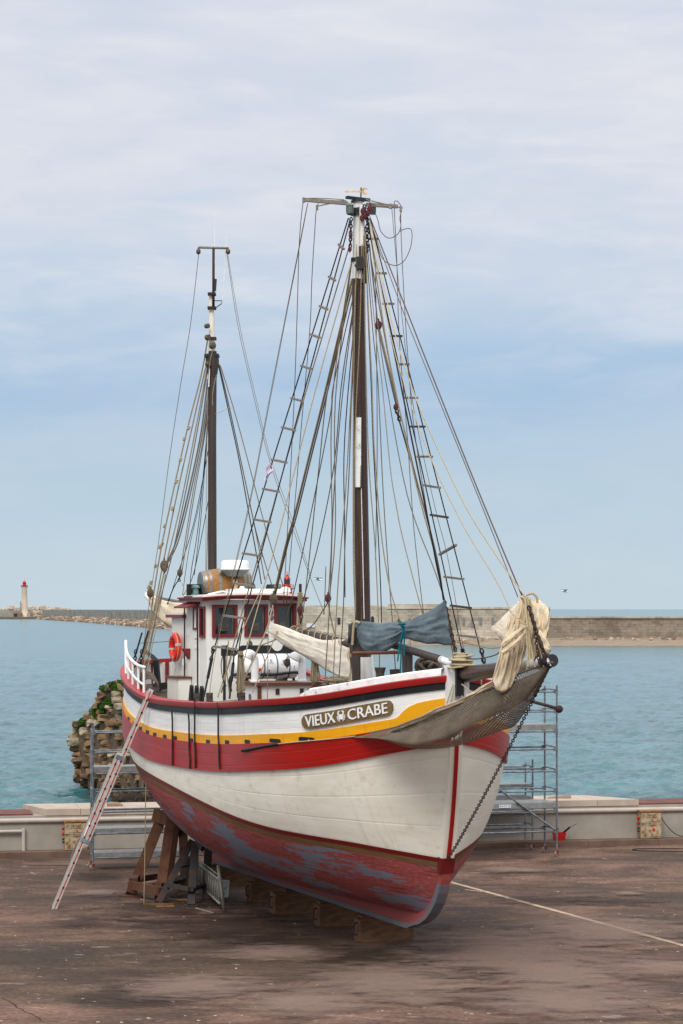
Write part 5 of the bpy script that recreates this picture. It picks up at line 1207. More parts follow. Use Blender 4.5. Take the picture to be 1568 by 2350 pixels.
# ================================================================ THE QUAY
WD = Vector((.9792, .203, 0)).normalized(); WN = Vector((-WD.y, WD.x, 0)); K0 = Vector((-8.9, 63.0, 0))
def WL(a, d, z): return K0 + WD * a + WN * d + UP * z
def wa(x, d):                                    # run along the wall seen in picture column x
    r_ = (x - CX) / F; b0 = K0 + WN * d
    return (r_ * b0.y - b0.x) / (WD.x - r_ * WD.y)
g = MB(); g.add([(-90, -40, 0), (90, -40, 0), WL(98, .3, 0), WL(-82, .3, 0)], [(0, 1, 2, 3)])
tag(g.build('ground', 'quay_tarmac'), kind='structure')
wtr = MB(); wtr.add([(-40000, -300, -1), (40000, -300, -1), (40000, 70000, -1), (-40000, 70000, -1)], [])
rws = []; YA, YB = 62.0, 520.0; NR, NC = 470, 250
for i in range(NR + 1):
    Y = 1 / (1 / YA + (1 / YB - 1 / YA) * i / NR); hx_ = .20 * Y + 4; fade = min(1, i / 6, (NR - i) / 40); row = []
    for j in range(NC + 1):
        X = (j / NC * 2 - 1) * hx_; e = min(1, j / 8, (NC - j) / 8) * fade
        q = Vector((X * .6 + Y * .12, Y * .9 - X * .1, 0)); z = (1 - abs(mnoise.noise(q * .85))) ** 3 * .155 + (1 - abs(mnoise.noise(q * 1.7 + Vector((9, 3, 1))))) ** 3 * .125 + mnoise.noise(q * .4 + Vector((3, 7, 2))) * .10 + mnoise.noise(q * .08 + Vector((3, 17, 5))) * .15 - .14
        row.append(Vector((X, Y, -1 + z * e)))
    rws.append(row)
wtr.grid(rws)
far = [Vector((-40000, 70000, -1)), Vector((40000, 70000, -1))]; L0 = [r_[0] for r_ in rws]; R0 = [r_[-1] for r_ in rws]
wtr.add([L0[0], L0[-1], R0[-1], R0[0]] + far + [Vector((-40000, -300, -1)), Vector((40000, -300, -1))], [(1, 2, 5, 4), (6, 0, 1, 4), (3, 7, 5, 2), (6, 7, 3, 0)])
tag(wtr.build('water', 'sea_water', smooth=True), kind='structure')
def sheet(name, pts, mat, z=.004):
    mb = MB(); q = [gnd(x, y) for x, y in pts]; mb.add([Vector((p.x, p.y, z)) for p in q], [tuple(range(len(q)))]); return mb.build(name, mat)
a_, b_ = gnd(1000, 2015.5), gnd(1700, 2206); d = (b_ - a_).normalized(); n_ = Vector((-d.y, d.x, 0))
mb = MB(); mb.add([a_ + n_ * .07 + UP * .005, b_ + n_ * .07 + UP * .005, b_ - n_ * .07 + UP * .005, a_ - n_ * .07 + UP * .005], [(0, 1, 2, 3)])
tag(mb.build('road_marking', 'line_paint'), kind='structure')
a_, b_ = gnd(1068, 2042.5), gnd(1110, 2047.5); mb = MB(); mb.add([a_ + n_ * .06 + UP * .005, b_ + n_ * .05 + UP * .005, b_ - n_ * .03 + UP * .005, a_ - n_ * .05 + UP * .005], [(0, 1, 2, 3)]); tag(mb.build('road_marking', 'line_paint'), kind='structure')
def blot(x, y, rx, ry, mat, seed, z):
    c_ = gnd(x, y); mb = MB(); n = 24; rr = random.Random(seed); m_ = c_.y / F
    ry_m = ry * c_.y ** 2 / (F * EYE)
    vs = [Vector((c_.x, c_.y, z))] + [Vector((c_.x + math.cos(2 * math.pi * k / n) * rx * m_, c_.y + math.sin(2 * math.pi * k / n) * ry_m, z)) for k in range(n)]
    fs = [(0, 1 + k, 1 + (k + 1) % n) for k in range(n)]; uu = [((0, 0), (math.cos(2 * math.pi * k / n), math.sin(2 * math.pi * k / n)), (math.cos(2 * math.pi * (k + 1) / n), math.sin(2 * math.pi * (k + 1) / n))) for k in range(n)]
    mb.add(vs, fs, 0, uu); o = mb.build('ground_stain' if mat == 'wet_stain' else 'pale_stain', mat); tag(o, kind='structure')
zz = .008
for i, (x, y, rx, ry) in enumerate(((520, 2125, 330, 70), (800, 2195, 280, 36), (380, 2085, 260, 34), (230, 2015, 120, 18), (650, 2165, 260, 40), (1130, 2290, 150, 40), (1010, 2126, 75, 16), (1250, 2065, 210, 22), (1420, 2070, 170, 18), (330, 2290, 240, 50), (950, 2215, 150, 14), (190, 2120, 150, 22))):
    blot(x, y, rx, ry, 'wet_stain', i, zz); zz += .002
for i, (x, y, rx, ry) in enumerate(((640, 2190, 180, 24), (1440, 2052, 45, 6), (1130, 2165, 220, 34), (960, 2302, 60, 12), (1340, 2170, 70, 9), (220, 2052, 80, 10), (450, 2270, 220, 40), (1500, 2225, 160, 30), (1180, 2000, 120, 8), (900, 2260, 260, 60), (1380, 2140, 280, 50), (1180, 2200, 300, 60), (1300, 2300, 300, 60), (1280, 2240, 220, 60), (700, 2310, 200, 40))):
    blot(x, y, rx, ry, 'pale_spill', 40 + i, zz); zz += .002
def crack(pts, w):
    rr = random.Random(len(pts) + int(w * 1000)); q = cat([gnd(x, y) for x, y in pts], 6); L, Rr = [], []
    for i, p in enumerate(q):
        dd = (q[min(i + 1, len(q) - 1)] - q[max(i - 1, 0)]).normalized(); nn = Vector((-dd.y, dd.x, 0)); j = nn * rr.uniform(-.04, .04); ww = w * rr.uniform(.4, 1.2)
        L.append(p + j + nn * ww + UP * .006); Rr.append(p + j - nn * ww + UP * .006)
    tag(MB().grid([L, Rr]).build('ground_crack', 'crack_dark'), kind='structure')
crack([(955, 2140), (1000, 2150), (1040, 2157), (1085, 2165), (1110, 2172), (1140, 2180)], .018)
crack([(1240, 2203), (1262, 2212), (1272, 2220), (1250, 2228), (1222, 2236), (1215, 2244), (1236, 2252), (1240, 2262), (1290, 2273), (1380, 2283), (1450, 2294), (1490, 2310), (1530, 2330)], .012)
crack([(1370, 2283), (1420, 2286), (1450, 2296)], .03)
crack([(0, 2290), (50, 2318), (100, 2345)], .012); crack([(860, 2225), (960, 2215), (1100, 2205)], .008)
rr = random.Random(3)
mb = MB()
for k in range(260):
    x, y = rr.uniform(0, 1568), rr.uniform(1985, 2350); c_ = gnd(x, y); s_ = rr.choice((.006, .008, .012, .018)); mb.rock(c_ + UP * s_ * .3, s_ * rr.uniform(1, 2), s_, s_ * .5, k, .3, 0, 1)
tag(mb.build('gravel', 'rock_pale'), kind='stuff')
# kerb, parapet wall with pipe rail and coping slabs
kb = MB()
for a in range(-20, 44, 2): kb.box(WL(a + 1, .3, .07), WD * .995, WN * .3, UP * .08)
tag(kb.build('kerb', 'kerb_concrete'), kind='structure')
pw = empty('parapet_wall', WL(9, 1.5, 0), 'long low grey concrete parapet wall along the quay edge with a pipe rail and pale coping slabs', 'wall')
MB().box(WL(12, 1.5, .3), WD * 34, WN * .9, UP * .75).build('wall', 'parapet_concrete', pw)
MB().box(WL(12, 1.5, -1.0), WD * 34, WN * .86, UP * .56).build('footing', 'kerb_concrete', pw)
mb = MB()
mb.tube([WL(-22, .57, .93), WL(9.35, .57, .93)] , .066, 10); mb.tube([WL(9.35, .57, .93), WL(46, .57, .93)], .066, 10)
mb.build('pipe_rail', 'pipe_paint', pw, smooth=True, angle=50)
a0_, a1_ = wa(81, .6), wa(1466, .6); n_s = 14
for k in range(n_s):
    u0 = a0_ + (a1_ - a0_) * k / n_s + .006; u1 = a0_ + (a1_ - a0_) * (k + 1) / n_s - .006; rr = random.Random(k)
    q = [WL(u0, .575 + rr.uniform(-.008, .008), 1.053), WL(u1, .575, 1.053), WL(u1 + (.0), 2.4, 1.053), WL(u0, 2.4, 1.053)]
    if k == 0: q[0] += WD * .28; q[3] -= WD * .2
    if k == n_s - 1: q[2] -= WD * 1.0
    zt = .165 + rr.uniform(-.004, .004)
    MB().add(q + [p + UP * zt for p in q], [(3, 2, 1, 0), (4, 5, 6, 7), (0, 1, 5, 4), (1, 2, 6, 5), (2, 3, 7, 6), (3, 0, 4, 7)]).build('coping_slab', 'coping_concrete', pw)
for u0, u1 in ((-20, a0_ - .05), (a1_ + .02, 44)):
    MB().box(WL((u0 + u1) / 2, 1.5, 1.075), WD * (u1 - u0) / 2, WN * .75, UP * .022).build('cable_grating', 'grating_rust', pw)
a_ = wa(54, .52); MB().tube([WL(a_, .5, .15), WL(a_, .5, .74)], .05, 10).build('rail_post', 'pipe_paint', pw, smooth=True, angle=50)
MB().tube([WL(a_, .5, .66), WL(-8, .5, .66)], .045, 10).build('pipe_rail', 'pipe_paint', pw, smooth=True, angle=50)
# electric cabinets
def cabinet(x, lab, cable):
    a = wa(x, .42); o = empty('electric_cabinet', WL(a, .35, .15), lab, 'electric cabinet', 'electric cabinets against the parapet wall'); z0, z1 = .17, .90
    MB().box(WL(a, .38, (z0 + z1) / 2), WD * .29, WN * .155, UP * (z1 - z0) / 2).build('body', 'cabinet', o)
    MB().box(WL(a, .365, z1 + .02), WD * .33, WN * .185, UP * .018).build('roof', 'cabinet_rust', o)
    MB().box(WL(a, .216, .54), WD * .265, WN * .008, UP * .33).build('door', 'cabinet', o)
    for s_, z, w in (('DANGER', .80, .075), ('NE PAS OUVRIR', .735, .05), ('EN CAS DE PROBLEME', .62, .042), ('PREVENIR L\'ACCUEIL', .57, .042), ('OU LA CAPITAINERIE', .52, .04)):
        mb = MB(); put_text(mb, s_, w, WL(a, .206, z), WD, UP, -WN, 0, .85, .001); mb.build('lettering', 'ink_black', o)
    MB().box(WL(a + .03, .2, .68), WD * .014, WN * .006, UP * .018).build('warning_sticker', 'lamp_red', o)
    MB().lathe(WL(a + .06, .206, .42), -WN, [(0, .035), (.03, .035), (.03, .022), (.045, .022)], 10).build('stop_button', 'lamp_red', o)
    for z in (.72, .58): MB().lathe(WL(a - .29, .38, z), -WD, [(0, .04), (.05, .045), (.07, .03)], 10).build('socket', 'stile_red', o)
    for z in (.44, .36): MB().lathe(WL(a - .29, .38, z), -WD, [(0, .03), (.05, .032), (.06, .02)], 10).build('socket', 'steel_dark', o)
    for z in (.73, .5, .4): MB().lathe(WL(a + .29, .38, z), WD, [(0, .03), (.04, .032), (.05, .02)], 10).build('socket', 'steel_dark', o)
    MB().box(WL(a - .24, .2, .585), WD * .05, WN * .008, UP * .014).build('latch', 'hoop_steel', o)
    if cable: tag(MB().tube(cat([WL(a + .33, .35, .73), WL(a + .45, .2, .5), WL(a + .75, .25, .25), WL(a + 1.2, .3, .17), WL(a + 1.7, .2, .165), WL(a + 3, .3, .165)]), .012, 5).build('power_cable', 'rubber'), 'black cable drooping from the rusty cabinet on the right to the kerb', 'cable')
cabinet(173, 'cream electric cabinet behind the ladder at the left end of the wall', False)
cabinet(1490, 'rust speckled cream electric cabinet by the wall to the right of the scaffold', True)
q = [gnd(1462, 1953), gnd(1470, 1956), gnd(1568, 1958), gnd(1640, 1960)]
tag(MB().tube(cat([gnd(1640, 1950) + UP * .015, gnd(1540, 1949) + UP * .015, gnd(1470, 1949.5) + UP * .015, gnd(1452, 1951.5) + UP * .015, gnd(1475, 1954) + UP * .015, gnd(1568, 1955.5) + UP * .015, gnd(1640, 1957) + UP * .015]), .012, 5).build('power_cable', 'rubber'), 'thin black cable looped on the ground in front of the kerb', 'cable')
# loose stones on the coping
def loose(x0, x1, y0, y1, Y, lab, seed):
    a_, b_ = pix(x0, (y0 + y1) / 2, Y), pix(x1, (y0 + y1) / 2, Y); c_ = (a_ + b_) / 2; L = (b_ - a_).length / 2
    tag(MB().rock(c_, L * 1.05, .2, (y1 - y0) * Y / F / 2 * .9, seed, .22, 0, 3).build('broken_stone', 'rock_brown', smooth=True, angle=30), lab, 'stone', 'loose stones on the coping')
loose(247, 281, 1840, 1857, 64.9, 'broken block of stone lying on the coping between the ladder and the hull', 4)
loose(1254, 1308, 1826, 1845, 67.6, 'long broken slab of brown stone on the coping behind the scaffold', 9)
# red basin of paint tools
c_ = WL(wa(1285, .25), .3, .15); bs_ = empty('tool_basin', c_, 'red plastic basin holding rollers and brushes at the foot of the wall', 'basin')
mb = MB(); mb.add([c_ + WD * a * .13 + WN * b_ * .1 for a, b_ in ((-1, -1), (1, -1), (1, 1), (-1, 1))] + [c_ + WD * a * .165 + WN * b_ * .13 + UP * .22 for a, b_ in ((-1, -1), (1, -1), (1, 1), (-1, 1))] + [c_ + WD * a * .15 + WN * b_ * .115 + UP * .22 for a, b_ in ((-1, -1), (1, -1), (1, 1), (-1, 1))] + [c_ + WD * a * .12 + WN * b_ * .09 + UP * .03 for a, b_ in ((-1, -1), (1, -1), (1, 1), (-1, 1))],
    [(3, 2, 1, 0)] + [(k, (k + 1) % 4, 4 + (k + 1) % 4, 4 + k) for k in range(4)] + [(4 + k, 4 + (k + 1) % 4, 8 + (k + 1) % 4, 8 + k) for k in range(4)] + [(8 + k, 8 + (k + 1) % 4, 12 + (k + 1) % 4, 12 + k) for k in range(4)] + [(12, 13, 14, 15)]); mb.build('tub', 'basin_red', bs_)
rt = empty('paint_roller', c_ + UP * .1, 'black handled paint roller sticking out of the red basin', 'paint roller')
MB().tube([c_ + WD * .05 + UP * .15, c_ + WD * .3 + UP * .36], .03, 7).build('handle', 'rubber', rt); MB().tube([c_ + WD * .3 + UP * .36, c_ + WD * .5 + UP * .45], .008, 5).build('rod', 'steel_dark', rt)
rt = empty('paint_brush', c_ + UP * .1, 'short black brush standing upright in the red basin', 'brush')
MB().tube([c_ - WD * .05 + UP * .1, c_ - WD * .04 + UP * .34], .02, 6).build('handle', 'rubber', rt)

# ================================================================ SCAFFOLDS
def scaffold(label, p0, e, n, L, D, top, levels, decks, diag=None, back_top=None, sign=False, left_end=True):
    """tube scaffold on casters; p0 = front leg, e along, n in depth"""
    o = empty('scaffold', Vector((p0[0], p0[1], 0)), label, 'scaffold', 'galvanised scaffolds between the boat and the wall'); b0 = Vector((p0[0], p0[1], 0)); e = Vector((*e, 0)); n = Vector((*n, 0))
    for i, (u, d_) in enumerate(((0, 0), (0, D), (L, 0), (L, D))):
        f_ = b0 + e * u + n * d_; tp = top if d_ == 0 else (back_top or top)
        lg = MB().tube([f_ + UP * .16, f_ + UP * tp], .026, 10).build('leg', 'steel_galv', o, smooth=True, angle=50)
        cs = MB(); cs.lathe(f_ + Vector((-.02, -.018, .075)), Vector((.75, -.5, 0)), [(-.022, .03), (-.02, .075), (.02, .075), (.022, .03)], 14); cw = cs.build('caster_wheel', 'caster_wheel', lg, smooth=True, angle=40)
        mb = MB(); mb.box(f_ + UP * .155, (.06, 0, 0), (0, .05, 0), (0, 0, .012)); mb.box(f_ + Vector((.04, 0, .11)), (.008, 0, 0), (0, .03, 0), (0, 0, .06)); mb.box(f_ + Vector((-.06, 0, .11)), (.008, 0, 0), (0, .03, 0), (0, 0, .06)); mb.build('caster_fork', 'caster_red', lg)
        for z in levels:
            if z < tp:
                mb = MB(); mb.lathe(f_ + UP * (z - .06), UP, [(0, .034), (.12, .034)], 10); mb.box(f_ + UP * z + e * (.05 if u == 0 else -.05) , e * .035, n * .022, UP * .045); mb.build('coupler', 'steel_galv', lg)
    for z in levels:
        for d_ in (0, D):
            if z < (top if d_ == 0 else (back_top or top)): MB().tube([b0 + n * d_ + UP * z, b0 + e * L + n * d_ + UP * z], .024, 8).build('ledger', 'steel_galv', o, smooth=True, angle=50)
        for u in (0, L):
            if z < min(top, back_top or top): MB().tube([b0 + e * u + UP * (z + .05), b0 + e * u + n * D + UP * (z + .05)], .022, 8).build('transom', 'steel_galv', o, smooth=True, angle=50)
    for z, h_ in decks:
        mb = MB(); k = 3
        for i in range(k): mb.box(b0 + e * L / 2 + n * D * (i + .5) / k + UP * z, e * (L / 2 - .03), n * (D / k / 2 - .008), UP * h_ / 2)
        mb.build('deck_platform', 'deck_galv', o)
    if diag: MB().tube([b0 + e * diag[0] + UP * diag[1] - n * .04, b0 + e * diag[2] + UP * diag[3] - n * .04], .026, 8).build('diagonal_brace', 'steel_galv', o, smooth=True, angle=50)
    if sign:
        mb = MB(); c_ = b0 + e * sign[0] + UP * sign[1] - n * .012; mb.box(c_, e * .17, n * .004, UP * .04, 0); put_text(mb, 'COMABI', .075, c_ - n * .006 + e * .03, e, UP, -n, 1, 1.0, .001); mb.box(c_ - n * .006 - e * .135, e * .012, n * .002, UP * .025, 1); mb.build('makers_plate', ['paper_white', 'ink_blue'], o)
    return o
E1 = (.961, .276); N1 = (-.15, .99)
scaffold('scaffold with a single tall standard at the left, in front of the stone ruin', (-6.19, 60.2), E1, N1, 3.05, .75, 3.67, [3.42, 2.93, 2.40, 1.95, 1.44, .90, .30], [(2.5, .14), (.98, .1), (.38, .1)], back_top=3.5)
ER = (-.961, -.276); NR = (-.2, .98)
s2 = scaffold('tallest scaffold with an upper deck, to the right of the bow', (5.66, 63.6), ER, NR, 2.95, 1.12, 4.5, [4.33, 3.81, 3.29, 2.82, 2.24, 1.72, 1.21, .66], [(3.40, .14), (1.35, .14)], diag=(1.65, 1.82, .06, .70), back_top=4.45, sign=(1.45, 1.35))
s3 = scaffold('lower scaffold half hidden between the tall scaffold and the wall', (5.17, 65.45), ER, NR, 2.95, .7, 2.44, [2.2, 1.66, 1.0, .62], [(1.72, .1), (1.36, .16)], back_top=2.3)

# ================================================================ LADDER
fA = gnd(125, 2086); tA = pix(336.5, 1583, 53.1); off = Vector((-.055, .36, 0))
ld = empty('ladder', fA, 'long aluminium extension ladder with red stripes leaning on the stern rail', 'ladder')
dl = (tA - fA).normalized(); sd_ = (-off).normalized(); nl = dl.cross(sd_).normalized()
if nl.x < 0: nl = -nl
def section(name, u0, u1, shift):
    L = (tA - fA).length
    for k, of_ in enumerate((Vector((0, 0, 0)), off)):
        a_ = fA + dl * L * u0 + of_ + nl * shift; b_ = fA + dl * L * u1 + of_ + nl * shift
        st = MB().beam(a_, b_, .026, .094, up=nl).build('stile', 'alloy', ld)
        if k: continue
        mid = MB(); mid.beam(a_ + sd_ * .0165, b_ + sd_ * .0165, .004, .022, up=nl); mid.build('stripe', 'stile_red', st)
        for q in (a_, b_): MB().beam(q - dl * .03, q + dl * .05, .034, .106, up=nl).build('end_cap', 'tape_grey', st)
    n = int(L * (u1 - u0) / .29)
    for i in range(n):
        p = fA + dl * (L * u0 + .2 + .29 * i) + nl * shift
        rg = MB().tube([p + sd_ * .018, p + off - sd_ * .018], .016, 8).build('rung', 'alloy', ld)
        MB().box(p + sd_ * .017, dl * .022, nl * .02, sd_ * .003).build('rung_plug', 'rubber', rg)
section('base', 0.0, .70, 0.0); section('fly', .30, 1.0, .096)
L_ = (tA - fA).length
for u in (.31, .69): MB().beam(fA + dl * L_ * u - nl * .05 + sd_ * .03, fA + dl * L_ * u + nl * .14 + sd_ * .03, .012, .09, up=dl).build('guide_bracket', 'steel_galv', ld)
MB().tube(cat([fA + dl * L_ * u + off - nl * (.06 + .02 * math.sin(u * 30)) for u in (.18, .25, .32, .4, .5, .58)]), .014, 5).build('hoist_rope', 'plastic_grey', ld)
lb_ = fA + dl * L_ * .36 + sd_ * .0165; MB().box(lb_ - nl * .022, dl * .16, nl * .012, sd_ * .002).build('sticker', 'paper_white', ld)

# ================================================================ PROPS UNDER THE HULL
wt_ = empty('timber_trestle', gnd(360, 2050), 'brown timber trestle propping the stern quarter', 'trestle')
def leg(a_, b_, w, h_, mat, par, nm='leg'): return MB().beam(a_, b_, w, h_, up=Vector((0, -1, 0))).build(nm, mat, par)
leg(pix(373, 1872, 56.0), gnd(300, 2053), .24, .2, 'beam_wood', wt_); leg(pix(393, 1880, 55.7), gnd(366, 2062), .22, .18, 'beam_wood', wt_)
leg(pix(404, 1890, 57.0), gnd(384, 2030), .2, .18, 'beam_wood', wt_); leg(pix(420, 1905, 57.2), gnd(425, 2042), .2, .16, 'beam_wood', wt_)
leg(pix(354, 1870, 55.9), pix(398, 1884, 55.6), .3, .13, 'beam_wood', wt_, 'head_beam')
leg(pix(301, 2031, 54.5), pix(372, 2046, 53.7), .17, .19, 'beam_wood', wt_, 'tie_beam'); leg(pix(318, 2016, 56.2), pix(362, 2009, 57.6), .15, .14, 'beam_wood', wt_, 'tie_beam')
leg(pix(312, 2014, 55.3), pix(306, 2024, 54.6), .2, .16, 'beam_wood', wt_, 'tie_beam'); leg(pix(362, 2033, 54.3), pix(430, 2012, 57.0), .14, .16, 'beam_wood', wt_, 'tie_beam')
st_ = empty('steel_trestle', gnd(440, 2078), 'dark steel trestle with white drips propping the hull beside the timber one', 'trestle')
leg(pix(440, 1932, 54.6), gnd(362, 2074), .15, .15, 'steel_dark', st_); leg(pix(448, 1938, 54.2), gnd(439, 2080), .17, .15, 'steel_dark', st_)
leg(pix(444, 1962, 55.6), gnd(396, 2062), .14, .12, 'steel_dark', st_); leg(pix(478, 1952, 55.2), gnd(473, 2069), .17, .14, 'steel_dark', st_)
leg(pix(386, 2031, 53.6), pix(436, 2041, 53.0), .09, .1, 'steel_dark', st_, 'cross_bar'); leg(pix(411, 1991, 54.2), pix(441, 1984, 54.8), .04, .04, 'steel_dark', st_, 'cross_bar')
leg(pix(440, 2042, 53.0), pix(475, 2030, 54.5), .08, .08, 'steel_dark', st_, 'cross_bar'); leg(pix(395, 2027, 53.8), pix(424, 2018, 55.0), .08, .08, 'steel_dark', st_, 'cross_bar')
leg(pix(447, 1936, 54.2), pix(466, 1948, 54.0), .12, .1, 'steel_dark', st_, 'head_plate')
for x, y in ((362, 2074), (439, 2080), (396, 2062), (473, 2069)): MB().box(gnd(x, y) + UP * .02, (.15, 0, 0), (0, .12, 0), (0, 0, .015)).build('foot_plate', 'steel_dark', st_)
def plank(x0, y0, x1, y1, w, h_, mat, lab, z=0.0):
    tag(MB().beam(gnd(x0, y0) + UP * (h_ / 2 + z), gnd(x1, y1) + UP * (h_ / 2 + z), w, h_).build('wood_shim', mat), lab, 'plank', 'scraps of plank on the ground by the trestles')
plank(329, 2078, 399, 2079, .16, .04, 'block_timber', 'long shim plank lying under the front foot of the steel trestle')
plank(358, 2083, 400, 2081.5, .06, .03, 'oak', 'yellow lath lying in front of the steel trestle')
plank(277, 2058, 328, 2061.5, .12, .03, 'beam_wood', 'plank under the leftmost timber leg')
plank(386, 2066, 430, 2067, .08, .03, 'oak', 'short yellow board behind the steel trestle legs')
plank(449, 2086, 490, 2097, .03, .03, 'grey_wood', 'thin stick on the dark wet ground beside the crowd barrier')
q = [gnd(192, 2052.5), gnd(258, 2053.5), gnd(267, 2050), gnd(205, 2047)]
mb = MB(); mb.add([p + UP * .004 for p in q] + [p + UP * .03 for p in q], [(3, 2, 1, 0), (4, 5, 6, 7), (0, 1, 5, 4), (1, 2, 6, 5), (2, 3, 7, 6), (3, 0, 4, 7)]); tag(mb.build('slate_board', 'board_slate'), 'flat grey board lying on the quay beside the ladder', 'board')
q = [gnd(50, 1986), gnd(172, 1987), gnd(176, 1982), gnd(52, 1981)]; mb = MB(); mb.add([p + UP * .005 for p in q] + [p + UP * .02 for p in q], [(4, 5, 6, 7), (0, 1, 5, 4), (1, 2, 6, 5), (2, 3, 7, 6), (3, 0, 4, 7)]); tag(mb.build('drain_cover', 'kerb_concrete'), 'long low drain cover set in the ground in front of the kerb', 'drain cover')
# crowd barrier leaning under the hull
cb = empty('crowd_barrier', gnd(508, 2090), 'grey metal crowd barrier standing crooked under the hull', 'barrier')
nA, nB = pix(501, 1986, 51.95), gnd(514.5, 2094) + UP * .02; fA_, fB_ = pix(449, 1962, 56.0), pix(453, 2030, 55.9)
mb = MB(); mb.tube([nA, nB], .04, 8); mb.build('post', 'barrier_grey', cb, smooth=True); MB().tube([nA.lerp(nB, .28), nA.lerp(nB, .36)], .052, 8).build('post_collar', 'barrier_grey', cb); MB().tube([fA_, gnd(452, 2052)], .035, 8).build('post', 'barrier_grey', cb, smooth=True)
T0, T1 = pix(450, 1978, 55.9), pix(502, 2018, 52.0); B0_, B1_ = pix(451, 2024, 55.9), pix(505, 2074, 51.9)
for a_, b_, r_ in ((T0, T1, .035), (B0_, B1_, .03), (T0 + UP * .09, T1 + UP * .09, .02)): MB().tube([a_, b_], r_, 7).build('rail', 'barrier_grey', cb, smooth=True)
for k in range(13): MB().tube([T0.lerp(T1, (k + .5) / 13), B0_.lerp(B1_, (k + .5) / 13)], .02, 6).build('bar', 'barrier_grey', cb, smooth=True)
bk = gnd(510, 2046); bo = empty('bucket', bk, 'white plastic bucket on the ground behind the crowd barrier', 'bucket')
bk = pix(510, 2029, 54.6); bk.z = .0; bo.location = bk
MB().lathe(bk, UP, [(0, .13), (.02, .14), (.34, .165), (.36, .175), (.37, .16), (.3, .15)], 16).build('pail', 'plastic_white', bo, smooth=True, angle=40)
MB().tube(cat([bk + Vector((-.16, 0, .34)), bk + Vector((-.05, -.14, .25)), bk + Vector((.1, -.12, .22)), bk + Vector((.16, 0, .34))]), .006, 5).build('handle', 'steel_dark', bo)
# keel blocks, laid across under the keel
TD = Vector((CA, SA, 0))
KD = Vector((SA, -CA, 0))
def kblock(x, y, L, h_, lab, first=None):
    p = gnd(x, y); o = empty('keel_block', p + TD * L / 2, lab, 'keel block', 'timber blocks under the keel')
    mb = MB(); rr = random.Random(int(x)); c_ = p + TD * L / 2 - KD * .17 + UP * h_ / 2
    mb.box(c_, TD * (L / 2 - .012), KD * .158, UP * (h_ / 2)); mb.box(c_, TD * L / 2, KD * .17, UP * (h_ / 2 - .012)); mb.box(c_, TD * (L / 2 - .012), KD * .17 * .999, UP * (h_ / 2 - .001))
    mb.build('baulk', 'block_timber', o)
    hp = p - KD * .17 + UP * h_ * .55
    MB().tube(cat([hp - TD * .0 + UP * .12, hp - TD * .06 + UP * .09, hp - TD * .06 - UP * .09, hp - UP * .12]), .016, 6).build('handle', 'rust_iron', o)
    # wedge between block and keel
    return o
for x, y, L, lab in ((827, 2164, 1.12, 'front keel block right under the forefoot'), (734, 2128, 1.15, 'second keel block behind the front one'), (632, 2100, 1.15, 'third keel block, with rust streaks, under mid keel'), (577, 2073, 1.2, 'fourth keel block beside the crowd barrier'), (496, 2035, 1.3, 'farthest keel block in the shade under the after keel')):
    kblock(x, y, L, .46, lab)
    p = gnd(x, y); s_ = (p.y - BY) * CA - (p.x - BX) * SA + .0
    tc = P(0, 0, 0); cx0 = P(s_ + .17, 0, .49)
    tag(MB().box(cx0, TD * .22, KD * .12, UP * .028).build('wood_wedge', 'block_timber'), {827: 'thin wedge on the front block, under the forefoot', 734: 'thin wedge on the second block from the bow, under the keel', 632: 'thin wedge on the third block from the bow, under the keel', 577: 'thin wedge on the fourth block from the bow, under the keel', 496: 'thin wedge on the farthest block, under the after keel'}[x], 'wedge', 'wedges between keel and blocks')

# ================================================================ RUIN IN THE WATER
Yr = lambda x: 104.0 - (x - 165) * .075
lefts = [(1552, 290), (1558, 283), (1565, 266), (1575, 248), (1586, 232), (1594, 226), (1609, 217), (1629, 208), (1639, 197), (1651, 183), (1661, 167), (1680, 165), (1695, 156), (1712, 158), (1728, 163), (1754, 170), (1771, 171), (1797, 172), (1803, 190), (1815, 207), (1830, 205), (1846, 206), (1862, 210)]
lb_f = smooth_tab(lefts)
ru = empty('stone_ruin', pix(260, 1846, 96) , 'ruined rubble stone wall standing in the water behind the stern', 'ruin')
out = [(lb_f(y) + 6, y) for y in range(1560, 1861, 10)]
q = [pix(430, 1548, Yr(430) - .02)] + [pix(x, y, Yr(x) - .02) for x, y in out] + [pix(430, 1862, Yr(430) + .25)]
n = len(q); bk_ = [p + Vector((.9 if p.x < -5 else 0, 5.5, 0)) for p in q]
MB().add(q + bk_, [tuple(range(n)), tuple(range(2 * n - 1, n - 1, -1))] + [(k, n + k, n + (k + 1) % n, (k + 1) % n) for k in range(n)]).build('rubble_core', 'ruin_mortar', ru)
rr = random.Random(11); sm = MB(); y = 1550.0; row_i = 0
while y < 1860:
    hgt = rr.uniform(9, 17); x = max(lb_f(y + hgt / 2), 0) + rr.uniform(-2, 3)
    while x < 425:
        w = rr.uniform(16, 40) * (.8 if hgt < 11 else 1.0); cx0, cy0 = x + w / 2, y + hgt / 2 + rr.uniform(-2, 2); Y = Yr(cx0) + rr.uniform(.05, .3)
        m_ = Y / F; wet = cy0 > 1795 + rr.uniform(-8, 14)
        palez = (cx0 > 255 and 1580 < cy0 < 1632) or (cx0 < 235 and 1648 < cy0 < 1690)
        mi = 3 if wet else (2 if (palez and rr.random() < .6) or rr.random() < .04 else (0 if rr.random() < .62 else 1))
        if palez and cx0 > 258: w = max(w, 24)
        sm.rock(pix(cx0, cy0, Y), w * m_ * .53, .3 + rr.uniform(0, .15), hgt * m_ * .55, int(x * 7 + y * 13), .42, mi, 2)
        x += w + rr.uniform(-1.5, 1.0)
    y += hgt - .6
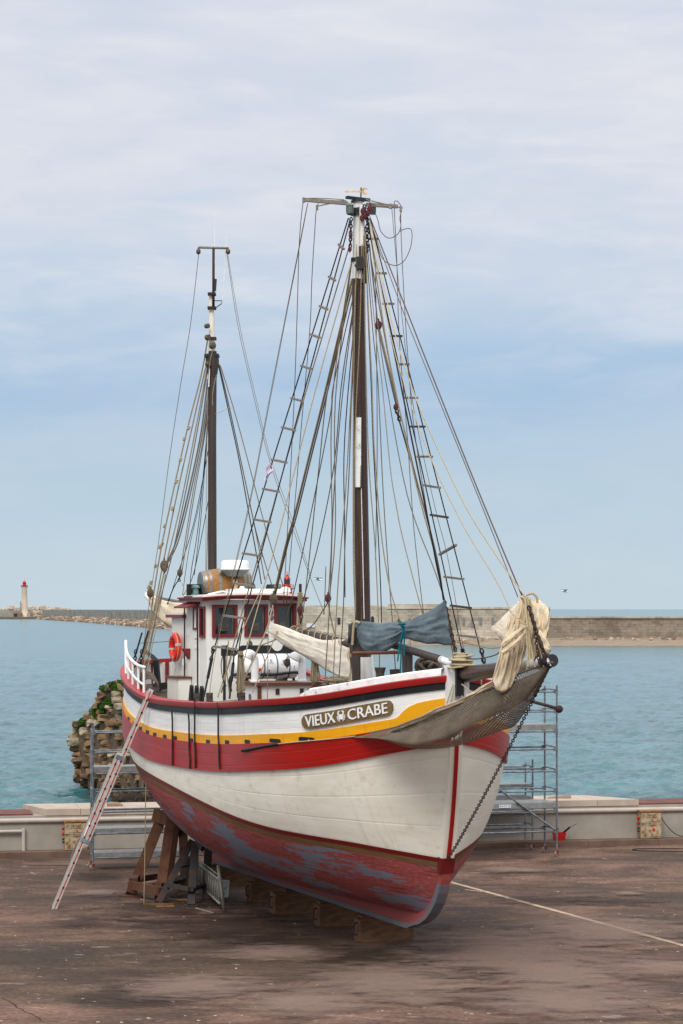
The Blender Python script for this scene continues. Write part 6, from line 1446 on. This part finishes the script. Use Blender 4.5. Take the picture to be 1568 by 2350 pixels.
for cx0, cy0, w, h_ in ((173, 1702, 36, 19), (195, 1682, 24, 12), (215, 1655, 26, 8), (272, 1593, 28, 14), (275, 1606, 30, 12), (278, 1620, 32, 16), (268, 1658, 38, 17), (186, 1790, 30, 14)):
    sm.rock(pix(cx0, cy0, Yr(cx0) - .2), w * .0187 * .5, .55, h_ * .0187 * .52, int(cx0), .25, 2 if cy0 < 1715 and cx0 != 268 else (0 if cx0 == 268 else 3), 3)
sm.build('stonework', ['ruin_tan', 'ruin_brown', 'ruin_pale', 'ruin_wet'], ru, smooth=True, angle=35)
sm = MB(); rr = random.Random(12)
for k in range(34):
    x = rr.uniform(212, 400); yb = 1842 + rr.uniform(-6, 18); sm.rock(pix(x, yb, Yr(x) - 1.2 + rr.uniform(-.5, .5)), rr.uniform(.25, .6), .4, rr.uniform(.15, .3), 900 + k, .35, 0, 2)
tag(sm.build('seaweed_rocks', 'ruin_wet', smooth=True, angle=35), kind='stuff')
def plant(lab, blobs, seed, n):
    rr = random.Random(seed); mb = MB(); c0 = None
    for (x, y, rx, ry) in blobs:
        for k in range(int(n / len(blobs))):
            a_ = rr.uniform(0, 6.283); r_ = math.sqrt(rr.random()); px_, py_ = x + math.cos(a_) * r_ * rx, y + math.sin(a_) * r_ * ry
            Y = Yr(px_) - .35 - .45 * math.sqrt(max(0, 1 - r_ * r_)) * rr.random(); c_ = pix(px_, py_, Y); c0 = c0 or c_
            s_ = rr.uniform(.035, .075); d1 = Vector((rr.uniform(-1, 1), rr.uniform(-1, .2), rr.uniform(-.4, 1))).normalized(); d2 = d1.cross(Vector((rr.uniform(-1, 1), rr.uniform(-1, 1), rr.uniform(-1, 1)))).normalized()
            mb.add([c_ - d1 * s_, c_ + d2 * s_ * .5, c_ + d1 * s_, c_ - d2 * s_ * .5], [(0, 1, 2, 3)])
    tag(mb.build('wall_plant', 'leaf'), lab, 'plant', 'plants growing on the ruin')
plant('green plant spilling over the top of the ruin beside the stern', [(240, 1580, 12, 7), (258, 1573, 14, 8), (272, 1570, 12, 9), (266, 1584, 8, 7)], 1, 2600)
plant('largest green bush in the middle of the ruin', [(222, 1633, 17, 13), (236, 1620, 14, 9), (250, 1610, 9, 10), (228, 1645, 9, 8)], 2, 3600)
plant('small green tuft on the pale stones at the left of the ruin', [(190, 1655, 8, 7), (182, 1662, 5, 5)], 3, 700)
plant('little green tuft low on the ruin beside the brown block', [(250, 1662, 4, 5), (232, 1652, 5, 6)], 4, 500)
plant('small green tuft beside the scaffold standard', [(228, 1690, 6, 7)], 5, 500)

# ================================================================ FAR SHORE
def wallbox(mb, A, B, z0, z1, th, mi=0):
    A = Vector((*A, 0)); B = Vector((*B, 0)); d = (B - A); L = d.length; d.normalize(); n = Vector((-d.y, d.x, 0))
    if n.y < 0: n = -n
    v = [A + UP * z0, B + UP * z0, B + UP * z1, A + UP * z1, A + n * th + UP * z0, B + n * th + UP * z0, B + n * th + UP * z1, A + n * th + UP * z1]; H = z1 - z0
    mb.add(v, [(0, 1, 2, 3), (5, 4, 7, 6), (3, 2, 6, 7), (1, 5, 6, 2), (4, 0, 3, 7)], mi, [((0, 0), (L, 0), (L, H), (0, H)), ((0, 0), (L, 0), (L, H), (0, H)), ((0, 0), (L, 0), (L, th), (0, th)), ((0, 0), (th, 0), (th, H), (0, H)), ((0, 0), (th, 0), (th, H), (0, H))])
    return mb
Yf = 520.0; fx = lambda x: (x - CX) * Yf / F; fz = lambda y: EYE - (y - HY) * Yf / F
fo_ = empty('fort_wall', (fx(900), Yf, -1), 'tall grey stone fort wall with small arched openings across the harbour', 'wall')
wallbox(MB(), (fx(560), Yf), (fx(890), Yf - .3), -1, fz(1393), 8).build('wall', 'fort_pale', fo_)
wallbox(MB(), (fx(600), Yf + 1.5), (fx(892), Yf + 1.2), fz(1393), fz(1389.5), 4).build('parapet', 'fort_pale', fo_)
wallbox(MB(), (fx(890), Yf - .3), (fx(1262), Yf - .5), -1, fz(1394), 8).build('wall', 'fort_stone', fo_)
wallbox(MB(), (fx(888), Yf - .5), (fx(1264), Yf - .7), fz(1397.5), fz(1393), 8.2).build('string_course', 'fort_pale', fo_)
wallbox(MB(), (fx(892), Yf + 2), (fx(1014), Yf + 2), fz(1394), fz(1386.5), 4).build('parapet', 'fort_stone', fo_)
wallbox(MB(), (fx(880), Yf - 1.6), (fx(1264), Yf - 1.8), -1, fz(1446), 2).build('plinth', 'fort_pale', fo_)
wallbox(MB(), (fx(700), Yf - 1.2), (fx(880), Yf - 1.4), -1, fz(1452), 2).build('plinth', 'fort_pale', fo_)
def niche(x, y0, y1, w, mat):
    mb = MB(); x0, x1 = fx(x - w / 2), fx(x + w / 2); zb, zt = fz(y1), fz(y0); r_ = (x1 - x0) / 2; pts = [(x0, zb), (x1, zb)] + [(x0 + r_ + r_ * math.cos(R(k * 18)), zt - r_ + r_ * math.sin(R(k * 18))) for k in range(11)]
    n = len(pts); Y0, Y1 = Yf - .56, Yf - .2; mb.add([Vector((a, Y0, b_)) for a, b_ in pts] + [Vector((a, Y1, b_)) for a, b_ in pts], [tuple(range(n))] + [(k, n + k, n + (k + 1) % n, (k + 1) % n) for k in range(n)]); mb.build('opening', mat, fo_)
for x, y0, y1, w in ((1064.5, 1418, 1435, 5.5), (1084, 1420, 1440, 6), (1103, 1417, 1434, 6), (1131, 1417, 1434, 6), (1050, 1419, 1434, 5)): niche(x, y0, y1, w, 'plastic_grey' if x == 1050 else 'hoop_steel')
for x, y0, y1, w in ((855, 1414, 1432, 7), (915, 1420, 1432, 5), (955, 1420, 1432, 5), (940, 1420, 1431, 4)): niche(x, y0, y1, w, 'ink_black' if x == 855 else 'interior_grey')
mb = MB(); mb.box((fx(778), Yf - .1, fz(1425.5)), (.32, 0, 0), (0, .2, 0), (0, 0, .75)); mb.build('opening', 'ink_black', fo_)
lw = empty('breakwater_wall', (fx(1400), Yf, -1), 'lower weathered stone wall running off to the right behind the beach', 'wall')
wallbox(MB(), (fx(1255), Yf - .6), (fx(2300), Yf - 8), -1, fz(1418), 6).build('wall', 'low_fort_stone', lw)
wallbox(MB(), (fx(1254), Yf - .9), (fx(2300), Yf - 8.3), fz(1419), fz(1415), 6.4).build('coping', 'fort_stone', lw)
mb = MB()
for k in range(12): mb.box((fx(1238 + k * 5), Yf - 1.4, (fz(1428 + k * 3) - 1) / 2), (.25, 0, 0), (0, .7, 0), (0, 0, (fz(1428 + k * 3) + 1) / 2))
mb.build('stair', 'fort_stone', lw)
bh = MB(); rws = []
for d_, z in ((-1, fz(1463)), (-5, fz(1468)), (-10, -.1), (-17, -.6), (-25, -1.05)): rws.append([Vector((fx(940 + 80 * k), Yf + d_ * (1 if k > 2 else .6) - .5 * (k - 4) ** 1 * .6, z + .1 * math.sin(k * 2.1 + d_))) for k in range(20)])
tag(bh.grid(rws).build('beach', 'sand', smooth=True), kind='structure')
rb = MB(); rr = random.Random(21)
for k in range(140):
    x = rr.uniform(690, 1900); dd = rr.uniform(-9, -2.2); rb.rock((fx(x), Yf + dd, .15 + rr.uniform(-.3, .2)), rr.uniform(.15, .6), .4, rr.uniform(.1, .3), 300 + k, .3, 0 if rr.random() < .6 else 1, 1)
tag(rb.build('beach_rubble', ['rock_pale', 'rock_brown']), kind='stuff')
# notice on the fort wall
sg_ = empty('notice_board', (fx(713), Yf - .5, fz(1435)), 'white notice with blue lettering fixed to the fort wall', 'sign'); cS = Vector((fx(713), Yf - .5, fz(1435)))
MB().box(cS, (.86, 0, 0), (0, .04, 0), (0, 0, .41)).build('panel', 'paper_white', sg_)
for s_, dz, sz in (('PORT DE COMMERCE', .24, .19), ('INTERDIT A LA NAVIGATION', -.03, .125), ('DE PLAISANCE', -.24, .125)):
    mb = MB(); put_text(mb, s_, sz, cS + Vector((0, -.05, dz)), Vector((1, 0, 0)), UP, Vector((0, -1, 0)), 0, .9, .004); mb.build('lettering', 'ink_blue', sg_)
# red harbour light behind the wheelhouse
Yl = 545.0; m_ = Yl / F; lz = lambda y: EYE - (y - HY) * m_; lx = (659 - CX) * m_
rl_ = empty('harbour_light', (lx, Yl, 0), 'red lantern tower rising behind the wheelhouse roof', 'lighthouse'); o0 = Vector((lx, Yl, 0))
mb = MB(); mb.lathe(o0, UP, [(0, 1.4), (lz(1372), 1.25), (lz(1362), 1.2)], 20); mb.build('tower', 'vane_gold', rl_, smooth=True, angle=40)
MB().lathe(o0, UP, [(lz(1362), 1.22), (lz(1353), 1.1), (lz(1352), 1.5), (lz(1350), 1.55), (lz(1349.5), .9), (lz(1341), .8)], 20).build('gallery', 'lamp_red', rl_, smooth=True, angle=40)
mb = MB()
for zz_ in (1342, 1345.5): mb.torus(o0 + UP * lz(zz_), UP, 1.5, .035, 24, 5)
for k in range(16): a_ = k * math.pi / 8; mb.tube([o0 + Vector((math.cos(a_) * 1.5, math.sin(a_) * 1.5, lz(1350))), o0 + Vector((math.cos(a_) * 1.5, math.sin(a_) * 1.5, lz(1342)))], .03, 4)
mb.build('railing', 'lamp_red', rl_)
MB().lathe(o0, UP, [(lz(1341), .72), (lz(1329), .72)], 16).build('lantern_room', 'glass_dark', rl_, smooth=True, angle=40)
MB().lathe(o0, UP, [(lz(1329.2), .82), (lz(1328), .8), (lz(1324), .45), (lz(1321.5), .2), (lz(1320), .28), (lz(1318), .22), (lz(1317), .05), (lz(1311), .03)], 16).build('roof', 'lamp_red', rl_, smooth=True, angle=40)
mb = MB(); mb.box(o0 + UP * lz(1313.5), (.3, 0, 0), (0, .02, 0), (0, 0, .05)); mb.build('vane', 'lamp_red', rl_)
# long concrete mole on the left
def mp(x, Y): return ((x - CX) * Y / F, Y)
ml = empty('mole_wall', (*mp(300, 1120), 0), 'long pale concrete sea wall stretching towards the lighthouse', 'wall')
MOL = [(97, 1811), (200, 1420), (300, 1130), (400, 920), (560, 720)]
for (xa, Ya), (xb, Yb) in zip(MOL, MOL[1:]):
    wallbox(MB(), mp(xa, Ya), mp(xb, Yb), -1.0, 6.05, 5).build('wall_panel', 'mole_concrete', ml)
wallbox(MB(), mp(-40, 1890), mp(78, 1870), 0, 5.6, 5).build('wall_panel', 'mole_concrete', ml)
rk = MB(); rr = random.Random(31)
for k in range(900):
    u = rr.random() ** .75; j = u * 4; i = min(int(j), 3); (xa, Ya), (xb, Yb) = MOL[i], MOL[i + 1]; f_ = j - i
    x_, Y_ = xa + (xb - xa) * f_, 1 / ((1 - f_) / Ya + f_ / Yb); d_ = rr.random(); hgt = 2.4 * (1 - d_) - .9; s_ = rr.uniform(.5, 1.25)
    px_, py_ = mp(x_, Y_); rk.rock((px_ - d_ * 3, py_ - 1.5 - d_ * 9, hgt), s_ * 1.2, s_, s_ * .75, k, .35, 0 if rr.random() < .7 else 1, 2)
tag(rk.build('rock_armour', ['rock_brown', 'rock_pale'], smooth=True, angle=30), kind='stuff')
rk = MB()
for k in range(90):
    x_ = rr.choice((rr.uniform(-40, 48), rr.uniform(66, 100), rr.uniform(66, 158))); Y_ = 1905 + rr.uniform(0, 20); px_, py_ = mp(x_, Y_); rk.rock((px_, py_, (rr.uniform(5.5, 8.0) if x_ < 100 else rr.uniform(5.0, 7.0))), 1.9, 1.9, 1.7, 700 + k, .5, 0, 2)
tag(rk.build('breakwater_blocks', 'rock_pale', smooth=True, angle=30), kind='stuff')
rk = MB()
for k in range(60):
    x_ = rr.uniform(66, 96); Y_ = 1840; px_, py_ = mp(x_, Y_); rk.rock((px_, py_, rr.uniform(.5, 4.5) * (1 if x_ > 72 else .6)), 1.6, 1.6, 1.2, 800 + k, .4, 0 if rr.random() < .6 else 1, 2)
tag(rk.build('rock_slope', ['rock_brown', 'rock_pale'], smooth=True, angle=30), kind='stuff')
pf = MB(); px0, py0 = mp(-60, 1840); px1, py1 = mp(150, 1800)
pf.box(((px0 + px1) / 2, 1850, -.2), ((px1 - px0) / 2, 0, 0), (0, 45, 0), (0, 0, .8)); tag(pf.build('lighthouse_quay', 'low_fort_stone'), 'low stone landing at the foot of the distant lighthouse', 'quay')
# lighthouse
Yh = 1850.0; m_ = Yh / F; hz = lambda y: EYE - (y - HY) * m_; o0 = Vector(((56 - CX) * m_, Yh, 0))
lh = empty('lighthouse', o0, 'tall pale stone lighthouse with a red lantern on the far mole', 'lighthouse')
MB().lathe(o0, UP, [(hz(1420), 20 * m_ * .8), (hz(1416), 18 * m_ * .8), (hz(1411), 15 * m_ * .8), (hz(1405), 8.6 * m_), (hz(1398), 7.7 * m_), (hz(1380), 7.0 * m_), (hz(1350), 6.2 * m_), (hz(1348), 7.0 * m_), (hz(1346), 7.6 * m_)], 24).build('tower', 'lighthouse_stone', lh, smooth=True, angle=40)
MB().lathe(o0, UP, [(hz(1346.5), 7.9 * m_), (hz(1345.8), 8.2 * m_), (hz(1345.8), 4.2 * m_), (hz(1340.5), 4.0 * m_)], 20).build('gallery', 'far_red', lh, smooth=True, angle=40)
mb = MB()
for zz_ in (1343.3, 1344.6): mb.torus(o0 + UP * hz(zz_), UP, 8.0 * m_, .09, 24, 4)
for k in range(14): a_ = k * math.pi / 7; mb.tube([o0 + Vector((math.cos(a_) * 8 * m_, math.sin(a_) * 8 * m_, hz(1346))), o0 + Vector((math.cos(a_) * 8 * m_, math.sin(a_) * 8 * m_, hz(1343.3)))], .08, 4)
mb.build('railing', 'far_red', lh)
MB().lathe(o0, UP, [(hz(1340.5), 3.9 * m_), (hz(1336.8), 3.9 * m_)], 16).build('lantern_room', 'glass_dark', lh)
MB().lathe(o0, UP, [(hz(1336.9), 4.2 * m_), (hz(1335), 3.4 * m_), (hz(1333.6), 1.6 * m_), (hz(1332.8), .5 * m_), (hz(1329), .15 * m_)], 16).build('roof', 'lamp_red', lh, smooth=True, angle=40)
hx = (44 - CX) * m_; mb = MB(); mb.box((hx, Yh - 8, hz(1412.5)), (3.2, 0, 0), (0, 3, 0), (0, 0, 2.2)); hu = mb.build('harbour_hut', 'rock_brown'); tag(hu, 'small dark doored hut beside the foot of the distant lighthouse', 'hut'); MB().box((hx - 1.2, Yh - 11.02, hz(1413)), (1.2, 0, 0), (0, .05, 0), (0, 0, 1.7)).build('doorway', 'ink_black', hu)
mt_ = MB(); q = Vector(((48.5 - CX) * m_, Yh - 3, 0)); mt_.tube([q + UP * hz(1405), q + UP * hz(1380)], .25, 5)
for k in range(10): mt_.beam(q + UP * hz(1403 - 2.3 * k) + Vector((-.9, 0, 0)), q + UP * hz(1403 - 2.3 * k) + Vector((.9, 0, 0)), .15, .15)
tag(mt_.build('lattice_mast', 'steel_galv'), 'thin lattice mast standing just left of the distant lighthouse', 'mast')
# gulls
def gull(x, y, Y, lab, yaw, span=1.1):
    c_ = pix(x, y, Y); o = empty('gull', c_, lab, 'gull'); mb = MB(); f_ = Vector((math.cos(yaw), math.sin(yaw), -.12)); s_ = Vector((-math.sin(yaw), math.cos(yaw), 0))
    mb.tube(cat([c_ - f_ * .28, c_ - f_ * .1, c_ + f_ * .1, c_ + f_ * .2, c_ + f_ * .27, c_ + f_ * .33], 3), [.02, .035, .05, .06, .07, .075, .07, .06, .05, .045, .045, .04, .035, .03, .012, .004], 8)
    mb.add([c_ - f_ * .26 + s_ * .03, c_ - f_ * .26 - s_ * .03, c_ - f_ * .42 - s_ * .07, c_ - f_ * .42 + s_ * .07], [(0, 1, 2, 3)])
    for q in (1, -1):
        r0 = [c_ + f_ * .1, c_ + f_ * .17 + s_ * q * .25 * span + UP * .14, c_ + f_ * .02 + s_ * q * .6 * span + UP * .1]; r1 = [c_ - f_ * .1, c_ - f_ * .02 + s_ * q * .25 * span + UP * .13, c_ - f_ * .04 + s_ * q * .6 * span + UP * .1]
        mb.grid([r0, r1], 1); mb.grid([[p - UP * .012 for p in r0], [p - UP * .012 for p in r1]], 0)
    mb.build('body', ['bird_white', 'bird_grey'], o, smooth=True)
gull(730, 1330, 150, 'gull gliding between the wheelhouse and the main mast', -.35, 1.3); gull(1295, 1357, 170, 'tiny gull flying over the fort wall to the right', .2, 1.4)

# ================================================================ SKY, LIGHT, CAMERA
w = bpy.data.worlds.new('World'); scn.world = w; w.use_nodes = True; nt = w.node_tree
bg = nt.nodes['Background']; outn = nt.nodes['World Output']
SUN_EL, SUN_AZ = R(58), R(215)
sky = nt.nodes.new('ShaderNodeTexSky'); sky.sky_type = 'NISHITA'; sky.sun_disc = False; sky.sun_elevation = SUN_EL; sky.sun_rotation = SUN_AZ; sky.dust_density = 2.0; sky.altitude = 0
nt.links.new(sky.outputs[0], bg.inputs[0]); bg.inputs[1].default_value = .05
tc = nt.nodes.new('ShaderNodeTexCoord'); sp = nt.nodes.new('ShaderNodeSeparateXYZ'); nt.links.new(tc.outputs['Generated'], sp.inputs[0])
el = sp.outputs[2]
grad = ramp(nt, math_(nt, 'MULTIPLY', el, 2.0), [(0.0, rgb(196, 213, 223)), (.10, rgb(185, 207, 223)), (.18, rgb(169, 196, 223)), (.215, rgb(174, 200, 225)), (.26, rgb(195, 211, 229)), (.32, rgb(209, 218, 231)), (.45, rgb(214, 220, 232)), (.6, rgb(226, 229, 237)), (1.0, rgb(240, 242, 246))])
def cloud(sc, scale, det, lo, hi, dist=0.0, rot=(0, 0, 0)):
    mp_ = nt.nodes.new('ShaderNodeMapping'); nt.links.new(tc.outputs['Generated'], mp_.inputs[0]); mp_.inputs['Scale'].default_value = sc; mp_.inputs['Rotation'].default_value = rot
    return ramp(nt, noise(nt, mp_.outputs[0], scale, det, .55, dist), [(lo, (0, 0, 0)), (hi, (1, 1, 1))])
c1 = cloud((1, 1, 3.6), 7.0, 5, .44, .66, .3, (0, R(5), 0)); c2 = cloud((1, 1, 4.0), 16.0, 6, .48, .7, .4, (0, R(-4), 0)); c3 = cloud((1, 1, 3.0), 6.0, 7, .46, .64, .4)
hi_ = ramp(nt, el, [(.05, (.12,) * 3), (.10, (.4,) * 3), (.13, (1, 1, 1))])
col = mix(nt, math_(nt, 'MULTIPLY', c1, math_(nt, 'MULTIPLY', hi_, .8)), grad, rgb(228, 228, 235))
col = mix(nt, math_(nt, 'MULTIPLY', c2, math_(nt, 'MULTIPLY', hi_, .45)), col, rgb(238, 238, 242))
col = mix(nt, math_(nt, 'MULTIPLY', c3, math_(nt, 'MULTIPLY', hi_, .5)), col, rgb(194, 208, 227))
bg2 = nt.nodes.new('ShaderNodeBackground'); nt.links.new(col, bg2.inputs[0])
# a bright overcast: the cloud layer grows brighter towards the zenith
st_n = ramp(nt, el, [(.26, (.5,) * 3), (.5, (.7,) * 3), (1.0, (.95,) * 3)]); nt.links.new(math_(nt, 'MULTIPLY', st_n, 2.1), bg2.inputs[1])
addn = nt.nodes.new('ShaderNodeMixShader'); addn.inputs[0].default_value = .93
nt.links.new(bg.outputs[0], addn.inputs[1]); nt.links.new(bg2.outputs[0], addn.inputs[2]); nt.links.new(addn.outputs[0], outn.inputs[0])
sl = bpy.data.lights.new('sun', 'SUN'); sl.energy = 2.1; sl.angle = R(25); sl.color = (1, .96, .9)
so = bpy.data.objects.new('sun', sl); COL.objects.link(so)
sdir = Vector((-.22, -1.0, 1.0)).normalized(); so.rotation_euler = sdir.to_track_quat('Z', 'Y').to_euler(); so.location = (0, 0, 60)
sky.sun_elevation = math.asin(sdir.z); sky.sun_rotation = math.atan2(sdir.x, sdir.y)
cam = bpy.data.cameras.new('camera'); co = bpy.data.objects.new('camera', cam); COL.objects.link(co)
cam.sensor_fit = 'HORIZONTAL'; cam.sensor_width = 24.0; cam.lens = F / 1568 * 24.0; cam.shift_y = (HY - 1175.0) / 1568.0
co.location = (0, 0, EYE); co.rotation_euler = (R(90), 0, 0); cam.clip_start = .5; cam.clip_end = 100000
# sensor fit follows the wider side of a portrait frame otherwise
scn.camera = co
vs = scn.view_settings; vs.view_transform = 'Standard'; vs.look = 'None'; vs.exposure = 0.0; vs.gamma = 1.0
scn.cycles.max_bounces = 6; scn.cycles.transparent_max_bounces = 16; scn.cycles.use_denoising = True
